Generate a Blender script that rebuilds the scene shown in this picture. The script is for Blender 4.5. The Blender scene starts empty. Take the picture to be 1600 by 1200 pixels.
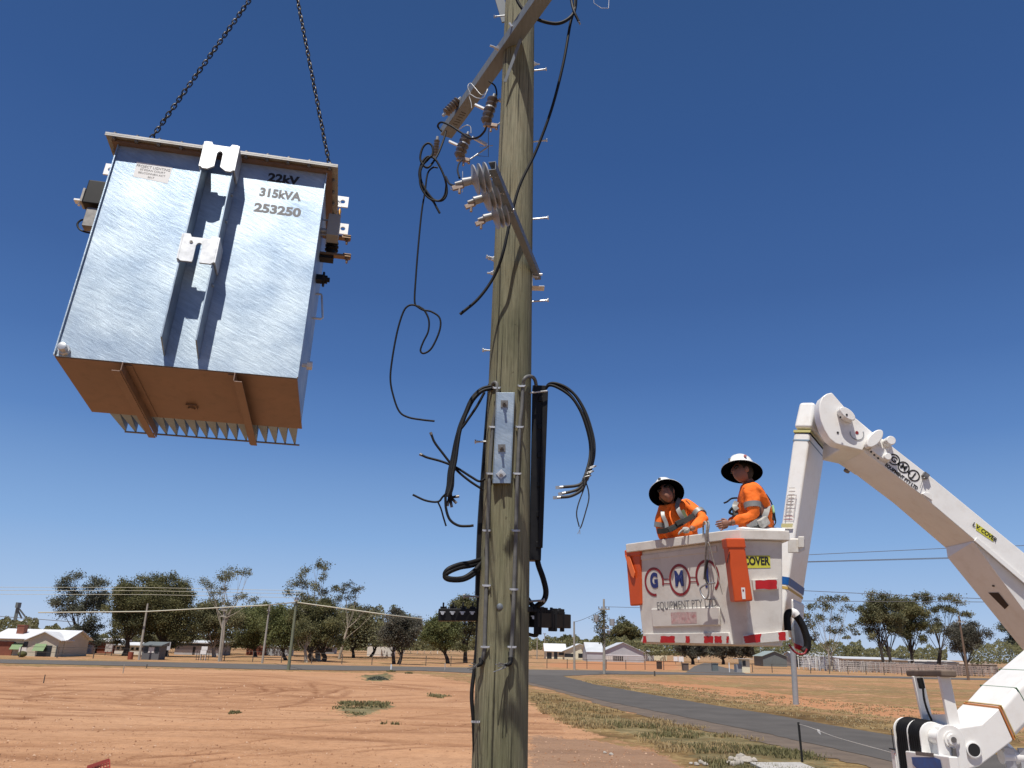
import bpy, math, random
import numpy as np
from mathutils import Vector as V, Matrix, noise
random.seed(7)
R = math.radians
# ------------------------------------------------------------------ camera
SC = bpy.context.scene
FOC, PITCH, ROLL, CAMH = 1210.0, R(18.8), R(1.55), 2.5
CAM = V((0, 0, CAMH))
_r0 = V((1, 0, 0)); _u0 = V((0, -math.sin(PITCH), math.cos(PITCH))); FW = V((0, math.cos(PITCH), math.sin(PITCH)))
RT = math.cos(ROLL)*_r0 + math.sin(ROLL)*_u0
UP = -math.sin(ROLL)*_r0 + math.cos(ROLL)*_u0
cd = bpy.data.cameras.new('camera'); cam = bpy.data.objects.new('camera', cd); SC.collection.objects.link(cam)
cd.sensor_width = 36.0; cd.lens = 36.0*FOC/1600.0; cd.clip_start = 0.05; cd.clip_end = 9000
m = Matrix((RT, UP, -FW)).transposed().to_4x4(); m.translation = CAM
cam.matrix_world = m; SC.camera = cam
# ------------------------------------------------------------------ sky, sun, exposure
LIGHT = V((.255, .786, -2.07)).normalized()          # the way the sunlight travels
SUN_EL = math.asin(-LIGHT.z)
SUN_AZ = math.atan2(-LIGHT.x, -LIGHT.y)               # compass angle of the sun, from +Y towards +X
w = bpy.data.worlds.new('World'); SC.world = w; w.use_nodes = True
nt = w.node_tree; nt.nodes.clear()
sky = nt.nodes.new('ShaderNodeTexSky'); sky.sky_type = 'NISHITA'; sky.sun_disc = False
sky.sun_elevation = SUN_EL; sky.sun_rotation = SUN_AZ
sky.altitude = 300; sky.air_density = 1.1; sky.dust_density = 0.6; sky.ozone_density = 3.0
hs = nt.nodes.new('ShaderNodeHueSaturation'); hs.inputs['Saturation'].default_value = 1.0
gm = nt.nodes.new('ShaderNodeGamma'); gm.inputs[1].default_value = 1.0
bg = nt.nodes.new('ShaderNodeBackground'); bg.inputs['Strength'].default_value = 0.10
wo = nt.nodes.new('ShaderNodeOutputWorld')
nt.links.new(sky.outputs[0], gm.inputs[0]); nt.links.new(gm.outputs[0], hs.inputs['Color'])
def lin(h): return tuple(((int(h[i:i+2], 16)/255+.055)/1.055)**2.4*SKYK for i in (0, 2, 4))+(1,)
SKYK = 9.0
tcw = nt.nodes.new('ShaderNodeTexCoord'); sx = nt.nodes.new('ShaderNodeSeparateXYZ'); nt.links.new(tcw.outputs['Generated'], sx.inputs[0])
rw = nt.nodes.new('ShaderNodeValToRGB'); els = rw.color_ramp.elements
SK = [(0, 'bccde6'), (.044, 'a6c2e6'), (.124, '86acdc'), (.243, '5d86c1'), (.33, '4a71ad'), (.42, '3f639d'), (.57, '355890'), (.71, '315285'), (1.0, '284472')]
els[0].position = 0; els[0].color = tuple(c/9*.92 for c in lin(SK[0][1])[:3])+(1,); els[1].position = 1; els[1].color = tuple(c/9*.92 for c in lin(SK[-1][1])[:3])+(1,)
for p_, h_ in SK[1:-1]: e_ = els.new(p_); e_.color = tuple(c/9*.92 for c in lin(h_)[:3])+(1,)
nt.links.new(sx.outputs['Z'], rw.inputs[0])
vm = nt.nodes.new('ShaderNodeMix'); vm.data_type = 'RGBA'; vm.blend_type = 'MIX'; vm.inputs[0].default_value = .97
sc10 = nt.nodes.new('ShaderNodeVectorMath'); sc10.operation = 'SCALE'; sc10.inputs['Scale'].default_value = 10.0
nt.links.new(rw.outputs[0], sc10.inputs[0]); nt.links.new(hs.outputs[0], vm.inputs[6]); nt.links.new(sc10.outputs[0], vm.inputs[7])
nt.links.new(vm.outputs[2], bg.inputs[0]); nt.links.new(bg.outputs[0], wo.inputs[0])
sl = bpy.data.lights.new('sun', 'SUN'); sl.energy = 5.0; sl.angle = R(0.53); sl.color = (1, .95, .87)
so = bpy.data.objects.new('sun', sl); SC.collection.objects.link(so)
so.rotation_euler = LIGHT.to_track_quat('-Z', 'Y').to_euler()
vs = SC.view_settings; vs.view_transform = 'Standard'; vs.look = 'None'; vs.exposure = 0.12; vs.gamma = 1; vs.use_curve_mapping = False
# ------------------------------------------------------------------ pixel <-> place
def ray(x, y): return (x-800)/FOC*RT - (y-600)/FOC*UP + FW
def at(x, y, Y):
    v = ray(x, y); return CAM + v*(Y/v.y)
def gz(x, y, z=0.0):
    v = ray(x, y); return CAM + v*((z-CAMH)/v.z)
def onplane(x, y, p, n):
    v = ray(x, y); return CAM + v*((p-CAM).dot(n)/v.dot(n))
# ------------------------------------------------------------------ objects
WM = {}
def link(o):
    SC.collection.objects.link(o); return o
def tag(o, label=None, cat=None, group=None, kind=None):
    if label: o['label'] = label
    if cat: o['category'] = cat
    if group: o['group'] = group
    if kind: o['kind'] = kind
    return o
def thing(name, label, cat, loc=(0, 0, 0), group=None, rot=None):
    o = bpy.data.objects.new(name, None); o.empty_display_size = .1; link(o)
    M = Matrix.Translation(V(loc))
    if rot is not None: M = M @ rot.to_4x4()
    o.matrix_world = M; WM[o.name] = M.copy()
    return tag(o, label, cat, group)
class MB:
    def __init__(s): s.v = []; s.f = []; s.m = []; s.c = []; s.mi = 0; s.col = 0.5
    def add(s, vs, fs):
        b = len(s.v); s.v += [V(p) for p in vs]; s.c += [s.col]*len(vs)
        for f in fs: s.f.append(tuple(b+i for i in f)); s.m.append(s.mi)
        return s
    def hexa(s, p):   # bottom 0-3 ccw seen from above, top 4-7
        return s.add(p, [(3, 2, 1, 0), (4, 5, 6, 7), (0, 1, 5, 4), (1, 2, 6, 5), (2, 3, 7, 6), (3, 0, 4, 7)])
    def box(s, x0, x1, y0, y1, z0, z1, M=None):
        p = [V(q) for q in ((x0, y0, z0), (x1, y0, z0), (x1, y1, z0), (x0, y1, z0), (x0, y0, z1), (x1, y0, z1), (x1, y1, z1), (x0, y1, z1))]
        if M is not None: p = [M @ q for q in p]
        return s.hexa(p)
    def bar(s, a, b, w, h, up=V((0, 0, 1))):
        a = V(a); b = V(b); d = (b-a).normalized(); x = d.cross(up)
        if x.length < 1e-5: x = d.cross(V((1, 0, 0)))
        x.normalize(); y = x.cross(d).normalized(); x = x*w/2; y = y*h/2
        return s.hexa([a-x-y, a+x-y, b+x-y, b-x-y, a-x+y, a+x+y, b+x+y, b-x+y])
    def rings(s, rs, cap=True, close=False):
        n = len(rs[0]); b = []
        vs = [p for r in rs for p in r]; fs = []
        K = len(rs)
        for k in range(K-1 if not close else K):
            k2 = (k+1) % K
            for i in range(n):
                j = (i+1) % n; fs.append((k*n+i, k*n+j, k2*n+j, k2*n+i))
        if cap and not close:
            fs.append(tuple(range(n-1, -1, -1))); fs.append(tuple((K-1)*n+i for i in range(n)))
        return s.add(vs, fs)
    def tube(s, pts, r, n=8, cap=True, close=False):
        pts = [V(p) for p in pts]; K = len(pts)
        rr = r if isinstance(r, (list, tuple)) else [r]*K
        rs = []; nrm = None
        for i, p in enumerate(pts):
            if close: d = pts[(i+1) % K]-pts[i-1]
            else: d = pts[min(i+1, K-1)]-pts[max(i-1, 0)]
            if d.length < 1e-9: d = V((0, 0, 1))
            d.normalize()
            if nrm is None:
                nrm = d.orthogonal().normalized()
            nrm = (nrm-d*nrm.dot(d))
            if nrm.length < 1e-6: nrm = d.orthogonal()
            nrm.normalize(); bn = d.cross(nrm)
            rs.append([p+(nrm*math.cos(2*math.pi*k/n)+bn*math.sin(2*math.pi*k/n))*rr[i] for k in range(n)])
        return s.rings(rs, cap, close)
    def cyl(s, a, b, r, n=12, r2=None): return s.tube([a, b], [r, r if r2 is None else r2], n)
    def lathe(s, a, d, prof, n=16):   # prof: (distance along d, radius)
        a = V(a); d = V(d).normalized(); x = d.orthogonal().normalized(); y = d.cross(x)
        return s.rings([[a+d*t+(x*math.cos(2*math.pi*k/n)+y*math.sin(2*math.pi*k/n))*max(r, 1e-4) for k in range(n)] for t, r in prof])
    def prism(s, poly, ex):   # poly list of points, extruded by vector ex
        poly = [V(p) for p in poly]; ex = V(ex); n = len(poly)
        nn = V((0, 0, 0))
        for i in range(n): nn += (poly[i]-poly[0]).cross(poly[(i+1) % n]-poly[0])
        if nn.dot(ex) < 0: poly = poly[::-1]
        return s.rings([poly, [p+ex for p in poly]])
    def ball(s, c, r, n=10, sc=(1, 1, 1)):
        c = V(c); rs = []
        for i in range(n//2+1):
            t = math.pi*i/(n//2); rs.append([c+V((math.sin(t)*math.cos(2*math.pi*k/n)*r*sc[0], math.sin(t)*math.sin(2*math.pi*k/n)*r*sc[1], -math.cos(t)*r*sc[2])) for k in range(n)])
        return s.rings(rs, False)
    def build(s, name, mat, parent=None, local=False, smooth=None, bevel=0, seg=2, origin=None):
        vs = s.v
        if parent is not None and not local:
            inv = WM[parent.name].inverted(); vs = [inv @ p for p in vs]
        off = V((0, 0, 0))
        if parent is None:
            if origin is not None: off = V(origin)
            elif vs:
                a = np.array([tuple(p) for p in vs]); off = V(((a[:, 0].min()+a[:, 0].max())/2, (a[:, 1].min()+a[:, 1].max())/2, a[:, 2].min()))
            vs = [p-off for p in vs]
        me = bpy.data.meshes.new(name); me.from_pydata([tuple(p) for p in vs], [], s.f)
        mats = mat if isinstance(mat, (list, tuple)) else [mat]
        for q in mats: me.materials.append(q)
        if len(mats) > 1: me.polygons.foreach_set('material_index', s.m)
        if any(c != .5 for c in s.c):
            at_ = me.attributes.new('tint', 'FLOAT', 'POINT'); at_.data.foreach_set('value', s.c)
        me.validate(); me.update()
        if smooth is not None:
            me.shade_smooth(); me.set_sharp_from_angle(angle=R(smooth))
        o = bpy.data.objects.new(name, me); link(o)
        if parent is not None: o.parent = parent; WM[o.name] = WM[parent.name].copy()
        else: o.location = off; WM[o.name] = Matrix.Translation(off)
        if bevel:
            b = o.modifiers.new('bevel', 'BEVEL'); b.width = bevel; b.segments = seg; b.limit_method = 'ANGLE'; b.angle_limit = R(40); b.harden_normals = True
            if smooth is None: me.shade_smooth(); me.set_sharp_from_angle(angle=R(30))
        return o
def pieces(mb, name, mt, parent, local=False, **k):   # one object for each connected piece
    n = len(mb.v); par = list(range(n))
    def fd(i):
        while par[i] != i: par[i] = par[par[i]]; i = par[i]
        return i
    for f in mb.f:
        a = fd(f[0])
        for q in f[1:]: par[fd(q)] = a
    g = {}
    for i, f in enumerate(mb.f): g.setdefault(fd(f[0]), []).append(f)
    out = []
    for r, fs in g.items():
        ids = sorted({i for f in fs for i in f}); mp = {i: j for j, i in enumerate(ids)}; b = MB(); b.add([mb.v[i] for i in ids], [tuple(mp[i] for i in f) for f in fs]); out.append(b.build(name, mt, parent, local=local, **k))
    return out
def dup(o, M=None, parent=None, **kw):
    c = o.copy(); link(c); c.parent = parent
    WM[c.name] = WM[parent.name].copy() if parent else (M if M is not None else WM[o.name]).copy()
    if M is not None and parent is None: c.matrix_world = M
    for ch in list(o.children): dup(ch, None, c)
    for k, v_ in kw.items(): c[k] = v_
    return c
def spline(P, k=8):
    P = [V(p) for p in P]; Q = [P[0]*2-P[1]]+P+[P[-1]*2-P[-2]]; out = []
    for i in range(1, len(Q)-2):
        a, b, c, d = Q[i-1:i+3]
        for j in range(k):
            t = j/k; out.append(.5*((2*b)+(c-a)*t+(2*a-5*b+4*c-d)*t*t+(-a+3*b-3*c+d)*t**3))
    out.append(P[-1]); return out
def pix(pts, Y):   # pixel path at depth Y, or (x, y, Y) triples
    return [at(p[0], p[1], p[2] if len(p) > 2 else Y) for p in pts]
def text(s, size, name, mat, parent, org, ux, uy, bold=0.0, align='CENTER', local=False, spacing=1.0, sx=1.0):
    cu = bpy.data.curves.new('t', 'FONT'); cu.body = s; cu.size = size; cu.align_x = align; cu.align_y = 'CENTER'; cu.offset = bold
    cu.space_character = spacing; cu.extrude = 0
    o = bpy.data.objects.new('t', cu); link(o)
    dg = bpy.context.evaluated_depsgraph_get(); dg.update()
    me = o.evaluated_get(dg).to_mesh()
    vs = [v.co.copy() for v in me.vertices]; fs = [tuple(p.vertices) for p in me.polygons]
    o.evaluated_get(dg).to_mesh_clear(); bpy.data.objects.remove(o); bpy.data.curves.remove(cu)
    mb = MB(); ux = V(ux).normalized(); uy = V(uy).normalized(); org = V(org)
    mb.add([org+ux*p.x*sx+uy*p.y for p in vs], fs)
    return mb if name is None else mb.build(name, mat, parent, local=local)
# ------------------------------------------------------------------ materials
def mat(name, col, rough=.6, metal=0.0, var=0.0, scale=8.0, bump=0.0, bscale=None, stretch=None, tint=0.0, coat=0.0, dirt=None, spec=.5, tintcols=None):
    """col base colour; var: mottling strength; stretch: (x,y,z) texture scaling; dirt: (colour, amount, scale)"""
    M = bpy.data.materials.new(name); M.use_nodes = True; n = M.node_tree; L = n.links; b = n.nodes['Principled BSDF']
    b.inputs['Base Color'].default_value = (*col, 1); b.inputs['Roughness'].default_value = rough; b.inputs['Metallic'].default_value = metal
    b.inputs['Specular IOR Level'].default_value = spec
    if coat: b.inputs['Coat Weight'].default_value = coat; b.inputs['Coat Roughness'].default_value = .12
    tc = n.nodes.new('ShaderNodeTexCoord'); mp = n.nodes.new('ShaderNodeMapping'); L.new(tc.outputs['Object'], mp.inputs[0])
    if stretch: mp.inputs['Scale'].default_value = stretch
    cur = None
    if var or dirt:
        no = n.nodes.new('ShaderNodeTexNoise'); no.inputs['Scale'].default_value = scale; no.inputs['Detail'].default_value = 7; no.inputs['Roughness'].default_value = .62
        L.new(mp.outputs[0], no.inputs['Vector'])
        cr = n.nodes.new('ShaderNodeValToRGB'); cr.color_ramp.elements[0].position = .28; cr.color_ramp.elements[1].position = .72
        cr.color_ramp.elements[0].color = tuple(c*(1-var) for c in col)+(1,); cr.color_ramp.elements[1].color = tuple(min(1, c*(1+var*.6)) for c in col)+(1,)
        L.new(no.outputs[0], cr.inputs[0]); cur = cr.outputs[0]
        rr = n.nodes.new('ShaderNodeMapRange'); rr.inputs['To Min'].default_value = max(.05, rough-.12); rr.inputs['To Max'].default_value = min(1, rough+.12)
        L.new(no.outputs[0], rr.inputs[0]); L.new(rr.outputs[0], b.inputs['Roughness'])
    if dirt:
        d2 = n.nodes.new('ShaderNodeTexNoise'); d2.inputs['Scale'].default_value = dirt[2]; d2.inputs['Detail'].default_value = 9; d2.inputs['Roughness'].default_value = .7
        L.new(mp.outputs[0], d2.inputs['Vector'])
        c2 = n.nodes.new('ShaderNodeValToRGB'); c2.color_ramp.elements[0].position = .5; c2.color_ramp.elements[1].position = .75
        c2.color_ramp.elements[1].color = (dirt[1],)*3+(1,)
        c2.color_ramp.elements[0].color = (0, 0, 0, 1); L.new(d2.outputs[0], c2.inputs[0])
        mx = n.nodes.new('ShaderNodeMix'); mx.data_type = 'RGBA'; L.new(c2.outputs[0], mx.inputs[0]); L.new(cur, mx.inputs[6]); mx.inputs[7].default_value = (*dirt[0], 1); cur = mx.outputs[2]
    if tint or tintcols:
        a = n.nodes.new('ShaderNodeAttribute'); a.attribute_name = 'tint'
        c3 = n.nodes.new('ShaderNodeValToRGB'); tcols = tintcols or [tuple(c*(1-tint) for c in col), tuple(c*(1+tint) for c in col)]
        c3.color_ramp.elements[0].color = (*tcols[0], 1); c3.color_ramp.elements[1].color = (*tcols[-1], 1)
        for i, c in enumerate(tcols[1:-1]): e = c3.color_ramp.elements.new((i+1)/(len(tcols)-1)); e.color = (*c, 1)
        L.new(a.outputs['Fac'], c3.inputs[0]); cur = c3.outputs[0]
    if cur is not None: L.new(cur, b.inputs['Base Color'])
    if bump:
        bn = n.nodes.new('ShaderNodeTexNoise'); bn.inputs['Scale'].default_value = bscale or scale*3; bn.inputs['Detail'].default_value = 6; L.new(mp.outputs[0], bn.inputs['Vector'])
        bu = n.nodes.new('ShaderNodeBump'); bu.inputs['Strength'].default_value = bump; bu.inputs['Distance'].default_value = .02
        L.new(bn.outputs[0], bu.inputs['Height']); L.new(bu.outputs[0], b.inputs['Normal'])
    return M
def N(M): return M.node_tree.nodes, M.node_tree.links
M = {}
M['black'] = mat('black_rubber', (.008, .008, .009), .6, var=.3, scale=20, spec=.25)
M['fin'] = mat('sky_reflection_zinc_fin', (.24, .33, .44), .6, .0, var=.25, scale=8)  # blue of the reflected sky put into the fin colour
M['rail'] = mat('zinc_rail_painted_shade', (.3, .37, .45), .45, .6, var=.3, scale=10)  # darker zinc, the shade of the rail sides put into its colour
M['earth'] = mat('tinned_wire', (.45, .46, .47), .5, .5)
M['blackpl'] = mat('black_plastic', (.01, .01, .011), .5, var=.3, scale=12, spec=.25)
M['cable'] = mat('grey_cable', (.03, .03, .031), .6, var=.3, scale=20)
M['greycond'] = mat('grey_conduit', (.13, .13, .125), .6, var=.3, scale=14)
M['bare'] = mat('bare_aluminium', (.4, .41, .42), .45, .7, var=.2, scale=30)
M['galv'] = mat('galvanised_fitting', (.58, .6, .62), .45, .55, var=.25, scale=18)
M['boltm'] = mat('dull_steel_bolt', (.22, .21, .2), .5, .6, var=.3, scale=30)
M['armm'] = mat('crossarm_grey', (.16, .185, .215), .6, .1, var=.2, scale=6, stretch=(6, 1, 1))
M['porc'] = mat('brown_glazed_porcelain', (.12, .095, .08), .3, var=.25, scale=10, coat=.3)
M['poly'] = mat('grey_polymer', (.3, .31, .33), .4, var=.15, scale=10)
M['white'] = mat('white_boom_paint', (.83, .82, .79), .35, var=.05, scale=3, coat=.25, dirt=((.55, .48, .4), .3, 7))
M['bucketw'] = mat('chalky_white_fibreglass', (.66, .63, .58), .55, var=.1, scale=3, dirt=((.4, .33, .26), .45, 7), bump=.1)
M['orange'] = mat('orange_plastic', (.62, .085, .014), .42, var=.12, scale=4)
M['red'] = mat('red_reflective_tape', (.5, .012, .018), .35, var=.25, scale=14)
M['yellow'] = mat('yellow_sticker', (.62, .6, .06), .5)
M['navy'] = mat('navy_lettering', (.015, .03, .16), .5)
M['maroon'] = mat('maroon_lettering', (.25, .015, .02), .5, var=.2, scale=15)
M['ink'] = mat('black_lettering', (.015, .015, .015), .6)
M['inkgrey'] = mat('faded_stencil_ink', (.16, .16, .165), .6, var=.2, scale=20)
M['blue'] = mat('blue_tape', (.005, .09, .32), .4, var=.4, scale=14)
M['steelpost'] = mat('grey_painted_steel', (.34, .35, .36), .5, .2, var=.12)
M['whitepaper'] = mat('white_label', (.75, .75, .74), .6)
M['chain'] = mat('dark_chain_steel', (.05, .045, .04), .4, .7, var=.4, scale=40)
M['conc'] = mat('pale_concrete', (.42, .4, .37), .85, var=.18, scale=5, bump=.3)
M['stone'] = mat('pale_rock', (.42, .38, .33), .9, var=.35, scale=6, bump=.5)
# galvanised sheet with runs of zinc
def galv_sheet():
    G = mat('hot_dip_galvanised_sheet', (.6, .66, .72), .42, .55, var=.1, scale=3)
    n, L = N(G); b = n['Principled BSDF']; tc = n.new('ShaderNodeTexCoord'); mp = n.new('ShaderNodeMapping')
    m0 = n.new('ShaderNodeMapping'); m0.inputs['Rotation'].default_value = (0, R(-27), 0); L.new(tc.outputs['Object'], m0.inputs[0])
    dn = n.new('ShaderNodeTexNoise'); dn.inputs['Scale'].default_value = 1.3; L.new(tc.outputs['Object'], dn.inputs['Vector'])
    vm_ = n.new('ShaderNodeVectorMath'); vm_.operation = 'MULTIPLY_ADD'; L.new(dn.outputs['Color'], vm_.inputs[0]); vm_.inputs[1].default_value = (.14, .14, .14); L.new(m0.outputs[0], vm_.inputs[2])
    mp.inputs['Scale'].default_value = (2.6, 1, 13)
    L.new(vm_.outputs[0], mp.inputs[0])
    a = n.new('ShaderNodeTexNoise'); a.inputs['Scale'].default_value = 4.2; a.inputs['Detail'].default_value = 9; a.inputs['Roughness'].default_value = .8; a.inputs['Distortion'].default_value = .1
    L.new(mp.outputs[0], a.inputs['Vector'])
    c = n.new('ShaderNodeTexNoise'); c.inputs['Scale'].default_value = 3.4; c.inputs['Detail'].default_value = 5; L.new(tc.outputs['Object'], c.inputs['Vector'])
    r1 = n.new('ShaderNodeValToRGB'); r1.color_ramp.elements[0].position = .3; r1.color_ramp.elements[0].color = (.36, .44, .52, 1); r1.color_ramp.elements[1].position = .6; r1.color_ramp.elements[1].color = (.53, .62, .70, 1)
    L.new(a.outputs[0], r1.inputs[0])
    r2 = n.new('ShaderNodeValToRGB'); r2.color_ramp.elements[0].position = .35; r2.color_ramp.elements[0].color = (.6, .66, .74, 1); r2.color_ramp.elements[1].position = .68; r2.color_ramp.elements[1].color = (1, 1, .98, 1)
    L.new(c.outputs[0], r2.inputs[0])
    mx = n.new('ShaderNodeMix'); mx.data_type = 'RGBA'; mx.blend_type = 'MULTIPLY'; mx.inputs[0].default_value = 1; L.new(r1.outputs[0], mx.inputs[6]); L.new(r2.outputs[0], mx.inputs[7])
    L.new(mx.outputs[2], b.inputs['Base Color'])
    rr = n.new('ShaderNodeMapRange'); rr.inputs['To Min'].default_value = .36; rr.inputs['To Max'].default_value = .58; L.new(c.outputs[0], rr.inputs[0]); L.new(rr.outputs[0], b.inputs['Roughness'])
    bu = n.new('ShaderNodeBump'); bu.inputs['Strength'].default_value = .35; bu.inputs['Distance'].default_value = .006
    L.new(a.outputs[0], bu.inputs['Height']); L.new(bu.outputs[0], b.inputs['Normal'])
    return G
M['galvsheet'] = galv_sheet()
def wood_pole():
    G = mat('weathered_treated_pole', (.2, .19, .12), .85)
    n, L = N(G); b = n['Principled BSDF']; tc = n.new('ShaderNodeTexCoord')
    def nz(sc, st, det=8, ro=.65, dist=0):
        mp = n.new('ShaderNodeMapping'); mp.inputs['Scale'].default_value = st; L.new(tc.outputs['Object'], mp.inputs[0])
        a = n.new('ShaderNodeTexNoise'); a.inputs['Scale'].default_value = sc; a.inputs['Detail'].default_value = det; a.inputs['Roughness'].default_value = ro; a.inputs['Distortion'].default_value = dist
        L.new(mp.outputs[0], a.inputs['Vector']); return a.outputs[0]
    def ramp(f, els):
        r = n.new('ShaderNodeValToRGB'); e = r.color_ramp.elements; e[0].position = els[0][0]; e[0].color = (*els[0][1], 1); e[1].position = els[-1][0]; e[1].color = (*els[-1][1], 1)
        for p, c in els[1:-1]: q = e.new(p); q.color = (*c, 1)
        L.new(f, r.inputs[0]); return r.outputs[0]
    def mult(a, c):
        mx = n.new('ShaderNodeMix'); mx.data_type = 'RGBA'; mx.blend_type = 'MULTIPLY'; mx.inputs[0].default_value = 1; L.new(a, mx.inputs[6]); L.new(c, mx.inputs[7]); return mx.outputs[2]
    fine = nz(12, (6, 6, .16)); crack = nz(6, (6, 6, .07), 5, .6, .0); blot = nz(1.6, (1.5, 1.5, .5)); spot = nz(16, (1, 1, .6), 5)
    c = ramp(fine, [(.28, (.125, .115, .073)), (.5, (.235, .218, .142)), (.74, (.33, .305, .208))])
    c = mult(c, ramp(blot, [(.3, (.62, .68, .58)), (.55, (1, 1, 1)), (.75, (1.0, .88, .76))]))
    c = mult(c, ramp(crack, [(.33, (.25, .22, .2)), (.39, (1, 1, 1))]))
    c = mult(c, ramp(spot, [(.27, (.3, .27, .22)), (.34, (1, 1, 1))]))
    fine2 = nz(30, (4, 4, .2), 6); c = mult(c, ramp(fine2, [(.3, (.72, .7, .66)), (.5, (1, 1, 1)), (.7, (1.15, 1.15, 1.15))])); damp = nz(.45, (1, 1, .6), 3); c = mult(c, ramp(damp, [(.38, (.72, .74, .68)), (.6, (1, 1, 1))]))
    L.new(c, b.inputs['Base Color'])
    bu = n.new('ShaderNodeBump'); bu.inputs['Strength'].default_value = .7; bu.inputs['Distance'].default_value = .012; L.new(fine, bu.inputs['Height'])
    b2 = n.new('ShaderNodeBump'); b2.inputs['Strength'].default_value = .8; b2.inputs['Distance'].default_value = .02; L.new(ramp(crack, [(.33, (0, 0, 0)), (.4, (1, 1, 1))]), b2.inputs['Height']); L.new(bu.outputs[0], b2.inputs['Normal'])
    L.new(b2.outputs[0], b.inputs['Normal']); return G
M['pole'] = wood_pole()
def leafmat(name, cols, rough=.6):
    G = mat(name, cols[0], rough, tintcols=cols, spec=.3)
    n, L = N(G); b = n['Principled BSDF']
    tr = n.new('ShaderNodeBsdfTranslucent'); mx = n.new('ShaderNodeMixShader'); mx.inputs[0].default_value = .45
    src = b.inputs['Base Color'].links[0].from_socket; L.new(src, tr.inputs[0])
    L.new(b.outputs[0], mx.inputs[1]); L.new(tr.outputs[0], mx.inputs[2]); L.new(mx.outputs[0], n['Material Output'].inputs[0]); return G
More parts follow.
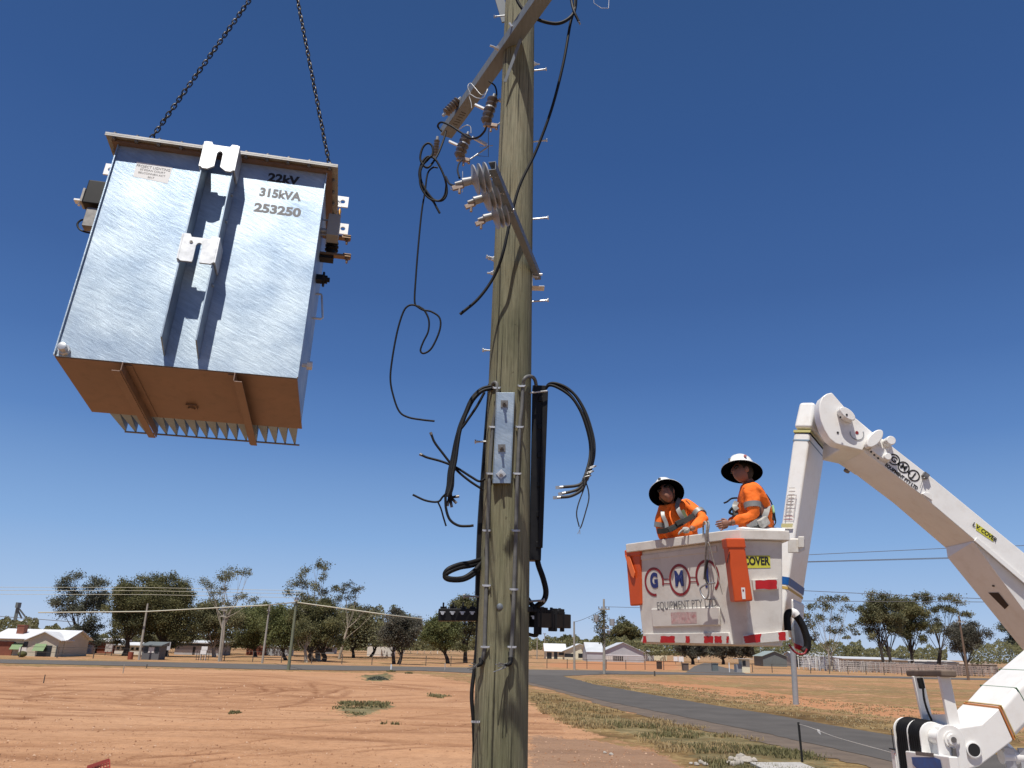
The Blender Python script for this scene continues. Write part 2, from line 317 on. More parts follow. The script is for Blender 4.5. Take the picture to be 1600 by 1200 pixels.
# ------------------------------------------------------------------ ground
def inpoly(px, py, poly):
    r = np.zeros(px.shape, bool); n = len(poly)
    for i in range(n):
        x1, y1 = poly[i]; x2, y2 = poly[(i+1) % n]
        c = ((y1 > py) != (y2 > py)) & (px < (x2-x1)*(py-y1)/(y2-y1+1e-12)+x1); r ^= c
    return r
def gpoly(pts): return [tuple(gz(x, y)[:2]) for x, y in pts]
def ground():
    # polar sheet round the viewer, finer near by, reaching past the horizon
    rad = [0.0]+list(np.geomspace(3, 60, 430))+list(np.geomspace(61.5, 240, 150))+list(np.geomspace(250, 6000, 30))
    ang = list(np.linspace(-48, 48, 520))+list(np.linspace(49.5, 310.5, 90))
    rad = np.array(rad); ang = np.radians(np.array(ang)); na = len(ang)
    RR, AA = np.meshgrid(rad, ang, indexing='ij'); X = RR*np.sin(AA); Y = RR*np.cos(AA)
    # wavy coordinates for soft zone edges
    def fn(x, y, s, o=0):
        return (np.sin(x*s*1.3+o+1.7*np.sin(y*s*.9+o))+np.sin(y*s*1.9-o+1.3*np.sin(x*s*1.1))+.6*np.sin((x+y)*s*3.1+o)+.5*np.sin((x-1.3*y)*s*5.3))/3.1
    rj = np.random.RandomState(3); J = rj.rand(*X.shape)-.5; J2 = rj.rand(*X.shape)-.5
    wx = X+.25*fn(X, Y, 1.1)+J*.35*(RR/30); wy = Y+.5*fn(X, Y, .8, 2)+J2*1.2*(RR/30)
    def z(poly): return inpoly(wx, wy, gpoly(poly)).astype(float)
    dirtlot = z([(-900, 1046), (0, 1041), (400, 1048), (600, 1052), (640, 1052), (735, 1067), (830, 1100), (870, 1122), (930, 1150), (900, 1200), (830, 1700), (-900, 1700)])
    farband = z([(945, 1058), (1050, 1057), (1300, 1064), (1600, 1070), (1600, 1079), (1300, 1073), (1100, 1070), (980, 1065)])
    redtrack = z([(1000, 1062), (1100, 1070), (1200, 1082), (1300, 1094), (1420, 1107), (1600, 1122), (1600, 1140), (1400, 1122), (1260, 1104), (1150, 1088), (1050, 1074)])
    straw = z([(905, 1063), (1000, 1076), (1100, 1090), (1200, 1103), (1300, 1118), (1600, 1150), (1600, 1190), (1400, 1153), (1200, 1119), (1050, 1092), (930, 1070)])
    green = z([(900, 1120), (960, 1118), (1050, 1135), (1150, 1150), (1240, 1172), (1300, 1188), (1300, 1240), (1120, 1215), (1080, 1170), (1010, 1152), (930, 1135)])
    green2 = z([(1140, 1063), (1300, 1066), (1600, 1082), (1600, 1092), (1300, 1080), (1150, 1072)])
    gravel = z([(830, 1150), (930, 1158), (1030, 1178), (1100, 1215), (1000, 1600), (820, 1700)])
    verge = z([(826, 1080), (880, 1088), (950, 1108), (1100, 1136), (1260, 1170), (1420, 1210), (1420, 1300), (1120, 1216), (1000, 1160), (930, 1150), (870, 1122), (830, 1100)])
    lotgreen = z([(535, 1094), (615, 1098), (612, 1106), (560, 1120), (522, 1110)])*.8 + z([(470, 1118), (545, 1126), (530, 1132), (478, 1128)])*.45+z([(590, 1128), (650, 1132), (600, 1140)])*.45+z([(675, 1084), (705, 1088), (690, 1091), (668, 1088)])*.6+z([(565, 1055), (612, 1052), (610, 1064), (570, 1064)])
    far = ((Y > gz(500, 1040)[1]-2) & (RR < 6000)).astype(float)
    farorange = z([(850, 1037), (960, 1032), (1062, 1032), (1062, 1047), (940, 1047), (860, 1042)])
    fargreen = z([(600, 1018), (720, 1018), (720, 1025), (600, 1024)])
    grass = np.zeros_like(X); grass[:] = .55
    grass = np.where(dirtlot > 0, .0, grass); grass = np.where(verge > 0, .8, grass); grass = np.where(gravel > 0, .06, grass)
    grass = np.where(straw > 0, .95, grass); grass = np.where(redtrack > 0, .03, grass); grass = np.where(farband > 0, .5, grass)
    grass = np.where((far > 0) & (Y > 70), .45, grass); grass = np.where(farorange > 0, .12, grass); grass = np.where(lotgreen > 0, lotgreen*.75, grass)
    gr = np.zeros_like(X); gr = np.where(verge > 0, .28, gr); gr = np.where(green > 0, .62, gr); gr = np.where(green2 > 0, .45, gr); gr = np.where(lotgreen > 0, .75, gr); gr = np.where(fargreen > 0, .9, gr)
    gr = np.where(RR > 250, .75, gr)
    grey = np.where(gravel > 0, .75, 0.0)
    # churned wheel tracks: darker loosened soil following the turning circles
    tr = np.zeros_like(X); Z = np.zeros_like(X)
    c0 = gz(330, 1072); ex, ey = 13.5, 9.0
    dx = X-c0.x; dy = Y-c0.y
    for (cx, cy, r_, wd) in ((0, 0, 11.5, .55), (0, 0, 9.6, .55), (-4, 1, 7.2, .5), (-4, 1, 5.2, .5), (3, -4, 9.4, .5), (-12, 5, 15, .6), (-12, 5, 13, .6), (2, 2, 13.5, .5)):
        d = np.sqrt(((dx-cx)*.8)**2+(dy-cy)**2)+.5*fn(X, Y, .35, cx)
        g = np.exp(-((d-r_)/wd)**2)*(.45+.55*fn(X, Y, .25, cy+r_)); tr = np.maximum(tr, g*.8); Z -= g*.03
    for (px_, py_, rx, ry, wd) in ((392, 1083, 4.6, 9.5, .26), (388, 1083, 3.7, 7.8, .22), (380, 1081, 2.6, 5.6, .22), (330, 1079, 3.4, 6.0, .2), (330, 1079, 2.5, 4.6, .2), (300, 1090, 6.4, 6.5, .22), (440, 1078, 3.0, 8.0, .2), (250, 1075, 5.0, 8.0, .22)):
        c1 = gz(px_, py_); ax_ = X-c1.x; ay_ = Y-c1.y; d = (np.sqrt((ax_/rx)**2+(ay_/ry)**2)-1)*rx+.22*fn(X, Y, .5, px_)
        g = np.exp(-(d/wd)**2)*np.clip(.55+.6*fn(X, Y, .22, py_), 0, 1); tr = np.maximum(tr, g); Z -= .03*g
    for k in range(16):
        a, b_ = rj.uniform(-.18, .18), rj.uniform(12, 48)
        d = Y-b_-a*X-1.2*np.sin(X*.09+k); g = np.exp(-(d/(.10+.012*b_))**2)*(X < 2)*np.clip(.3+fn(X, Y, .3, k), 0, 1); tr = np.maximum(tr, g*.75); Z -= .03*g
    for pl, wd in (([(190, 1188), (262, 1181), (350, 1176)], .10), ([(262, 1196), (330, 1187), (400, 1180), (492, 1173)], .10), ([(440, 1152), (400, 1157), (300, 1176)], .05), ([(-20, 1091), (40, 1092), (112, 1095)], .22), ([(40, 1091), (80, 1087), (120, 1090)], .25),
                   ([(0, 1120), (40, 1122)], .22), ([(0, 1077), (12, 1077)], .3), ([(230, 1178), (180, 1190), (120, 1202)], .06), ([(484, 1066), (494, 1078), (492, 1088), (470, 1098), (440, 1104)], .2), ([(560, 1146), (640, 1140), (735, 1131)], .09), ([(440, 1180), (560, 1168), (650, 1162)], .06), ([(560, 1174), (640, 1168), (730, 1165)], .08), ([(360, 1092), (520, 1098)], .14), ([(100, 1112), (300, 1122), (520, 1125)], .06), ([(300, 1141), (460, 1138), (620, 1122), (735, 1112)], .10), ([(20, 1060), (110, 1058)], .2)):
        Q = [gz(*p) for p in pl]; dm = np.full(X.shape, 1e9)
        for a_, b_ in zip(Q[:-1], Q[1:]):
            ux, uy = b_.x-a_.x, b_.y-a_.y; L2 = ux*ux+uy*uy; t_ = np.clip(((X-a_.x)*ux+(Y-a_.y)*uy)/L2, 0, 1); dm = np.minimum(dm, np.hypot(X-a_.x-t_*ux, (Y-a_.y-t_*uy)*.55))
        g = np.exp(-((dm+.35*wd*fn(X, Y, 2.3))/wd)**2)*np.clip(.75+.5*fn(X, Y, 1.7, 3), 0, 1); tr = np.maximum(tr, g); Z = Z-.025*g
    tr *= (dirtlot > 0)
    Z = Z*(dirtlot > 0)
    near = np.clip(1-RR/80, 0, 1)
    Z += near*(dirtlot > 0)*(.02*fn(X, Y, 2.1)+.012*J)
    Z = np.where(RR > 400, Z-(RR-400)*.0004, Z)
    n0 = RR.shape
    verts = np.stack([X, Y, Z], -1).reshape(-1, 3)
    i = np.arange(n0[0]-1)[:, None]; j = np.arange(na)[None, :]; j2 = (j+1) % na
    F = np.stack([i*na+j+0*j, i*na+j2, (i+1)*na+j2, (i+1)*na+j+0*j], -1).reshape(-1, 4)[:, ::-1]
    me = bpy.data.meshes.new('ground'); me.vertices.add(len(verts)); me.vertices.foreach_set('co', verts.ravel().astype(np.float32))
    me.loops.add(F.size); me.loops.foreach_set('vertex_index', F.ravel().astype(np.int32)); me.polygons.add(len(F)); me.polygons.foreach_set('loop_start', np.arange(0, F.size, 4, dtype=np.int32)); me.polygons.foreach_set('loop_total', np.full(len(F), 4, np.int32))
    me.update(); me.validate()
    for nm, ar in (('grass', grass), ('green', gr), ('grey', grey), ('track', tr), ('farorange', np.maximum(farorange, redtrack*.8+farband*.25))):
        a = me.attributes.new(nm, 'FLOAT', 'POINT'); a.data.foreach_set('value', ar.ravel().astype(np.float32))
    me.shade_smooth()
    G = bpy.data.materials.new('red_soil_and_dry_grass'); G.use_nodes = True; n, L = N(G); b = n['Principled BSDF']; b.inputs['Roughness'].default_value = .95; b.inputs['Specular IOR Level'].default_value = .1
    tc = n.new('ShaderNodeTexCoord')
    def nz(sc, st=(1, 1, 1), det=8, ro=.65, rot=0):
        mp = n.new('ShaderNodeMapping'); mp.inputs['Scale'].default_value = st; mp.inputs['Rotation'].default_value = (0, 0, rot); L.new(tc.outputs['Object'], mp.inputs[0])
        a = n.new('ShaderNodeTexNoise'); a.inputs['Scale'].default_value = sc; a.inputs['Detail'].default_value = det; a.inputs['Roughness'].default_value = ro; L.new(mp.outputs[0], a.inputs['Vector']); return a.outputs[0]
    def ramp(f, els):
        r = n.new('ShaderNodeValToRGB'); e = r.color_ramp.elements; e[0].position = els[0][0]; e[0].color = (*els[0][1], 1); e[1].position = els[-1][0]; e[1].color = (*els[-1][1], 1)
        for p, c in els[1:-1]: q = e.new(p); q.color = (*c, 1)
        L.new(f, r.inputs[0]); return r.outputs[0]
    def att(nm):
        a = n.new('ShaderNodeAttribute'); a.attribute_name = nm; return a.outputs['Fac']
    def mix(f, a, c, bt='MIX'):
        mx = n.new('ShaderNodeMix'); mx.data_type = 'RGBA'; mx.blend_type = bt
        if isinstance(f, float): mx.inputs[0].default_value = f
        else: L.new(f, mx.inputs[0])
        for k, s_ in ((6, a), (7, c)):
            if isinstance(s_, tuple): mx.inputs[k].default_value = (*s_, 1)
            else: L.new(s_, mx.inputs[k])
        return mx.outputs[2]
    def math_(op, a, c):
        q = n.new('ShaderNodeMath'); q.operation = op
        for k, s_ in ((0, a), (1, c)):
            if isinstance(s_, (int, float)): q.inputs[k].default_value = s_
            else: L.new(s_, q.inputs[k])
        return q.outputs[0]
    big = nz(.09, (1, 1, 1), 6); streak = nz(.55, (.22, 1.6, 1), 8, .7, .06); fine = nz(3.2, (1, 1, 1), 8, .75); grit = nz(16, (1, 1, 1), 4, .7); clump0 = nz(1.1, (1, 1, 1), 9, .8); clump1 = nz(.13, (1, 1.6, 1), 9, .75); clump = math_('ADD', math_('MULTIPLY', clump0, .5), math_('MULTIPLY', clump1, .5))
    soil = ramp(big, [(.3, (.36, .195, .106)), (.5, (.415, .234, .131)), (.7, (.465, .277, .164))])
    soil = mix(1.0, soil, ramp(streak, [(.3, (.76, .71, .66)), (.48, (1, 1, 1)), (.68, (1.12, 1.1, 1.07))]), 'MULTIPLY')
    soil = mix(1.0, soil, ramp(fine, [(.3, (.74, .7, .68)), (.5, (1, 1, 1)), (.7, (1.1, 1.1, 1.1))]), 'MULTIPLY')
    soil = mix(1.0, soil, ramp(grit, [(.3, (.5, .45, .4)), (.42, (1, 1, 1)), (.62, (1, 1, 1)), (.72, (1.35, 1.35, 1.35))]), 'MULTIPLY')
    soil = mix(math_('MULTIPLY', att('track'), .85), soil, (.17, .072, .035))
    soil = mix(math_('MULTIPLY', att('farorange'), .7), soil, (.38, .17, .08))
    soil = mix(math_('MULTIPLY', att('grey'), .8), soil, mix(grit, (.10, .07, .052), (.27, .19, .14)))
    dry = ramp(clump, [(.4, (.075, .046, .02)), (.5, (.175, .112, .048)), (.6, (.36, .26, .125))])
    grn = ramp(clump, [(.4, (.07, .062, .036)), (.5, (.135, .12, .062)), (.6, (.23, .195, .11))])
    gf = math_('ADD', att('green'), math_('SUBTRACT', math_('MULTIPLY', fine, 1.4), .7))
    gcol = mix(ramp(gf, [(.35, (0, 0, 0)), (.75, (1, 1, 1))]), dry, grn)
    cf = math_('ADD', att('grass'), math_('SUBTRACT', math_('MULTIPLY', clump, 3.2), 1.6))
    cov = ramp(cf, [(.36, (0, 0, 0)), (.6, (1, 1, 1))])
    L.new(mix(cov, soil, gcol), b.inputs['Base Color'])
    bu = n.new('ShaderNodeBump'); bu.inputs['Strength'].default_value = .8; bu.inputs['Distance'].default_value = .05; L.new(fine, bu.inputs['Height'])
    b2 = n.new('ShaderNodeBump'); b2.inputs['Strength'].default_value = .6; b2.inputs['Distance'].default_value = .09; L.new(streak, b2.inputs['Height']); L.new(bu.outputs[0], b2.inputs['Normal'])
    L.new(b2.outputs[0], b.inputs['Normal'])
    me.materials.append(G); o = bpy.data.objects.new('ground', me); link(o); tag(o, kind='structure')
    return verts, grass.ravel(), gr.ravel()
GV, GGRASS, GGREEN = ground()
M['asphalt'] = mat('worn_asphalt', (.1, .092, .086), .95, spec=.1, var=.22, scale=.6, bump=.35, bscale=30, stretch=(1, 1, 1))
M['shoulder'] = mat('dusty_road_shoulder', (.135, .1, .072), .95, var=.35, scale=1.3, bump=.4, bscale=20)
M['farasphalt'] = mat('distant_grey_asphalt', (.12, .11, .102), .95, spec=.1, var=.15, scale=.4)
def sheet(name, pts, z, mt, sub=6, jit=.0):
    P = [gz(x, y) for x, y in pts]; Q = []
    for i in range(len(P)):
        a, b = P[i], P[(i+1) % len(P)]
        for k in range(sub):
            q = a.lerp(b, k/sub); d = (b-a).normalized(); nn = V((d.y, -d.x, 0)); q = q+nn*random.uniform(-jit, jit); Q.append(V((q.x, q.y, z)))
    mb = MB(); mb.add(Q, [tuple(range(len(Q)))]); o = mb.build(name, mt); tag(o, kind='structure')
    if o.data.polygons[0].normal.z < 0: o.data.flip_normals()
    return o
U = [(877, 1055.5), (885, 1058.5), (905, 1063), (930, 1070), (975, 1077.5), (1025, 1087), (1100, 1100), (1200, 1116), (1300, 1134), (1400, 1151), (1600, 1188), (1900, 1243)]
Lo = [(1900, 1330), (1600, 1244), (1400, 1192), (1250, 1159), (1200, 1147.5), (1100, 1127), (1000, 1107), (950, 1097), (875, 1078), (825, 1066), (760, 1055), (735, 1049)]
Ls = [(1900, 1370), (1600, 1266), (1400, 1209), (1300, 1186), (1200, 1163), (1100, 1141), (1000, 1117), (950, 1104.5), (875, 1082), (825, 1069), (780, 1060)]
sheet('road_shoulder', [(760, 1054), (1100, 1110), (1600, 1230), (1900, 1300)]+Ls, .012, M['shoulder'], 14, .16)
sheet('road', U+Lo+[(700, 1048.5), (720, 1047)], .022, M['asphalt'], 8, .05)
sheet('far_road', [(-700, 1010.5), (0, 1030.5), (250, 1035), (400, 1038), (600, 1041.3), (740, 1043.5), (830, 1046.5), (943, 1048), (1080, 1051.3), (1300, 1055.3), (1532, 1060), (2100, 1073), (2100, 1079), (1532, 1062.8), (1300, 1058), (1060, 1054.3), (943, 1054), (880, 1056.5), (760, 1053), (655, 1048.2), (550, 1048), (400, 1046), (250, 1042), (0, 1036.5), (-700, 1016)], .030, M['farasphalt'], 6, .12)
sheet('driveway', [(1072, 1050.5), (1165, 1052.5), (1150, 1047), (1118, 1040), (1112, 1036.5), (1100, 1036), (1085, 1041)], .026, M['farasphalt'], 3, .0)
# ------------------------------------------------------------------ grass, clods and stones that nobody could count
def tufts(name, n, test, cols, hgt, seed, wid=.012, blades=6, mat_=None, rmax=60):
    rs = random.Random(seed); mb = MB(); cnt = 0; tries = 0
    while cnt < n and tries < n*60:
        tries += 1; q = test(rs)
        if q is None: continue
        cnt += 1; x, y, sc, t = q; d = math.hypot(x, y); wd = wid*max(1, d/14)
        for k in range(blades):
            a = rs.uniform(0, 6.28); h = hgt*sc*rs.uniform(.5, 1.3); ln = rs.uniform(.1, .9)*h; ox, oy = rs.gauss(0, .07*sc), rs.gauss(0, .07*sc)
            c, s_ = math.cos(a), math.sin(a); wv = V((-s_, c, 0))*wd; b0 = V((x+ox, y+oy, -.01)); b1 = b0+V((c*ln*.4, s_*ln*.4, h*.65)); b2 = b0+V((c*ln, s_*ln, h))
            mb.col = min(1, max(0, t+rs.uniform(-.22, .22))); mb.add([b0-wv, b0+wv, b1+wv*.6, b1-wv*.6, b2], [(0, 1, 2, 3), (3, 2, 4)])
    o = mb.build(name, mat_); tag(o, kind='stuff'); return o
def region(poly, sc=(.7, 1.3), t=.5, patch=.0):
    P = gpoly(poly); xs = [p[0] for p in P]; ys = [p[1] for p in P]
    def f(rs):
        x = rs.uniform(min(xs), max(xs)); y = rs.uniform(min(ys), max(ys))
        if not inpoly(np.array([x]), np.array([y]), P)[0]: return None
        d = noise.noise(V((x*.45, y*.45, 3)))+.5*noise.noise(V((x*1.3, y*1.3, 9)))
        if d < patch: return None
        return x, y, rs.uniform(*sc)*(1+.6*d), t
    return f
M['straw'] = leafmat('dry_straw_grass', [(.25, .17, .075), (.45, .33, .165), (.66, .54, .32)], .7)
M['greengrass'] = leafmat('green_verge_grass', [(.11, .105, .045), (.24, .22, .10), (.46, .39, .22)], .6)
def merge(fs, ws):
    def g(rs):
        return rs.choices(fs, ws)[0](rs)
    return g
def weed():
    tag(tufts('dry_grass', 4200, merge([region([(826, 1082), (880, 1090), (950, 1110), (1100, 1137), (1200, 1160), (1110, 1196), (1000, 1160), (900, 1140), (850, 1118)], t=.5, patch=.0),
                                       region([(905, 1064), (1000, 1081), (1100, 1098), (1200, 1113), (1400, 1148), (1600, 1185), (1600, 1120), (1300, 1095), (1100, 1076), (950, 1063)], sc=(.35, .8), t=.65, patch=-.12)], [3, 4]), None, .10, 11, wid=.008, blades=6, mat_=M['straw']), 'dry straw coloured grass along the verges of the road', 'grass')
    tag(tufts('grass', 1500, merge([region([(930, 1124), (1050, 1138), (1150, 1153), (1240, 1172), (1330, 1196), (1330, 1240), (1120, 1210), (1080, 1172), (1010, 1155)], t=.4, patch=.02),
                                    region([(830, 1090), (950, 1112), (1000, 1150), (900, 1130)], t=.55, patch=.1)], [6, 1]), None, .085, 12, wid=.008, blades=6, mat_=M['greengrass']), 'short green grass between the dirt and the road', 'grass')
    tag(tufts('weeds', 200, merge([region([(535, 1096), (615, 1098), (608, 1104), (560, 1118), (522, 1110)], t=.45, patch=-.1), region([(470, 1120), (545, 1127), (530, 1132), (478, 1128)], t=.4, patch=.1),
                                   region([(590, 1130), (660, 1134), (600, 1140)], t=.3, patch=.1), region([(672, 1085), (705, 1088), (690, 1091), (668, 1088)], t=.6, patch=-.3), region([(357, 1111), (376, 1111), (374, 1116), (358, 1116)], t=.2, patch=-1)], [6, 2, 2, 2, 1]), None, .09, 13, wid=.012, blades=7, mat_=M['greengrass']), 'sparse olive weeds scattered over the red dirt lot', 'weeds')
weed()
M['clod'] = mat('red_dirt_clod', (.3, .14, .07), .95, tintcols=[(.2, .09, .045), (.36, .19, .1), (.5, .34, .24)])
def clods():
    rs = random.Random(5); mb = MB()
    P = gpoly([(-60, 1060), (560, 1062), (735, 1075), (830, 1105), (1000, 1160), (1110, 1200), (1100, 1260), (-60, 1260)])
    c = 0
    while c < 3200:
        px = rs.uniform(-40, 1100); py = 1062+138*(rs.random()**.8)+ (8 if rs.random() < .2 else 0)
        g = gz(px, py)
        if not inpoly(np.array([g.x]), np.array([g.y]), P)[0]: continue
        if noise.noise(V((g.x*.25, g.y*.6, 0))) < rs.uniform(-.5, .45): continue
        c += 1; d = g.length; r = rs.choice([.012, .016, .02, .03])*rs.uniform(.7, 1.5)*max(1, d/26)*.8; mb.col = rs.random()**1.5
        vs = [V((g.x, g.y, 0))+V((rs.uniform(.6, 1.3)*r*math.cos(a), rs.uniform(.6, 1.3)*r*math.sin(a), 0)) for a in (0, 1.26, 2.5, 3.77, 5)]
        mb.add(vs+[V((g.x, g.y, r*rs.uniform(.6, 1.1)))], [(0, 1, 5), (1, 2, 5), (2, 3, 5), (3, 4, 5), (4, 0, 5)])
    tag(mb.build('dirt_clods', M['clod'], smooth=60), 'loose clods and pebbles on the red dirt', 'dirt', kind='stuff')
clods()
# ------------------------------------------------------------------ the hanging transformer
TW, TH, TD = 1.25, 1.49, .714
TR = Matrix.Rotation(.1922, 3, 'Z') @ Matrix.Rotation(-.1376, 3, 'X') @ Matrix.Rotation(.0061, 3, 'Y')
TF = thing('transformer', 'big galvanised steel distribution transformer hanging in the air from two chains, stencilled 315kVA', 'transformer', (-1.8699, 4.3007, 3.8446), rot=TR)
TM = WM[TF.name]; TI = TM.inverted()
def tl(x, y, axis, val):          # pixel onto a local plane of the transformer
    o = TI @ CAM; d = TI.to_3x3() @ ray(x, y); return o+d*((val-o[axis])/d[axis])
def tb(mb, name, mt, parent=None, **k): return mb.build(name, mt, parent or TF, local=True, **k)
hx, hy = TW/2, TD/2
GS = M['galvsheet']; BASEM = mat('soil_reflection_brown_zinc', (.23, .15, .115), .55, .35, var=.2, scale=3, dirt=((.12, .08, .06), .5, 9))  # brown of reflected red soil and shade put into the zinc colour
tank = MB(); tank.box(-hx+.012, hx-.012, -hy+.004, hy, .0, TH-.03); tb(tank, 'tank', GS, bevel=.004)
fp = MB(); fp.box(-hx, hx, -hy-.001, -hy+.004, -.004, TH-.031)
for s in (-1, 1): fp.box(*sorted((s*hx, s*(hx-.006))), -hy-.016, -hy-.001, -.004, TH-.031)
tb(fp, 'front_panel', GS)
fl = MB(); fl.box(-hx-.03, hx+.03, -hy-.035, hy+.035, TH-.03, TH-.012); tb(fl, 'flange', BASEM)
lid = MB(); lid.box(-.69, .69, -hy-.068, hy+.068, TH-.009, TH+.006); lid.box(-.69, .69, -hy-.068, -hy-.062, TH-.02, TH-.0095); tb(lid, 'lid', mat('weathered_zinc_lid', (.36, .36, .35), .55, .3, var=.3, scale=9, dirt=((.2, .15, .12), .6, 12)), bevel=.002)
bt = MB()
for i in range(11):
    x = -.64+i*.128
    for y in (-hy-.052, hy+.052): bt.cyl((x, y, TH-.03), (x, y, TH+.02), .011, 6)
for i in range(6):
    y = -hy+.06+i*.118
    for x in (-.66, .66): bt.cyl((x, y, TH-.03), (x, y, TH+.02), .011, 6)
pieces(bt, 'lid_bolt', M['boltm'], TF, local=True)
bp = MB(); bp.box(-hx+.004, hx-.004, -hy+.006, hy+.004, -.008, -.002); tb(bp, 'base_plate', BASEM)
wd = MB()
for y in (-.2, 0.08):
    for x in (-.26, .3): wd.box(x-.007, x+.007, y, y+.09, -.012, -.007)
pieces(wd, 'weld_bead', M['boltm'], TF, local=True)
# mounting rails and their hooks
rl = MB; P_ = .135
for s in (-1, 1):
    r_ = MB(); x = s*.088
    r_.prism([(x-.004, -hy-.003, .055), (x-.004, -hy-P_, .10), (x-.004, -hy-P_, 1.40), (x-.004, -hy-.003, 1.46)], (.008, 0, 0))
    for z in (.5, .95, 1.15): r_.cyl((x+s*.004, -hy-.06, z), (x+s*.016, -hy-.06, z), .012, 8)
    tb(r_, 'mounting_rail', M['rail'], bevel=.0015)
def hook(z0, z1, key):
    y = -hy-P_-.012; w_ = .094; zc = z0+(z1-z0)*.6; sl_ = .017
    pl = [(-w_, z0+.012), (-w_+.012, z0)] if key else [(-w_, z0+.02), (-w_+.02, z0)]
    pl += [(-.052, z0+.001), (-.05, z0+.008), (-sl_-.004, z0+.022), (-sl_, z0+.03)] if key else [(-.03, z0), (-sl_, z0+.014)]
    pl += [(-sl_, zc), (-sl_*.6, zc+.016), (0, zc+.021), (sl_*.6, zc+.016), (sl_, zc)]
    pl += [(sl_, z0+.03), (sl_+.004, z0+.022), (.05, z0+.008), (.052, z0+.001), (w_-.012, z0), (w_, z0+.01)] if key else [(sl_, z0+.03), (sl_+.02, z0+.004), (w_-.005, z0), (w_, z0+.01)]
    pl += [(w_, z1), (w_-.035, z1), (w_-.045, z1-.02), (-w_+.045, z1-.02), (-w_+.035, z1), (-w_, z1)]
    h = MB(); ya, yb2 = y, y+.012
    def slab(p4): h.prism([(q[0], ya, q[1]) for q in p4], (0, .012, 0))
    for s in (-1, 1):
        slab([(s*w_, z0+.014), (s*(w_-.014), z0), (s*(.052 if key else .02), z0), (s*sl_, z0+(.026 if key else .016)), (s*sl_, zc), (s*w_, zc)])
        slab([(s*w_, zc+.0001), (s*sl_, zc+.0001), (s*sl_*.6, zc+.016), (0, zc+.021), (0, z1-.02), (s*(w_-.045), z1-.02), (s*(w_-.035), z1), (s*w_, z1)])
    for s in (-1, 1): h.box(*sorted((s*(w_+.001), s*(w_+.009))), -hy-P_-.012, -hy-.02, z0+.012, z1-.004)
    o = tb(h, 'hanger_bracket', M['galv'])
    b = MB(); b.lathe((-.045, y-.001, zc+.02), (0, -1, 0), [(0, .009), (.003, .009), (.003, .004), (.0005, .004)], 10)
    if not key: b.build('bolt_hole', M['boltm'], o, local=True)
hook(1.255, 1.463, True); hook(.585, .772, False)
# feet
for x_, fr in ((tl(192, 574, 2, -.03).x, 1), (tl(367, 590, 2, -.03).x, -1)):
    b = MB(); y0, y1 = -hy-.012, tl(240, 683, 2, -.06).y
    b.box(x_-.003, x_+.003, y0, y1, -.06, -.009); b.box(x_-.045 if fr > 0 else x_+.0035, x_-.0035 if fr > 0 else x_+.045, y0, y1, -.066, -.06); b.box(x_+.0035 if fr > 0 else x_-.04, x_+.04 if fr > 0 else x_-.0035, y0+.03, hy-.01, -.014, -.0085)
    tb(b, 'base_channel', BASEM, bevel=.0015)
q = tl(300, 635, 2, -.01)
b = MB(); b.box(q.x-.03, q.x+.03, q.y-.035, q.y+.035, -.02, -.0085); b.lathe((q.x, q.y, -.02), (0, 0, -1), [(0, .022), (.012, .022), (.012, .001)], 16); tb(b, 'drain_boss', BASEM, smooth=40)
q = tl(98, 541, 1, -hy-.03)
b = MB(); b.lathe((q.x+.006, -hy, q.z-.012), (0, -1, 0), [(0, .03), (.025, .03), (.025, .022), (.06, .022), (.062, .016), (.062, .001)], 8); tb(b, 'drain_plug', M['galv'], smooth=30)
# corrugated cooling fins on the back
y1 = tl(191, 673, 2, .03).y; y1 = tl(463, 694, 2, -.004).y; y1 = min(max(y1, hy+.12), hy+.4)
x0, x1 = tl(178, 648, 1, hy+.001).x, tl(470, 668, 1, hy+.001).x
nf = 18; rod = MB()
for i in range(nf):
    xa = -hx+.1+(TW-.13)*i/nf; w_ = (TW-.13)/nf
    b = MB(); b.prism([(xa+.001, hy+.002, -.004), (xa+w_-.001, hy+.002, -.004), (xa+w_/2+.005, y1, -.004), (xa+w_/2-.005, y1, -.004)], (0, 0, 1.24)); tb(b, 'cooling_fin', M['fin'])
rod.cyl((-hx+.13, y1-.004, -.011), (hx-.03, y1-.004, -.011), .006, 8)
tb(rod, 'fin_rod', M['boltm'])
# label plate and stencils on the front
yf = -hy-.0016
def tt(s, size, name, mt, cx, cz, rot=0, yy=yf, bold=.0, **k):
    ux = (math.cos(rot), 0, math.sin(rot)); uy = (-math.sin(rot), 0, math.cos(rot)); return text(s, size, name, mt, TF, (cx, yy, cz), ux, uy, bold, local=True, **k)
a, b2 = tl(214, 253, 1, -hy), tl(270, 262, 1, -hy); c, d = tl(262, 287, 1, -hy), tl(208, 276, 1, -hy)
lp = MB(); lp.add([V((p.x, yf, p.z)) for p in (a, b2, c, d)][::-1], [(0, 1, 2, 3)]); lp.add([], []); tb(lp, 'maker_label', M['whitepaper'])
cx, cz = (a.x+c.x)/2, (a.z+c.z)/2; ang = math.atan2(b2.z-a.z, b2.x-a.x); ang = 0.0 if abs(ang) > .3 else ang
yl = yf-.001
for k, (s, sz) in enumerate((('PROJECT LIGHTING', .027), ('20 EGAN COURT', .02), ('BELCONNEN ACT', .02), ('2617', .02))):
    tt(s, sz, 'lettering', M['inkgrey'], cx, cz+.036-k*.025, ang, yl, sx=.82 if k == 0 else .95)
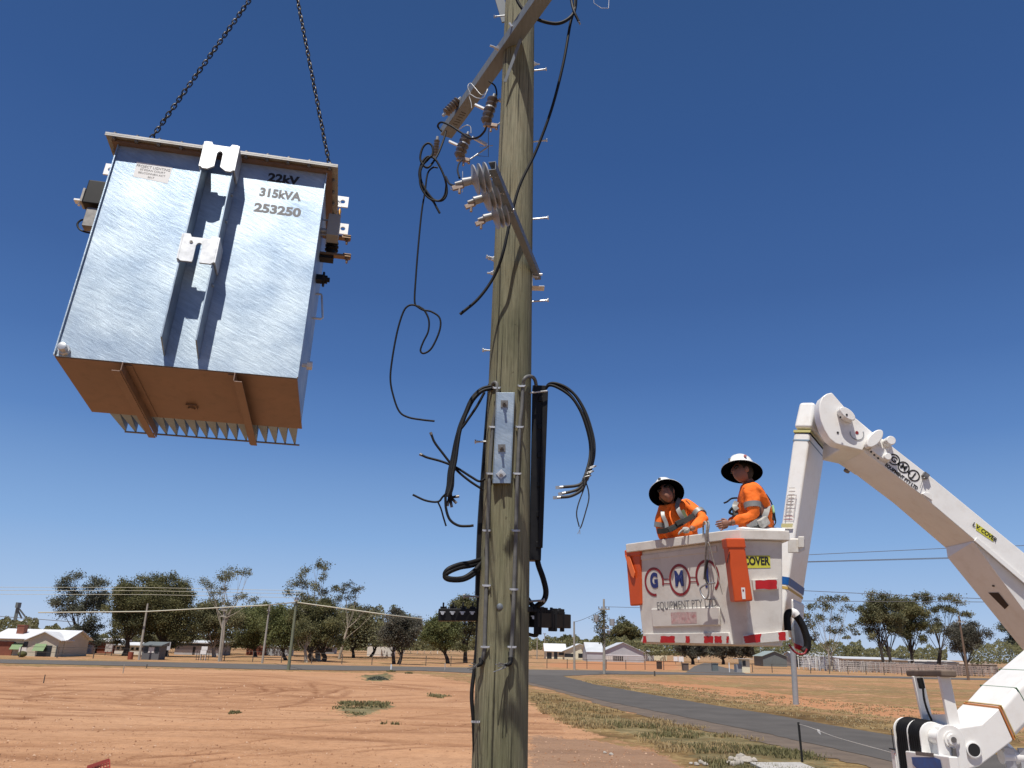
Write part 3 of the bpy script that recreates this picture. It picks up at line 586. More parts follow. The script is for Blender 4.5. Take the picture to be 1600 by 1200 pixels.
for s, px_l, px_r, mt in (('22kV', (418, 277), (467, 284), M['ink']), ('315kVA', (405, 300), (470, 309), M['inkgrey']), ('253250', (397, 324), (470, 334), M['inkgrey'])):
    p, r = tl(*px_l, 1, -hy), tl(*px_r, 1, -hy)
    t = tt(s, .088, 'lettering', mt, (p.x+r.x)/2, (p.z+r.z)/2, 0, yf, .0042)
    wdt = t.dimensions.x if t.dimensions.x else .2
    bw = max(v.co.x for v in t.data.vertices)-min(v.co.x for v in t.data.vertices); k = (r.x-p.x)/bw; xc = (p.x+r.x)/2
    for v in t.data.vertices: v.co.x = xc+(v.co.x-xc)*k
# side fittings
def sbox(name, c, s, mt, rot=None, bev=.003, par=None):
    b = MB(); b.box(c[0]-s[0]/2, c[0]+s[0]/2, c[1]-s[1]/2, c[1]+s[1]/2, c[2]-s[2]/2, c[2]+s[2]/2); return tb(b, name, mt, par, bevel=bev)
def lug(cx, cy, cz, sx):
    import bmesh
    b = MB(); n = 12; w_, h_ = .075, .09; out = []; inn = []
    for k in range(n):
        t = 2*math.pi*(k+.5)/n; dx, dz = math.cos(t), math.sin(t); m_ = max(abs(dx), abs(dz)); out.append((dx/m_*w_/2, dz/m_*h_/2)); inn.append((dx*.017, dz*.017))
    for yy, fl_ in ((cy-.005, False), (cy+.005, True)):
        for k in range(n):
            k2 = (k+1) % n; f = [(cx+out[k][0], yy, cz+out[k][1]), (cx+out[k2][0], yy, cz+out[k2][1]), (cx+inn[k2][0], yy, cz+inn[k2][1]), (cx+inn[k][0], yy, cz+inn[k][1])]
            b.add(f if not fl_ else f[::-1], [(0, 1, 2, 3)])
    for k in range(n):
        k2 = (k+1) % n
        b.add([(cx+out[k][0], cy-.005, cz+out[k][1]), (cx+out[k][0], cy+.005, cz+out[k][1]), (cx+out[k2][0], cy+.005, cz+out[k2][1]), (cx+out[k2][0], cy-.005, cz+out[k2][1])], [(0, 1, 2, 3)])
        b.add([(cx+inn[k][0], cy-.005, cz+inn[k][1]), (cx+inn[k2][0], cy-.005, cz+inn[k2][1]), (cx+inn[k2][0], cy+.005, cz+inn[k2][1]), (cx+inn[k][0], cy+.005, cz+inn[k][1])], [(0, 1, 2, 3)])
    return tb(b, 'lifting_lug', M['whitelug'])
M['whitelug'] = mat('pale_zinc_lug', (.78, .78, .77), .5, .15, var=.08)
p = tl(538, 316, 1, .05); lug(p.x-.01, .05, p.z, 1); lug(tl(537, 358, 1, .2).x-.006, .2, tl(537, 358, 1, .2).z, 1)
p = tl(170, 265, 1, .0); lug(p.x+.012, .0, p.z, -1)
# right side: grey surge box, brackets, terminals
p = tl(521, 357, 1, -.12); g = sbox('terminal_box', (p.x, -.12, p.z), (.075, .09, .17), mat('weathered_grey_box', (.3, .3, .29), .6, var=.15)); X0 = hx
b = MB()
for dz in (-.06, .06): b.cyl((X0-.01, -.12, p.z+dz), (p.x-.03, -.12, p.z+dz), .006, 6)
b.cyl((X0-.01, -.12, p.z-.03), (p.x-.03, -.12, p.z-.03), .018, 10); tb(b, 'box_stud', M['bare'], smooth=40)
for py, yy in ((372, 0.0), (401, .0)):
    p = tl(543, py, 1, yy); b = MB(); b.box(X0-.01, p.x+.02, yy-.02, yy+.02, p.z-.012, p.z+.003); b.box(p.x-.03, p.x+.022, yy-.024, yy+.024, p.z+.0035, p.z+.009); b.lathe((p.x-.002, yy, p.z-.012), (0, 0, -1), [(0, .015), (.012, .015), (.013, .008), (.04, .007), (.04, .001)], 8); tb(b, 'bushing_terminal', mat('brassy_terminal', (.24, .16, .1), .45, .6, var=.3) if py == 372 else bpy.data.materials['brassy_terminal'])
p0, p1 = tl(522, 378, 1, .02), tl(520, 402, 1, .02)
b = MB(); b.lathe((p0.x-.01, .02, p0.z+.01), (0, 0, -1), [(0, .03), (.02, .042), (.03, .03), (.05, .045), (.06, .03), (.08, .045), (.09, .03), (.13, .03), (.13, .001)], 12); b.box(X0-.01, p0.x+.01, -.01, .05, p1.z-.03, p1.z); tb(b, 'low_voltage_bushing', M['blackpl'], smooth=40)
b = MB(); p = tl(530, 336, 1, -.02); b.lathe((p.x, -.02, p.z+.05), (0, 0, -1), [(0, .006), (.02, .012), (.04, .008), (.06, .014), (.1, .005), (.1, .001)], 10); tb(b, 'bird_cap', mat('ochre_fitting', (.5, .26, .05), .45, .3), smooth=40)
p = tl(509, 437, 1, -.02); b = MB(); b.box(X0-.01, p.x-.02, -.045, .005, p.z-.02, p.z+.02); b.lathe((p.x-.02, -.02, p.z), (1, 0, 0), [(0, .05), (.012, .05), (.012, .028), (.03, .028), (.03, .016), (.045, .016), (.045, .001)], 8); tb(b, 'gauge', M['blackpl'], smooth=30)
p0, p1 = tl(503, 460, 1, .1), tl(499, 498, 1, .1); b = MB(); b.tube([V((X0-.01, .1, p0.z)), V((p0.x-.005, .1, p0.z)), V((p0.x, .1, p0.z-.01)), V((p1.x+.02, .1, p1.z+.01)), V((p1.x+.01, .1, p1.z)), V((X0-.01, .1, p1.z))], .007, 8); tb(b, 'side_handle', M['galv'], smooth=50)
p = tl(481, 571, 1, -.2); b = MB(); b.lathe((X0-.005, -.2, p.z), (1, 0, 0), [(0, .012), (p.x-X0+.0, .012), (p.x-X0+.0, .026), (p.x-X0+.03, .026), (p.x-X0+.03, .001)], 6); tb(b, 'earth_stud', M['whitelug'])
# left side: dark gauge with a curved lead
p = tl(146, 307, 1, -.1); b = MB(); b.box(p.x-.035, -hx+.02, -.15, -.05, p.z-.09, p.z+.09); tb(b, 'pressure_gauge', M['blackpl'], bevel=.008)
b = MB(); b.box(p.x-.05, p.x-.0355, -.15, -.07, p.z-.085, p.z+.02); tb(b, 'gauge_face', M['conc'], bevel=.003)
q = tl(125, 315, 1, -.1); b = MB(); b.box(q.x-.03, p.x-.0505, -.12, -.08, q.z-.006, q.z+.006); b.cyl((q.x, -.1, q.z-.03), (q.x, -.1, q.z+.004), .009, 6); tb(b, 'gauge_pointer', M['whitelug'])
q = tl(140, 345, 1, -.1); b = MB(); b.box(q.x-.025, -hx+.01, -.13, -.07, q.z-.06, q.z+.08); tb(b, 'gauge_bracket', M['boltm'], bevel=.003)
b = MB(); b.tube(spline([tl(x, y, 1, -.1) for x, y in ((137, 343), (127, 344), (121, 350), (124, 358), (132, 362), (141, 364))]), .006, 6); tb(b, 'sensor_lead', M['black'], smooth=60)
# chains: real links, alternately turned
APEX = at(449, -83, 4.58)
def chain(anchor, top, label, group=None):
    d = (top-anchor); Ln = d.length; d.normalize(); x = d.orthogonal().normalized(); y = d.cross(x); pitch = .036; n = int(Ln/pitch); b = MB()
    for i in range(n):
        c = anchor+d*(i+.5)*pitch+y*(.0015*math.sin(i)); u, v = (x, y) if i % 2 else (y, x); u = (u+v*.25*math.sin(i*2.1)).normalized()
        pts = []
        for k in range(12):
            t = 2*math.pi*k/12; pts.append(c+d*(math.cos(t)*.0165+(.0085 if math.cos(t) > 0 else -.0085))+u*math.sin(t)*.0125)
        b.tube(pts, .0046, 6, close=True)
    o = b.build('lifting_chain', M['chain'], smooth=60); return tag(o, label, 'chain', group)
def anchor_on(xp, yp):   # the point on the lid's centre line that lies on the seen chain
    best = None
    for i in range(-68, 69):
        p = TM @ V((i*.01, 0, TH+.03)); q = p-CAM; k = q.dot(FW); sx = 800+FOC*q.dot(RT)/k; sy = 600-FOC*q.dot(UP)/k
        (x0, y0), (x1, y1) = xp, yp; xi = x0+(x1-x0)*(sy-y0)/(y1-y0); e = abs(sx-xi)
        if best is None or e < best[0]: best = (e, p, i)
    return best[1]
A1 = anchor_on((218, 208), (383, 0)); A2 = anchor_on((514, 254), (465, 0))
for A in (A1, A2):
    p = TI @ A; b = MB(); b.box(p.x-.03, p.x+.03, -.006, .006, TH+.007, TH+.03); b.tube([V((p.x+.024*math.cos(t), 0, p.z+.005+.024*math.sin(t))) for t in [2*math.pi*k/14 for k in range(14)]], .006, 6, close=True); tb(b, 'lifting_eye', M['galv'], smooth=50)
chain(A1, APEX, 'dark steel lifting chain running up from the left end of the transformer lid')
chain(A2, APEX, 'dark steel lifting chain running steeply up from the right end of the transformer lid')
b = MB(); b.tube([APEX+V((.03*math.cos(t), 0, .04+.045*math.sin(t))) for t in [2*math.pi*k/16 for k in range(16)]], .011, 8, close=True); b.cyl(APEX+V((0, 0, .09)), APEX+V((0, 0, 3.2)), .009, 8)
tag(b.build('crane_hook', M['chain'], smooth=50), 'dark crane hook and wire above the two lifting chains', 'hook')
# ------------------------------------------------------------------ the timber pole in the foreground
PX0, PY0 = -.015, 6.7
def pole_c(z): return V((-.016+(z-2.5)*(-.0015), PY0, z))
def pole_r(z): return .213-(z-2.5)*.0078
PL = thing('utility_pole', 'tall weathered round timber pole in the foreground carrying brackets, conduits and cables', 'pole', (-.012, PY0, 0))
b = MB(); rs = []
for i in range(90):
    z = -.3+i*.135; r = pole_r(z); c = pole_c(z)
    rs.append([c+V((math.cos(t)*r*(1+.012*noise.noise(V((math.cos(t)*1.5, math.sin(t)*1.5, z*.35)))), math.sin(t)*r*(1+.012*noise.noise(V((math.cos(t)*1.5, math.sin(t)*1.5, z*.35)))), 0)) for t in [2*math.pi*k/56 for k in range(56)]])
b.rings(rs); b.build('shaft', M['pole'], PL, smooth=60)
PF = PY0-.2
def surf(x, y, off=0.0):     # pixel onto the pole's surface
    v = ray(x, y); lo, hi = 5.0, 6.75
    for _ in range(40):
        mid = (lo+hi)/2; p = CAM+v*(mid/v.y); c = pole_c(p.z)
        if (p.x-c.x)**2+(p.y-c.y)**2 < (pole_r(p.z)+off)**2: hi = mid
        else: lo = mid
    return CAM+v*(hi/v.y)
# step bolts
for (xr, yr, xt, yt) in ((834, 111, 854, 108), (834, 222, 855, 219), (834, 343, 857, 340), (834, 472, 857, 469), (776, 548, 754, 547), (777, 404, 760, 401), (765, 690, 742, 690), (746, 932, 724, 932), (822, 940, 851, 938), (790, 24, 772, 26), (836, 13, 855, 6)):
    s = 1 if xt > xr else -1; z = at(xr, yr, PY0).z; c = pole_c(z); a = c+V((s*(pole_r(z)-.03), 0, 0)); e = at(xt, yt, PY0-.02)
    b = MB(); b.cyl(a, e, .0085, 8); d = (e-a).normalized(); b.lathe(e-d*.012, d, [(0, .008), (0, .018), (.014, .018), (.014, .001)], 6); b.lathe(e-d*.03, d, [(0, .008), (0, .013), (.006, .013), (.006, .001)], 6)
    b.build('step_bolt', M['galv'] if yt < 900 else M['steelpost'], PL, smooth=40)
for (x, y, r) in ((779, 427, .03), (833, 100, .03), (781, 72, .03), (837, 432, .03), (770, 405, .03)):
    s = -1 if x < 805 else 1; z = at(x, y, PY0).z; c = pole_c(z)+V((s*pole_r(z), 0, 0)); b = MB(); b.lathe(c-V((s*.01, 0, 0)), (s, 0, 0), [(0, .03), (.016, .03), (.016, .018), (.035, .018), (.035, .009), (.07, .009), (.07, .001)], 6); b.build('through_bolt', M['galv'], PL, smooth=30)
z = at(781, 948, PF).z; c = surf(781, 948); b = MB(); b.lathe(c+V((0, .01, 0)), (0, -1, 0), [(0, .026), (.014, .026), (.018, .018), (.02, .001)], 16); b.build('bolt_head', M['armm'], PL, smooth=50)
# galvanised plate with three bolts on the front
pc = [(777, 613), (803, 613), (797, 755), (771, 755)]
yp = PF-.045
P4 = [V((at(x, y, yp).x, yp, at(x, y, yp).z)) for x, y in pc]
b = MB(); tlp, trp, brp, blp = P4
b.hexa([blp, brp, brp+V((0, .01, 0)), blp+V((0, .01, 0)), tlp, trp, trp+V((0, .01, 0)), tlp+V((0, .01, 0))])
for A_, B_ in ((tlp, blp), (trp, brp)):
    s = 1 if A_ is trp else -1; o_ = V((s*.006, 0, 0)); a0, a1 = A_+V((s*.001, 0, 0)), B_+V((s*.001, 0, 0)); b.hexa([a1, a1+o_, a1+o_+V((0, .07, 0)), a1+V((0, .07, 0)), a0, a0+o_, a0+o_+V((0, .07, 0)), a0+V((0, .07, 0))] if s > 0 else [a1+o_, a1, a1+V((0, .07, 0)), a1+o_+V((0, .07, 0)), a0+o_, a0, a0+V((0, .07, 0)), a0+o_+V((0, .07, 0))])
PLATE = b.build('mounting_plate', M['galvsheet'], PL, bevel=.002)
for (x, y, rt) in ((788, 631, 0), (784, 700, .05), (783, 741, .78)):
    p = onplane(x, y, V((0, yp-.001, 0)), V((0, 1, 0))); b = MB(); c, s = math.cos(rt)*.031, math.sin(rt)*.031
    b.prism([p+V((c-s, 0, s+c)), p+V((-c-s, 0, -s+c)), p+V((-c+s, 0, -s-c)), p+V((c+s, 0, s-c))], (0, -.007, 0)); b.lathe(p+V((0, -.007, 0)), (0, -1, 0), [(0, .019), (.018, .019), (.018, .011), (.055, .011), (.055, .001)], 6)
    b.build('plate_bolt', M['boltm'] if y < 720 else M['galv'], PL, smooth=30)
# upper crossarm: passes the left side of the pole and comes towards the camera
zA = 2.5+6.55*math.tan(R(41.4)); 
def beam(name, pa, pb, z, w_, h_, mt, ext=(0, 0)):
    a, c = gz(*pa, z), gz(*pb, z); d = (c-a).normalized(); a = a-d*ext[0]; c = c+d*ext[1]; b = MB(); b.bar(a+V((0, 0, h_/2)), c+V((0, 0, h_/2)), w_, h_); return b.build(name, mt, PL, bevel=.004), a, c
zA = at(812, 62, 6.46).z
arm1, a1, a2 = beam('crossarm', (697, 214), (842, 10), zA, .15, .12, M['armm'], (0, .6))
ad = (a2-a1).normalized(); an = V((-ad.y, ad.x, 0))
b = MB(); ga, gb = at(868, 58, 6.35), at(786, 128, 6.50); b.bar(at(814, 60, 6.42), at(789, 128, 6.48), .03, .008, V((0, 1, 0))); b.build('arm_brace', M['armm'], PL)
b = MB(); b.bar(at(772, -30, 6.86), at(791, 34, 6.88), .10, .02, V((0, 1, 0))); b.build('rear_brace', M['armm'], PL)
b = MB(); c = at(779, 76, 6.55); b.cyl(c, c+V((-.09, -.03, .01)), .01, 8); b.lathe(c, (-1, -.3, 0), [(0, .03), (.02, .03), (.02, .018), (.045, .018), (.045, .001)], 6); b.cyl(at(800, 42, 6.36), at(796, 36, 6.36), .012, 6); b.build('arm_bolt', M['galv'], PL, smooth=40)
# stencil marks on the underside of the arm
b = MB()
for k in range(7):
    t = .26+.055*k; c = a1.lerp(a2, 0)+ad*(t*.9)+V((0, 0, -.0006)); 
    for u, v in ((-.03, .035),): b.add([c+an*u-ad*.008, c+an*u+ad*.006, c+an*v+ad*(.006+.006*(k % 3-1)), c+an*v-ad*(.008-.006*(k % 3-1))], [(0, 1, 2, 3)])
b.build('stencil_mark', M['ink'], PL)
# lower arm carrying the surge arresters
zB = at(843, 432, 6.72).z
c0 = at(843, 432, 6.72); c1 = gz(774, 264, zB)
dB = (c1-c0).normalized(); nB = V((-dB.y, dB.x, 0))
b = MB(); b.bar(c0-dB*.06+V((0, 0, .03)), c1+V((0, 0, .03)), .006, .065); b.bar(c0-dB*.06+nB*-.028+V((0, 0, -.001)), c1+nB*-.028+V((0, 0, -.001)), .055, .006)
b.bar(c0-dB*.06+nB*-.028+V((0, 0, .066)), c1+nB*-.028+V((0, 0, .066)), .055, .006)
b.build('arrester_arm', M['armm'], PL)
b = MB(); e = at(836, 436, 6.7); b.box(e.x-.03, e.x+.09, e.y-.05, e.y+.05, e.z-.1, e.z-.092); b.box(e.x-.03, e.x-.022, e.y-.05, e.y+.05, e.z-.09, e.z+.1); b.cyl(e+V((.0, 0, .05)), e+V((.07, 0, .05)), .012, 8); b.build('arm_clamp', M['galv'], PL, bevel=.002)
def place(n, o): return o
# surge arresters lying on their sides off the lower arm
def arrester(pa, pb, label, body_len=.19):
    # pa pixel at arm (stud), pb pixel at the far metal end
    tz = zB+.02
    sA = onplane(*pa, V((0, 0, tz)), V((0, 0, 1))); tA = sA
    e = CAM+ray(*pb)*((sA.y-.02)/ray(*pb).y); d = (e-sA); Ln = d.length; d.normalize()
    t = thing('surge_arrester', label, 'surge arrester', sA, group='surge arresters on the lower crossarm')
    b = MB(); b.cyl(sA, sA+d*Ln*.3, .011, 8); b.lathe(sA+d*.01, d, [(0, .02), (.02, .02), (.02, .001)], 6); b.build('stud', M['bare'], t, smooth=40)
    b = MB(); s0 = Ln*.22; s1 = Ln*.62; pr = [(s0, .001), (s0, .03)]
    for k in range(3):
        q = s0+(s1-s0)*(k+.12)/3; pr += [(q, .03), (q+.002, .112), (q+.012, .115), (q+.03, .04)]
    pr += [(s1, .032), (s1, .001)]; b.lathe(sA, d, pr, 28); b.build('sheds', M['poly'], t, smooth=50)
    b = MB(); b.lathe(sA, d, [(s1, .001), (s1, .03), (s1+.07, .034), (s1+.07, .02), (Ln, .016), (Ln, .001)], 14); b.build('end_cap', M['poly'], t, smooth=40)
    b = MB(); u = V((0, 0, 1)); c = sA+d*(s1+.06); b.bar(c-u*.028, sA+d*(Ln+.02)-u*.034, .02, .035); b.cyl(c+d*.03-u*.05, c+d*.03-u*.09, .012, 6); b.build('terminal_clamp', mat('tarnished_clamp', (.35, .27, .22), .5, .5, var=.3, scale=20) if 'tarnished_clamp' not in bpy.data.materials else bpy.data.materials['tarnished_clamp'], t, bevel=.002)
    return t
arrester((778, 273), (711, 288), 'topmost of three grey finned surge arresters on the lower crossarm, tied to the hanging coil')
arrester((790, 299), (731, 317), 'middle of the three grey finned surge arresters on the lower crossarm')
arrester((803, 328), (747, 344), 'lowest of the three grey finned surge arresters, nearest the pole')
# brown ribbed insulators below the upper crossarm
def cutout(pa, pb, Y, r, n, label, fit=True, arm=None):
    a, c = at(*pa, Y), at(*pb, Y); d = (c-a); Ln = d.length; d.normalize()
    t = thing('fuse_cutout', label, 'insulator', c, group='brown insulators under the upper crossarm')
    pr = [(0, .001), (0, r*.6)]
    for k in range(n):
        q = Ln*k/n; pr += [(q+.002, r*.62), (q+Ln/n*.35, r), (q+Ln/n*.55, r), (q+Ln/n*.95, r*.66)]
    pr += [(Ln, r*.55), (Ln, .001)]
    b = MB(); b.lathe(a, d, pr, 20); b.build('porcelain_body', M['porc'], t, smooth=45)
    b = MB(); b.lathe(a-d*.05, d, [(0, .001), (0, .016), (.055, .02), (.055, .001)], 8); b.lathe(c-d*.004, d, [(0, .022), (.05, .018), (.05, .001)], 8); b.build('end_fitting', M['bare'], t, smooth=40)
    if fit:
        x = V((1, 0, 0)); b = MB(); e = a+d*.02+x*r; b.bar(e, e+x*.17-V((0, 0, .10)), .03, .03); b.build('hinge_arm', M['galv'], t, bevel=.002)
        e2 = e+x*.19-V((0, 0, .12)); b = MB(); b.cyl(e2, c+x*.13-V((0, 0, .02)), .009, 8); b.cyl(e2-V((.1, 0, .0)), e2+V((.05, -.02, .0)), .005, 6); b.build('fuse_tube', M['bare'], t, smooth=40)
        b = MB(); f = c+d*.02; b.bar(f, f+x*.13-V((0, 0, .02)), .04, .04); b.cyl(f+x*.06, f+x*.06-V((0, 0, .09)), .014, 6); b.cyl(f+x*.12, f+x*.12-V((0, 0, .06)), .016, 6); b.build('contact', bpy.data.materials['tarnished_clamp'], t, bevel=.003)
        b = MB(); m_ = a.lerp(c, .45); q = m_-x*(r+.001); b.bar(q, q-x*.1+V((0, 0, .05)), .03, .02); b.lathe(m_-d*.012, d, [(0, r*.9), (.02, r*.9), (.02, .01)], 16); b.build('mounting_band', M['galv'], t)
    return t
cutout((771, 153), (759, 192), 6.9, .062, 5, 'brown ribbed fuse cutout hanging from the upper crossarm right beside the pole')
cutout((730, 212), (717, 246), 7.5, .066, 5, 'brown ribbed fuse cutout hanging below the middle of the upper crossarm, above the surge arresters')
cutout((716, 157), (696, 177), 7.6, .055, 6, 'small dark brown ribbed insulator tilted above the left end of the upper crossarm', fit=False)
cutout((683, 219), (680, 245), 8.0, .037, 6, 'slim upright brown insulator at the far left tip of the upper crossarm', fit=False)
# conduits down the front of the pole
def on(x, y, off): p = surf(x, y, off); return p
def conduit(pts, r, mt, name='conduit', off=None, parent=PL):
    P = [on(x, y, (off or r)) for x, y in pts]; b = MB(); b.tube(spline(P, 6), r, 10); return b.build(name, mt, parent, smooth=60)
LC = [(777, 603), (775, 640), (770, 667), (765, 740), (763, 800), (761, 850), (760, 915), (758, 970), (757, 1010), (755, 1026), (751, 1037)]
RCc = [(817, 605), (815, 640), (812, 667), (808, 753), (806, 829), (803, 921), (801, 970), (799, 1013), (797, 1035)]
b = MB(); P = [on(x, y, .018) for x, y in LC]; P = [P[0]+V((-.05, .1, -.02)), P[0]+V((-.035, .03, .035))]+P; b.tube(spline(P, 6), .0165, 10); b.build('conduit', M['greycond'], PL, smooth=60)
b = MB(); P = [on(x, y, .018) for x, y in RCc]; P = [at(839, 612, 6.72), at(836, 594, 6.66), at(829, 588, 6.58), at(820, 591, 6.50)]+P; b.tube(spline(P, 6), .0165, 10); b.build('conduit', M['greycond'], PL, smooth=60)
b = MB()
for x, y in ((776, 606), (770, 667), (766, 740), (760, 829), (760, 915), (758, 1011), (815, 603), (812, 667), (808, 740), (806, 829), (803, 921), (800, 1011), (743, 1128)):
    p = on(x, y, .034); b.bar(p+V((-.035, .006, 0)), p+V((.035, .006, 0)), .012, .016); b.cyl(p+V((.03, 0, 0)), p+V((.03, -.02, 0)), .005, 6); b.cyl(p+V((-.03, 0, 0)), p+V((-.03, -.02, 0)), .005, 6)
pieces(b, 'saddle_clip', M['galv'], PL)
# frayed cores at the bottom of each conduit
b = MB()
for (x0, y0, ends) in ((751, 1037, ((733, 1040), (729, 1044), (737, 1036), (732, 1047))), (797, 1035, ((778, 1041), (771, 1050), (775, 1038), (783, 1046), (780, 1036)))):
    for ex, ey in ends: b.tube(spline([on(x0, y0, .03), on((x0+ex)/2, (y0+ey)/2+2, .06), at(ex, ey, 6.30+random.uniform(-.04, .04))], 5), .004, 5)
b.build('bare_cores', M['bare'], PL, smooth=60)
b = MB()
for x0, y0 in ((751, 1037), (797, 1036)):
    b.tube(spline([on(x0+1, y0-8, .02), on(x0, y0, .035), on(x0-6, y0+4, .06)], 5), [.022, .022, .02, .02, .018, .018, .018, .016, .014, .012, .012][:11], 8)
b.build('cable_end', M['black'], PL, smooth=60)
# black trunking: a slim one down the left edge, a deep one on the right
b = MB(); P = [at(768, 600, 6.72), at(763, 660, 6.72), at(757, 740, 6.72), (at(751, 830, 6.72)), at(748, 930, 6.72)]
b.tube(spline(P, 5), .034, 6); b.build('cable_trunking', M['blackpl'], PL, smooth=30)
b = MB(); P = [at(748, 930, 6.72), at(746, 990, 6.72), at(742, 1040, 6.70), at(737, 1085, 6.66), at(740, 1130, 6.64), at(742, 1200, 6.64), at(743, 1300, 6.66)]; b.tube(spline(P, 6), .016, 8); b.build('down_cable', M['black'], PL, smooth=60)
zt, zb = at(843, 604, 6.72).z, at(836, 876, 6.72).z
xt0, xt1 = at(832, 604, 6.72).x, at(854, 604, 6.72).x; xb0, xb1 = at(827, 876, 6.72).x, at(845, 876, 6.72).x
b = MB(); b.hexa([(xb0, 6.68, zb), (xb1, 6.68, zb), (xb1, 6.82, zb), (xb0, 6.82, zb), (xt0, 6.68, zt), (xt1, 6.68, zt), (xt1, 6.82, zt), (xt0, 6.82, zt)])
for k in range(6): z = zb+(zt-zb)*(k+.4)/6; b.box(xb1-.045, xb1+.008, 6.668, 6.6795, z, z+.05)
b.hexa([(xb1-.03, 6.655, zb+.1), (xb1+.012, 6.655, zb+.1), (xb1+.012, 6.6675, zb+.1), (xb1-.03, 6.6675, zb+.1), (xt1-.035, 6.655, zt-.06), (xt1+.012, 6.655, zt-.06), (xt1+.012, 6.6675, zt-.06), (xt1-.035, 6.6675, zt-.06)])
b.build('cable_riser_box', M['blackpl'], PL, bevel=.004)
b = MB(); b.cyl(at(828, 614, 6.6), at(855, 611, 6.62), .008, 6); b.build('riser_strap', M['galv'], PL)
# fuse switch boards each side of the pole
def fuseboard(x0, x1, y, Y0, Y1, hz, n, label, drop):
    A_, B_ = at(x0, y, Y0), at(x1, y+drop, Y1); t = thing('fuse_board', label, 'fuse board', A_.lerp(B_, .5)); b = MB(); b.bar(A_, B_, .16, hz); b.build('base', M['blackpl'], t, bevel=.006)
    d = (B_-A_).normalized(); nn = V((d.y, -d.x, 0)).normalized(); Ln = (B_-A_).length
    for k in range(n):
        c = A_+d*Ln*(k+.5)/n; q = MB(); wv = Ln/n*.3; q.box(-wv, wv, -.05, .05, hz/2+.001, hz/2+.018, Matrix.Translation(c)); q.box(-wv*.25, wv*.25, -.06, -.02, hz/2+.0185, hz/2+.05, Matrix.Translation(c)); q.build('fuse_carrier', M['blackpl'], t, bevel=.003)
        q = MB(); q.cyl(c+V((0, -.082, hz*.12)), c+V((0, -.098, hz*.12)), .014, 8); q.box(-.022, .022, -.094, -.082, hz*.18, hz*.18+.008, Matrix.Translation(c)); q.build('terminal', M['galv'], t)
    return t, A_, B_
fuseboard(685, 746, 961, 6.75, 6.78, .098, 4, 'black row of fuse holders sticking out to the left of the timber pole', 0)
t, A_, B_ = fuseboard(826, 880, 968, 6.75, 7.3, .12, 4, 'black jagged row of open fuse switches sticking out to the right of the timber pole', 3)
b = MB(); rr_ = random.Random(4)
for k in range(12):
    c = A_.lerp(B_, (k+.3)/12)+V((0, -.06, 0)); s = rr_.uniform(.03, .05)
    b.box(c.x-s*.6, c.x+s*.6, c.y-.08, c.y, c.z+rr_.choice((.055, -.09-.03*(k < 6))), c.z+rr_.choice((.085, .1))-(.0)); 
b.build('switch_jaws', M['blackpl'], t, bevel=.004)
b = MB(); b.tube(spline([at(822, 990, 6.7), at(838, 993, 6.8), at(840, 982, 6.8)], 5), .014, 8); b.build('lower_handle', M['blackpl'], t, smooth=60)
# ------------------------------------------------------------------ loose cables
def cable(pts, Y, r, mt, label, group=None, name='cable', k=8, cat='cable', lugs=(), n=8):
    b = MB(); P = spline(pix(pts, Y), k); b.tube(P, r, n)
    o = b.build(name, mt, smooth=70)
    tag(o, label, cat, group); return o, P
def addlug(o, p, d, s=1.0):
    p = V(p); d = V(d).normalized(); b = MB(); x = d.orthogonal().normalized()
    b.cyl(p-d*.02*s, p+d*.02*s, .012*s, 8); b.bar(p+d*.02*s, p+d*.055*s, .022*s, .005*s, x)
    l = b.build('cable_lug', M['bare'], o, smooth=40); return l
o, P = cable([(800, -25, 6.2), (812, 8, 6.2), (835, 28, 6.2), (868, 37, 6.2), (890, 28, 6.2), (899, 10, 6.25), (899, -25, 6.3)], 6.2, .017, M['black'], 'thick black cable hanging in a loop across the top of the timber pole')
o, P = cable([(890, -25, 6.25), (893, 2, 6.25), (897, 18, 6.2), (904, 33, 6.2)], 6.2, .014, M['black'], 'short black cable tail with a lug at the top right of the pole'); addlug(o, P[-1], P[-1]-P[-3], .8)
cable([(897, -25, 6.24), (898, 10, 6.24), (891, 38, 6.25), (880, 100, 6.25), (862, 170, 6.3), (838, 235, 6.35), (812, 290, 6.35), (797, 345, 6.35), (786, 395, 6.35), (772, 432, 6.4), (748, 466, 6.4), (719, 491, 6.4)], 6.3, .014, M['black'], 'long black cable crossing in front of the pole from upper right to lower left')
cable([(930, -20), (928, 5), (951, 13), (949, -20)], 6.3, .003, M['earth'], 'thin bent bright wire at the top edge right of the pole', k=2)
# coil and the thin drooping lead on the left
coil = [(697, 205, 7.6), (692, 222, 7.4), (682, 245, 7.2), (668, 262, 7.1), (657, 250, 7.1), (660, 232, 7.1), (668, 224, 7.1), (675, 228, 7.1), (676, 240, 7.1), (668, 250, 7.1), (658, 262, 7.1), (658, 282, 7.1), (666, 298, 7.1), (678, 312, 7.1), (691, 313, 7.1), (698, 302, 7.1), (696, 282, 7.1), (688, 262, 7.1), (679, 248, 7.1), (668, 245, 7.12), (659, 255, 7.12), (655, 272, 7.12), (659, 290, 7.12), (667, 305, 7.12), (677, 315, 7.12), (682, 324, 7.12), (687, 333, 7.12)]
cable(coil, 7.1, .012, M['black'], 'black cable wound into a hanging coil left of the pole')
cable([(676, 243, 7.05), (666, 250, 7.05), (657, 268, 7.05), (657, 290, 7.05), (668, 308, 7.05), (684, 314, 7.05), (694, 306, 7.05), (697, 290, 7.0), (696, 276, 6.8), (702, 287, 6.2), (712, 290, 5.5), (718, 287, 5.2)], 7, .010, M['black'], 'black lead joining the hanging coil to the topmost surge arrester')
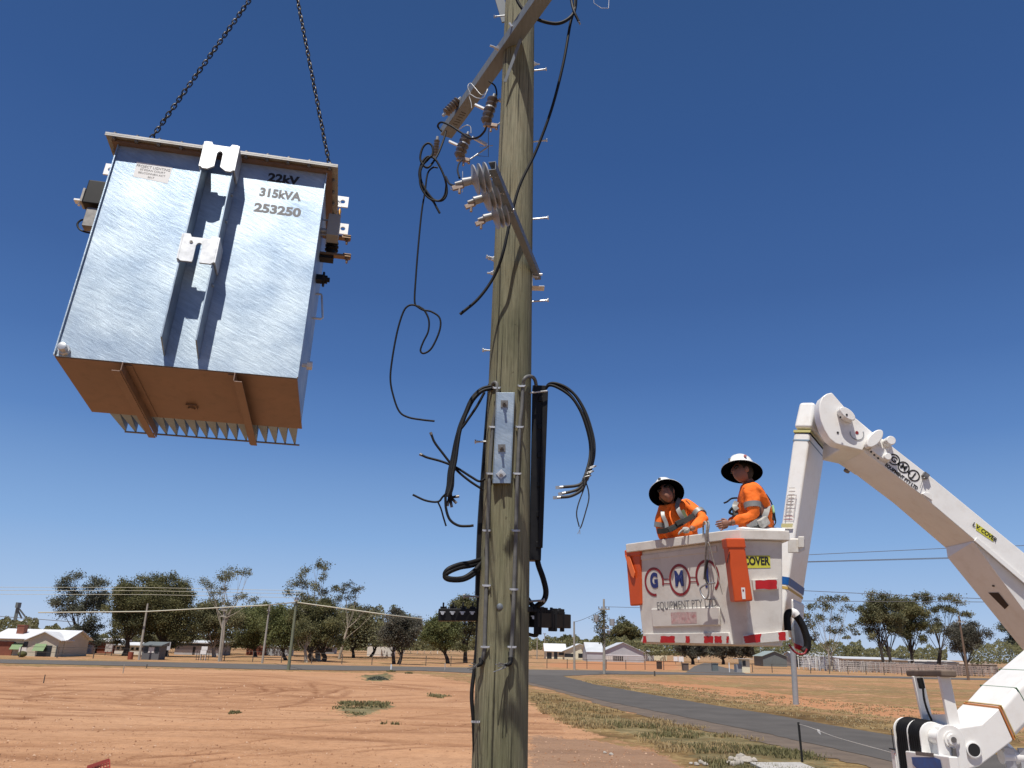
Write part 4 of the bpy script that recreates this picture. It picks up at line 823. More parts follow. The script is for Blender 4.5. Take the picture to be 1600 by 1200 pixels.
cable([(684, 262, 7.1), (676, 262, 7.1), (668, 272, 7.1), (664, 300, 7.1), (659, 330, 7.1), (654, 380, 7.1), (650, 430, 7.1), (648, 472, 7.1), (655, 479, 7.1), (663, 485, 7.1), (670, 500, 7.1), (669, 518, 7.1), (661, 535, 7.1), (657, 548, 7.1), (663, 552, 7.1), (675, 543, 7.1), (687, 516, 7.1), (687, 497, 7.1), (674, 487, 7.1), (660, 484, 7.1), (648, 477, 7.1), (638, 478, 7.1), (630, 488, 7.1), (621, 517, 7.1), (613, 560, 7.1), (610, 593, 7.1), (615, 620, 7.1), (624, 643, 7.1), (638, 652, 7.1), (660, 656, 7.1), (679, 658, 7.1)], 7.1, .0095, M['black'], 'thin dark lead drooping far down from the coil and curling into a loose loop')
# wires round the crossarm tip
cable([(690, 205, 7.7), (684, 197, 7.7), (690, 191, 7.6), (705, 197, 7.5), (720, 207, 7.4), (735, 216, 7.2), (748, 214, 7.1), (757, 205, 7.0), (760, 197, 6.9)], 7.3, .012, M['black'], 'black jumper wire sagging between the insulators under the upper crossarm')
cable([(735, 146, 7.2), (731, 136, 7.2), (735, 130, 7.2), (742, 137, 7.15), (752, 148, 7.1), (760, 145, 7.0), (762, 138, 7.0), (756, 152, 7.0), (745, 153, 7.1), (733, 147, 7.2), (736, 160, 7.2), (737, 169, 7.2)], 7.2, .0045, M['earth'], 'bright earth wire looped round the upper crossarm')
cable([(764, 127, 6.9), (773, 134, 6.9), (776, 145, 6.9), (775, 155, 6.9)], 6.9, .009, M['black'], 'short black tail above the fuse cutout beside the pole')
cable([(716, 203, 7.5), (728, 196, 7.4), (735, 198, 7.4), (736, 208, 7.4)], 7.4, .005, M['earth'], 'short bright wire bent over the middle fuse cutout')
cable([(763, 200, 6.8), (763, 245, 6.8), (745, 243, 6.9)], 6.8, .0035, M['black'], 'very thin dark wire hanging straight down beside the pole under the cutout', k=1, n=5)
cable([(723, 268, 5.25), (723, 300, 5.25), (704, 296, 5.25), (704, 291, 5.25)], 5.2, .0035, M['bare'], 'thin bright bent wire hanging past the topmost surge arrester', k=1, n=5)
cable([(722, 250, 7.3), (717, 256, 7.0), (715, 266, 6.3), (718, 278, 5.4)], 7, .009, M['black'], 'short black lead from the middle fuse cutout down to the top surge arrester')
# bundle on the left of the pole
base = [(769, 603), (752, 608), (737, 623), (727, 645), (718, 667), (713, 688), (709, 714), (705, 736), (703, 757), (699, 772)]
t = thing('cable_bundle', 'bundle of thick black cables arching out of the left trunking and hanging down', 'cable bundle', at(703, 772, 6.5))
for k, (dx, dy, dY) in enumerate(((0, 0, 0), (4, 2, .05), (-3, 3, .03), (3, 6, -.04))):
    b = MB(); b.tube(spline(pix([(x+dx*(.5+.5*math.sin(i*.8+k)), y+dy*.6, 6.62-.02*i+dY) for i, (x, y) in enumerate(base)], 6.6)), .0155, 8); b.build('cable', M['cable'] if k == 1 else M['black'], t, smooth=70)
for pts in ([(757, 613), (745, 635), (728, 660), (716, 678), (712, 705), (709, 735)], ):
    b = MB(); b.tube(spline(pix(pts, 6.5)), .012, 8); b.build('cable', M['black'], t, smooth=70)
for k, (x, y) in enumerate(((700, 786), (705, 788), (710, 783), (713, 776))):
    b = MB(); P = spline(pix([(702+k, 765), (702+k, 776), (x, y)], 6.5), 5); b.tube(P, .012, 8); c_ = b.build('cable', M['black'], t, smooth=70)
    q = MB(); d = (P[-1]-P[-3]).normalized(); q.cyl(P[-1]-d*.01, P[-1]+d*.025, .012, 8); q.build('cable_lug', M['boltm'], c_, smooth=40)
for i, (pts, r) in enumerate((([(700, 768), (692, 776), (684, 784), (665, 782), (645, 773)], .009), ([(684, 784), (689, 795), (693, 809), (697, 822)], .007), ([(696, 775), (697, 795), (703, 812), (716, 821), (731, 822), (740, 821)], .011))):
    b = MB(); P = spline(pix(pts, 6.45)); b.tube(P, r, 8); c_ = b.build('cable', M['black'], t, smooth=70)
for pts, lab in (([(758, 748), (749, 752), (736, 745), (712, 730), (690, 721), (668, 715), (659, 711)], 'lower of two thin black control cable tails crossing left of the pole'), ([(756, 766), (733, 751), (711, 732), (690, 706), (679, 691), (674, 679)], 'upper, steeper of two thin black control cable tails crossing left of the pole')):
    o, P = cable([(x, y, 6.55) for x, y in pts], 6.55, .0105, M['black'], lab)
    q = MB(); d = (P[-1]-P[-3]).normalized(); q.cyl(P[-1]-d*.004, P[-1]+d*.02, .013, 8); q.build('cable_cap', M['boltm'], o, smooth=40)
# bundle on the right
t = thing('cable_bundle', 'bundle of thick cables arching out right of the pole and ending in bright lugs', 'cable bundle', at(918, 745, 6.5))
rb = [(853, 607), (858, 600), (868, 599), (884, 605), (898, 617), (911, 638), (920, 662), (926, 688), (926, 710), (921, 731), (915, 748)]
for k, (dx, dy, dY) in enumerate(((0, 0, 0), (-4, 4, .03), (-2, 7, -.03), (2, 2, .06))):
    b = MB(); b.tube(spline(pix([(x+dx*min(1, i/4), y+dy*min(1, i/3), 6.72-.02*i+dY) for i, (x, y) in enumerate(rb)], 6.6)), .0135, 8); b.build('cable', M['cable'] if k in (1, 3) else M['black'], t, smooth=70)
for i, pts in enumerate(([(918, 742), (910, 754), (900, 759), (880, 761)], [(916, 750), (905, 763), (893, 768), (884, 770)], [(915, 752), (908, 766), (892, 775), (876, 777)])):
    b = MB(); P = spline(pix(pts, 6.45)); b.tube(P, .0135, 8); c_ = b.build('cable', M['cable'], t, smooth=70)
    d = (P[-1]-P[-4]).normalized(); q = MB(); q.cyl(P[-1]-d*.015, P[-1]+d*.03, .013, 8); q.bar(P[-1]+d*.03, P[-1]+d*.065, .026, .006, V((0, 1, 0))); q.build('cable_lug', M['bare'], c_, smooth=40)
for pts in ([(915, 752), (919, 765), (920, 780), (915, 800), (909, 820), (906, 826)], [(917, 752), (910, 770), (903, 790), (901, 805), (905, 823)]):
    b = MB(); b.tube(spline(pix(pts, 6.45)), .0055, 6); b.build('core_wire', M['cable'], t, smooth=70)
b = MB(); p = at(906, 827, 6.45)
for k in range(5): b.cyl(p, p+V((random.uniform(-.03, .03), 0, -.04)), .002, 4)
for x, y in ((925, 730), (917, 745), (921, 738)): c_ = at(x, y, 6.42); b.tube([c_+V((.036*math.cos(a), .03*math.sin(a), .012*math.cos(a))) for a in [2*math.pi*k/12 for k in range(12)]], .004, 5, close=True)
b.build('binding_wire', M['bare'], t)
# loops at the foot of each trunking
for dy in (0, 5): cable([(752, 874+dy, 6.68), (735, 879+dy, 6.6), (718, 882+dy, 6.55), (701, 889+dy, 6.5), (695, 898+dy*.6, 6.5), (703, 904+dy*.4, 6.5), (724, 903+dy*.5, 6.55), (742, 891+dy, 6.6), (752, 878+dy, 6.68)], 6.6, .019, M['black'], ('upper' if dy == 0 else 'lower')+' strand of the thick black cable loop left of the pole below the trunking')
cable([(839, 872, 6.74), (842, 885, 6.74), (849, 905, 6.74), (853, 925, 6.74), (849, 939, 6.74), (836, 949, 6.76), (826, 957, 6.78)], 6.7, .024, M['black'], 'thick black cable curving from the right riser box down to the fuse switches')
cable([(824, 935, 6.76), (832, 946, 6.74), (842, 958, 6.76)], 6.7, .02, M['black'], 'short black cable stub crossing behind the curved riser cable above the fuse switches')
# ------------------------------------------------------------------ bucket truck
Z3 = V((0, 0, 1))
TK = thing('bucket_truck', 'white elevating platform truck with a folded boom holding a square bucket up in the air', 'bucket truck', (5.2, 6.6, 0))
ZR, ZB = 3.62, 2.575
rA, rB1, rB2, rC = gz(978, 850, ZR), gz(1127, 829.5, ZR), gz(1156, 827, ZR), gz(1233, 829, ZR)
def h2(v): return V((v.x, v.y, 0))
dl = h2(rA-rB1).normalized(); inl = V((-dl.y, dl.x, 0)); inl = inl if inl.y > 0 else -inl
dr = h2(rC-rB2).normalized(); inr = V((-dr.y, dr.x, 0)); inr = inr if inr.y > 0 else -inr
rE = rA+inl*.72; rD = rC+inr*.80+V((.02, 0, 0)); rF = rE.lerp(rD, .35)+V((.15, .38, 0))
rim = [rA, rB1, rB2, rC, rD, rF, rE]
cen = sum((h2(p) for p in rim), V((0, 0, 0)))/len(rim)
def inset(poly, d, z):
    out = []; n = len(poly)
    for i in range(n):
        a, b, c = poly[i-1], poly[i], poly[(i+1) % n]
        d1 = h2(b-a).normalized(); d2 = h2(c-b).normalized(); n1 = V((-d1.y, d1.x, 0)); n2 = V((-d2.y, d2.x, 0))
        if n1.dot(cen-h2(b)) < 0: n1 = -n1
        if n2.dot(cen-h2(b)) < 0: n2 = -n2
        bis = (n1+n2).normalized(); out.append(h2(b)+bis*d/max(.4, bis.dot(n1))+V((0, 0, z)))
    return out
BK = MB(); rings = [inset(rim, .055, ZR-.09), inset(rim, .0885, 3.0), inset(rim, .108, ZB+.11), inset(rim, .115, ZB), inset(rim, .15, ZB-.001), inset(rim, .17, ZB+.05)]
def ccw(r):
    s = sum((r[i].x*r[(i+1) % len(r)].y-r[(i+1) % len(r)].x*r[i].y) for i in range(len(r))); return r if s > 0 else r[::-1]
rings = [ccw(r) for r in rings]
BK.rings(rings[::-1]); BUCKET = BK.build('bucket', M['bucketw'], TK, bevel=.012)
rm = MB(); o0, o1, i1, i0 = [ccw(x) for x in (inset(rim, .0, ZR-.095), inset(rim, -.004, ZR), inset(rim, .10, ZR), inset(rim, .09, ZR-.088))]
rm.rings([o0, o1, i1, i0], cap=False, close=True); rm.build('rim', M['bucketw'], BUCKET, bevel=.01)
# planes of the two visible faces
t_ = inset(rim, .055, ZR-.09); m_ = inset(rim, .115, ZB)
def plane(i, j):
    a, b_, c = t_[i], t_[j], m_[i]; n = (b_-a).cross(c-a).normalized()
    if n.dot(CAM-a) < 0: n = -n
    return a, n
PLp, PLn = plane(0, 1); PRp, PRn = plane(2, 3)
def onL(x, y, off=.002): return onplane(x, y, PLp+PLn*off, PLn)
def onR(x, y, off=.002): return onplane(x, y, PRp+PRn*off, PRn)
def patch(pts, name, mt, f, off=.003, thick=0.0, par=None, bevel=0):
    P = [f(x, y, off) for x, y in pts]; n = PLn if f is onL else PRn; b = MB()
    if thick: b.prism(P, n*thick)
    else:
        nn = (P[1]-P[0]).cross(P[2]-P[0]); b.add(P if nn.dot(n) > 0 else P[::-1], [tuple(range(len(P)))])
    return b.build(name, mt, par or BUCKET, bevel=bevel)
# lower bumper strips and panels
bl = patch([(1009, 990), (1141, 988), (1147, 1007), (1004, 1003)], 'bumper_strip', M['bucketw'], onL, .0, .03, bevel=.006)
br = patch([(1160, 992), (1230, 985), (1232, 1001), (1160, 1007)], 'bumper_strip', M['bucketw'], onR, .0, .03, bevel=.006)
brm = patch([(1174, 906), (1214, 904), (1215, 921), (1176, 923)], 'bumper_strip', M['bucketw'], onR, .0, .03, bevel=.005)
patch([(1001, 868), (1120, 853), (1121, 862), (1002, 875)], 'raised_ledge', M['bucketw'], onL, .0, .008, bevel=.004)
patch([(1019, 951), (1126, 948), (1127, 977), (1022, 980)], 'raised_panel', M['bucketw'], onL, .0, .022, bevel=.012)
def redpatch(pts, f, par, off=.0325, seed=1):
    rs = random.Random(seed); Q = []
    for i in range(len(pts)):
        a, c = pts[i], pts[(i+1) % len(pts)]
        for k in range(5): t = k/5; Q.append((a[0]+(c[0]-a[0])*t+rs.uniform(-.9, .9)*(k > 0), a[1]+(c[1]-a[1])*t+rs.uniform(-.8, .8)*(k > 0)))
    P = [f(x, y, off) for x, y in Q]; n = PLn if f is onL else PRn; c0 = sum(P, V((0, 0, 0)))/len(P); b = MB(); k = len(P)
    fs = [(i, (i+1) % k, k) for i in range(k)]; nn = (P[0]-c0).cross(P[1]-c0)
    if nn.dot(n) < 0: fs = [f_[::-1] for f_ in fs]
    b.add(P+[c0], fs); return b.build('red_tape', M['red'], par)
for i, (x0, x1) in enumerate(((1004.5, 1009.5), (1032, 1054), (1071, 1077.5), (1100, 1114), (1116, 1127.5), (1135, 1139))): redpatch([(x0, 994), (x1, 994), (x1, 1004.5), (x0, 1004.5)], onL, bl, seed=i)
redpatch([(1162, 994), (1190, 990), (1188, 1003), (1164, 1005)], onR, br, seed=8); redpatch([(1216, 988), (1227, 987), (1228, 1000), (1218, 1001)], onR, br, seed=9); redpatch([(1180, 907), (1213, 906), (1214, 920), (1181, 921)], onR, brm, seed=10)
# lettering on the bucket
uL = (onL(1100, 935)-onL(1020, 938)).normalized(); vL = PLn.cross(uL).normalized(); vL = vL if vL.z > 0 else -vL; uL = vL.cross(PLn).normalized()
def ring(cx, cy, rx, ry, w_, a0, a1, f=onL, u=uL, v=vL, mt=None, par=None, off=.003, name='logo_ring', thick=None):
    c = f(cx, cy, off); n = int(abs(a1-a0)/10)+1; b = MB(); o = []; i_ = []
    for k in range(n+1):
        t = R(a0+(a1-a0)*k/n); o.append(c+u*math.cos(t)*rx+v*math.sin(t)*ry); i_.append(c+u*math.cos(t)*(rx-w_)+v*math.sin(t)*(ry-w_))
    for k in range(n): b.add([i_[k], o[k], o[k+1], i_[k+1]], [(0, 1, 2, 3)])
    return b.build(name, mt or M['maroon'], par or BUCKET)
sc_ = (onL(1100, 910)-onL(1000, 910)).length/100; scv = (onL(1060, 880)-onL(1060, 940)).length/60
ring(1022, 909, 16*sc_, 23.5*scv, 2.9*sc_, -18, 280); ring(1062, 906, 16.4*sc_, 25*scv, 2.9*sc_, 0, 360); ring(1105, 901, 17*sc_, 26*scv, 2.9*sc_, -52, 210)
for x0, x1, y in ((1037.5, 1046.5, 905), (1037.5, 1046.5, 912), (1077.5, 1088.5, 902), (1077.5, 1088.5, 909)): patch([(x0, y-.8), (x1, y-.8), (x1, y+.8), (x0, y+.8)], 'logo_bar', M['maroon'], onL)
for s, x, y in (('G', 1022, 908), ('M', 1061, 905), ('J', 1105, 899)): text(s, 21*scv*1.5, 'lettering', M['navy'], BUCKET, onL(x, y, .0032), uL, vL, .011, sx=.8)
text('EQUIPMENT PTY LTD', .108, 'lettering', M['inkgrey'], BUCKET, onL(1071, 945, .0243), (onL(1114, 944)-onL(1026, 949)), vL, .001, sx=.8)
mfad = mat('faded_red_notice', (.55, .4, .38), .6, var=.35, scale=30, dirt=((.4, .03, .05), .9, 14))
patch([(1048, 957), (1088, 956), (1089, 974), (1049, 975)], 'notice', mfad, onL, .0235)
uR = (onR(1225, 878)-onR(1165, 878)).normalized(); vR = PRn.cross(uR).normalized(); vR = vR if vR.z > 0 else -vR; uR = vR.cross(PRn).normalized()
sg = patch([(1160, 868), (1203, 868), (1204, 887), (1163, 888)], 'sign', M['yellow'], onR, .003)
text('L.V. COVER', .105, 'lettering', M['ink'], sg, onR(1202, 877, .0045), uR, vR, .0045, 'RIGHT', sx=.72)
# bracket between bucket and jib
b = MB(); pm = onR(1230, 852, -.05); b.hexa([at(1231, 864, 8.0), at(1250, 864, 8.0), at(1258, 860, 8.5), at(1236, 860, 8.5), at(1231, 842, 8.0), at(1250, 842, 8.0), at(1258, 841, 8.5), at(1236, 841, 8.5)]); b.build('bucket_bracket', M['bucketw'], TK, bevel=.01)
b = MB(); b.hexa([at(1247, 856, 7.97), at(1257, 856, 7.97), at(1257, 856, 8.2), at(1247, 856, 8.2), at(1247, 838, 7.97), at(1257, 838, 7.97), at(1257, 838, 8.2), at(1247, 838, 8.2)]); b.build('latch', M['bucketw'], TK, bevel=.01)
# jib column
YC = 8.75
Ct, Cb = at(1266, 676, YC), at(1221, 985, YC)
ax = (Ct-Cb).normalized()
e1 = (at(1239.5, 681, YC+.13)-Ct); e2 = (at(1291, 696, YC+.5)-Ct)
e1 -= ax*e1.dot(ax); e2 -= ax*e2.dot(ax)
def colbox(name, ca, cb, k, mt, bevel=.03, parent=TK, ex=0.0):
    b = MB(); r = []
    for c, kk in ((cb, k if not isinstance(k, tuple) else k[0]), (ca, k if not isinstance(k, tuple) else k[1])):
        m0 = c+(e1+e2)*.5; f = 1+ex; r.append([m0+(-e1-e2)*.5*kk*f, m0+(-e1+e2)*.5*kk*f, m0+(e1+e2)*.5*kk*f, m0+(e1-e2)*.5*kk*f])
    b.rings(r); return b.build(name, mt, parent, bevel=bevel, seg=3)
JIB = colbox('jib_column', Ct, Cb, (.84, 1.0), M['white'])
colbox('jib_cap', Ct+ax*.40, Ct+ax*.055, (1.06, .96), M['white'], .04)
Ls_ = (Ct-Cb).length
def band(name, py_, w_, mt, k=1.012):
    # pixel height along the near corner edge
    best = min(range(1000), key=lambda i: abs((lambda q: 600-FOC*q.dot(UP)/q.dot(FW))(Cb+ax*Ls_*i/999-CAM)-py_)); t = best/999
    c = Cb+ax*Ls_*t; kk = .84+.16*t; return colbox(name, c+ax*w_, c, kk*k, mt, .0, JIB)
band('blue_band', 689, .016, mat('grey_blue_line', (.18, .26, .34), .5)); band('yellow_band', 668, .03, mat('pale_yellow_line', (.5, .46, .18), .5), 1.03); band('black_trim', 674, .018, M['ink'], 1.022)
band('blue_tape', 913, .085, M['blue'], 1.014); band('gold_band', 920, .03, mat('gold_line', (.5, .33, .08), .5), 1.012)
# chart and stickers on the left face of the column
nJ = e1.cross(ax).normalized(); nJ = nJ if nJ.dot(CAM-Ct) > 0 else -nJ
def onJ(x, y, off=.004): return onplane(x, y, Ct+nJ*off, nJ)
uJ = (-e1).normalized(); vJ = nJ.cross(uJ); vJ = vJ if vJ.z > 0 else -vJ
def jl(pts, name, mt, off=.004):
    P = [onJ(x, y, off) for x, y in pts]; nn = (P[1]-P[0]).cross(P[2]-P[0]); b = MB(); b.add(P if nn.dot(nJ) > 0 else P[::-1], [tuple(range(len(P)))]); return b.build(name, mt, JIB)
lin = mat('printed_chart_line', (.3, .24, .22), .6); faint = mat('printed_chart_text', (.45, .4, .36), .6)
for (a, c) in (((1230, 774), (1244, 773)), ((1228, 788), (1242, 787)), ((1225, 806), (1239, 806)), ((1224.5, 811), (1238.5, 811))): jl([(a[0], a[1]), (c[0], c[1]), (c[0], c[1]+1), (a[0], a[1]+1)], 'chart_line', lin if a[1] < 800 else M['maroon'])
for x0, y0, x1, y1 in ((1230, 774, 1226, 810), (1244, 773, 1239, 809), (1236.5, 774, 1232, 806)): jl([(x0, y0), (x0+.8, y0), (x1+.8, y1), (x1, y1)], 'chart_line', lin)
for k in range(9): y = 762+k*5.1; x = 1232-k*.7; jl([(x+.8, y), (x+10, y-.3), (x+10, y+.9), (x+.8, y+1.2)], 'chart_text', faint)
jl([(1221, 818), (1239, 818), (1238, 824), (1220, 824)], 'warning_label', mat('faded_yellow_label', (.5, .46, .22), .6))
# lower hinge of the column, hose loop and red ribbon
b = MB(); b.hexa([at(1238, 985, 8.4), at(1254, 985, 8.4), at(1254, 985, 8.8), at(1238, 985, 8.8), at(1236, 935, 8.4), at(1257, 944, 8.4), at(1257, 944, 8.8), at(1236, 935, 8.8)]); b.build('jib_foot', M['white'], TK, bevel=.02)
b = MB(); b.tube(spline(pix([(1231, 985), (1230, 962), (1236, 957), (1247, 966), (1256, 982), (1261, 999), (1261, 1012), (1255, 1018)], 8.2)), .036, 10); b.build('hose', M['black'], TK, smooth=60)
b = MB(); b.tube(spline(pix([(1236, 957), (1241, 958), (1244, 962)], 8.19)), .045, 10); b.build('hose_sleeve', M['white'], TK, smooth=60)
b = MB(); b.tube(spline(pix([(1233, 1007), (1239, 1016), (1248, 1022), (1257, 1021), (1261, 1014)], 8.15)), .010, 8); b.build('red_cable', M['maroon'], TK, smooth=60)
b = MB(); b.prism([at(x, y, 8.3) for x, y in ((1242, 1005), (1258, 1012), (1255, 1018), (1243, 1013))], (0, .03, 0)); b.build('red_strap', M['red'], TK)
b = MB(); b.prism([at(x, y, 8.35) for x, y in ((1236, 985), (1243, 968), (1256, 995), (1257, 1012), (1240, 1004))], (0, .05, 0)); b.build('hinge_plate', M['bare'], TK)
# upper boom
YB, WB = 8.3, .60
BV = V((0, 1, 0))
def sec(T, B, w=WB, Y=YB):
    t, b_ = at(*T, Y), at(*B, Y); return [b_, t, t+BV*w, b_+BV*w]
S1 = sec((1373, 681), (1350, 706)); S2 = sec((1460, 749), (1437, 771)); S3 = sec((1544, 818), (1523, 844)); S4 = sec((1690, 937), (1666, 966))
nB_ = BV
def tubebox(name, secs, mt, bevel=.02, parent=TK):
    b = MB(); b.rings(secs); return b.build(name, mt, parent, bevel=bevel, seg=3)
BOOM = tubebox('upper_boom', [S1, S2, S3, S4], M['white'], .008)
k_ = BV*.004-V((0, 0, .004))
F1 = [S3[0]-V((0, 0, .012)), S3[0]-V((0, 0, .004)), S3[3]-V((0, 0, .004)), S3[3]-V((0, 0, .12))]
F2b = at(1668, 1042, YB+.05); F2 = [F2b, S4[0]-V((0, 0, .004)), S4[3]-V((0, 0, .004)), F2b+BV*.5]
F1 = [p+BV*.03 for p in F1[:2]]+[p-BV*.03 for p in F1[2:]]; F2 = [p+BV*.03 for p in F2[:2]]+F2[2:]
FAIR = tubebox('boom_fairing', [F1, F2], M['white'], .012)
b = MB(); b.bar(S3[0]+V((0, -.012, .01)), S4[0]+V((0, -.012, .01)), .02, .05); b.build('boom_flange', M['white'], TK, bevel=.004)
nB = -BV      # outward normal of the visible side
def onB(x, y, off=.003): return onplane(x, y, S2[0]+nB*off, nB)
b = MB(); b.prism([onB(x, y, .004) for x, y in ((1325, 642), (1364, 675), (1395, 697), (1378, 724), (1348, 704), (1320, 698), (1322, 660))], BV*.66); KN = b.build('boom_knuckle', M['white'], TK, bevel=.02, seg=3)
b = MB(); b.prism([onB(x, y, .03) for x, y in ((1300, 613), (1325, 642), (1363, 676), (1348, 704), (1320, 697), (1306, 693), (1296, 685), (1288, 671), (1282, 655), (1280, 640), (1281, 629), (1285, 620), (1292, 615))], BV*.16); b.build('side_plate', M['white'], KN, bevel=.012)
b = MB(); b.cyl(onB(1303, 655, -.1), onB(1303, 655, -.75), .17, 28); b.build('knuckle_pin', M['white'], KN, bevel=.01)
def lobe(cx, cy, rx, ry, h, name, par, mt=None, n=20, off=.031, rot=0):
    c = onB(cx, cy, off); u = (S3[0]-S2[0]).normalized(); v = nB.cross(u); v = v if v.z > 0 else -v; b = MB()
    b.prism([c+u*(math.cos(t)*rx)+v*(math.sin(t)*ry) for t in [2*math.pi*k/n for k in range(n)]], nB*h); return b.build(name, mt or M['white'], par, bevel=min(.012, h*.3))
pd = lobe(1319, 650, .10, .055, .10, 'pin_block', KN)
for x, y in ((1313, 652), (1323, 648)): lobe(x, y, .012, .012, .004, 'pin_hole', pd, M['ink'], 10, .1325)
lobe(1309, 676, .013, .013, .004, 'pin_hole', KN, M['ink'], 10, .0315)
b = MB(); c = onB(1339, 677, .033); u = (S3[0]-S2[0]).normalized(); v = nB.cross(u); b.tube([c+u*math.cos(t)*.075+v*math.sin(t)*.075 for t in [R(a) for a in range(-150, 61, 15)]], .006, 6); b.build('swirl_mark', M['steelpost'], KN)
lobe(1339, 676, .02, .02, .003, 'red_sticker', KN, M['maroon'], 6, .0315)
L2 = lobe(1362, 688, .06, .13, .09, 'link_cover', BOOM)
b = MB(); b.prism([onB(x, y, .004) for x, y in ((1356, 704), (1362, 696), (1380, 703), (1390, 716), (1387, 724), (1378, 720))], nB*.05); lk = b.build('link_plate', M['white'], BOOM, bevel=.012)
for x, y in ((1361, 706), (1366, 711), (1372, 716)): lobe(x, y, .012, .012, .004, 'bolt_hole', lk, M['ink'], 10, .0545)
b = MB(); c = onB(1385, 692, .0); b.cyl(c, c+nB*.12, .05, 20); b.build('pivot_pin', M['white'], BOOM, bevel=.008)
b = MB(); c = onB(1382, 716, .0); b.cyl(c, c+nB*.09, .04, 20); b.build('pivot_pin', M['white'], BOOM, bevel=.008)
for x, y, r_ in ((1324, 734, .035),): b = MB(); c = onplane(x, y, S1[0]+BV*.3, Z3); b.lathe(c, (-.5, 0, -.8), [(0, r_), (.03, r_), (.03, .001)], 12); b.build('drain_boss', M['boltm'], BOOM, smooth=40)
# lettering on the boom
uB = (onB(1445, 745)-onB(1395, 707)).normalized(); vB = nB.cross(uB); vB = vB if vB.z > 0 else -vB
def ringB(cx, cy, r_): 
    c = onB(cx, cy, .004); n = 24; b = MB()
    for k in range(n):
        t0, t1 = 2*math.pi*k/n, 2*math.pi*(k+1)/n
        q = [c+uB*math.cos(t)*q_+vB*math.sin(t)*q_ for t, q_ in ((t0, r_-.014), (t0, r_), (t1, r_), (t1, r_-.014))]; b.add(q, [(0, 1, 2, 3)])
    b.build('logo_ring', M['ink'], BOOM)
for s, x, y in (('G', 1397, 718), ('M', 1412, 730), ('J', 1428, 743)): ringB(x, y, .066); text(s, .09, 'lettering', M['ink'], BOOM, onB(x, y, .0042), uB, vB, .003)
for x, y in ((1404.5, 725.5), (1420, 738.5)): b = MB(); c = onB(x, y, .004); b.add([c-uB*.02-vB*.006, c+uB*.02-vB*.006, c+uB*.02+vB*.006, c-uB*.02+vB*.006], [(0, 1, 2, 3)]); b.build('logo_bar', M['ink'], BOOM)
text('EQUIPMENT PTY LTD', .052, 'lettering', M['ink'], BOOM, onB(1408.5, 744.5, .004), uB, vB, .0025, sx=.82)
sB = [onB(x, y, .004) for x, y in ((1525, 817), (1552, 836.5), (1552, 846.5), (1525, 828))]; nn = (sB[1]-sB[0]).cross(sB[2]-sB[0]); b = MB(); b.add(sB if nn.dot(nB) > 0 else sB[::-1], [(0, 1, 2, 3)]); sg = b.build('sign', M['yellow'], BOOM)
text('L.V. COVER', .062, 'lettering', M['ink'], sg, (sB[0]+sB[2])/2+nB*.002, sB[1]-sB[0], vB, .002, sx=.9)
b = MB(); c = onB(1446, 743, .02); b.bar(c-uB*.03, c+uB*.03, .05, .05); b.cyl(c, c-vB*.05+nB*.02, .012, 6); b.cyl(c-vB*.05, c-vB*.16+uB*.03, .003, 4); b.build('bracket_stub', M['boltm'], BOOM)
for pts in (((1439, 772), (1444, 769), (1452, 771), (1456, 783)),): b = MB(); b.prism([onB(x, y, .002) for x, y in pts], nB*.02); b.build('small_cleat', M['white'], BOOM, bevel=.006)
nF = (F1[3]-F1[0]).cross(F2[0]-F1[0]).normalized(); nF = nF if nF.dot(CAM-F1[0]) > 0 else -nF
def onF(x, y, off=.004): return onplane(x, y, F1[0].lerp(F2[0], .5)+nF*off, nF)
def fp_(pts, name, mt):
    P = [onF(x, y) for x, y in pts]; nn = (P[1]-P[0]).cross(P[2]-P[0]); b = MB(); b.add(P if nn.dot(nF) > 0 else P[::-1], [tuple(range(len(P)))]); b.build(name, mt, FAIR)
fp_([(1550, 914), (1554, 914.5), (1554, 917), (1550, 916.5)], 'bolt_hole', M['ink']); fp_([(1544, 926), (1560, 926), (1576, 946), (1570, 952)], 'access_slot', mat('dark_recess', (.05, .03, .02), .8))
# elbow out of frame, joining the two booms
b = MB(); ec = (S4[0]+S4[2])*.5; b.cyl(ec+nB_*-.4+V((.35, 0, -.1)), ec+nB_*.4+V((.35, 0, -.1)), .42, 24); b.build('elbow', M['white'], TK, bevel=.02)
# lower boom and its turret
YL, WL = 5.6, .43
def sec3(TR_, BR, Y=YL, w=WL):
    c, d = at(*TR_, Y), at(*BR, Y); return [d, c, c+V((0, w, 0)), d+V((0, w, 0))]
Q1 = sec3((1561, 1106), (1584, 1157)); Q2 = sec3((1590, 1073.5), (1618, 1122)); Q3 = sec3((1660, 1014), (1700, 1070)); Q4 = sec3((1760, 930), (1800, 985))
Q0 = sec3((1535, 1131), (1530, 1198)); Qm = sec3((1484, 1138), (1478, 1215))
LB = tubebox('lower_boom', [Q1, Q2, Q3, Q4], M['white'], .035)
RTB = tubebox('boom_root', [[p+(q-p)*1.0 for p, q in zip(Qm, Qm)], Q0, [p.lerp(q, .995) for p, q in zip(Q0, Q1)]], M['white'], .012)
def bandq(s0, s1, t, w_, mt, name, k=1.01):
    r = []
    for tt_ in (t, t+w_):
        q = [a.lerp(c, tt_) for a, c in zip(s0, s1)]; m0 = sum(q, V((0, 0, 0)))/4; r.append([m0+(p-m0)*k for p in q])
    b = MB(); b.rings(r); return b.build(name, mt, LB)
bandq(Q1, Q2, .02, .03, mat('orange_line', (.6, .22, .06), .5), 'orange_band'); bandq(Q1, Q2, .10, .03, mat('gold_stripe', (.5, .36, .12), .5), 'gold_band', 1.008)
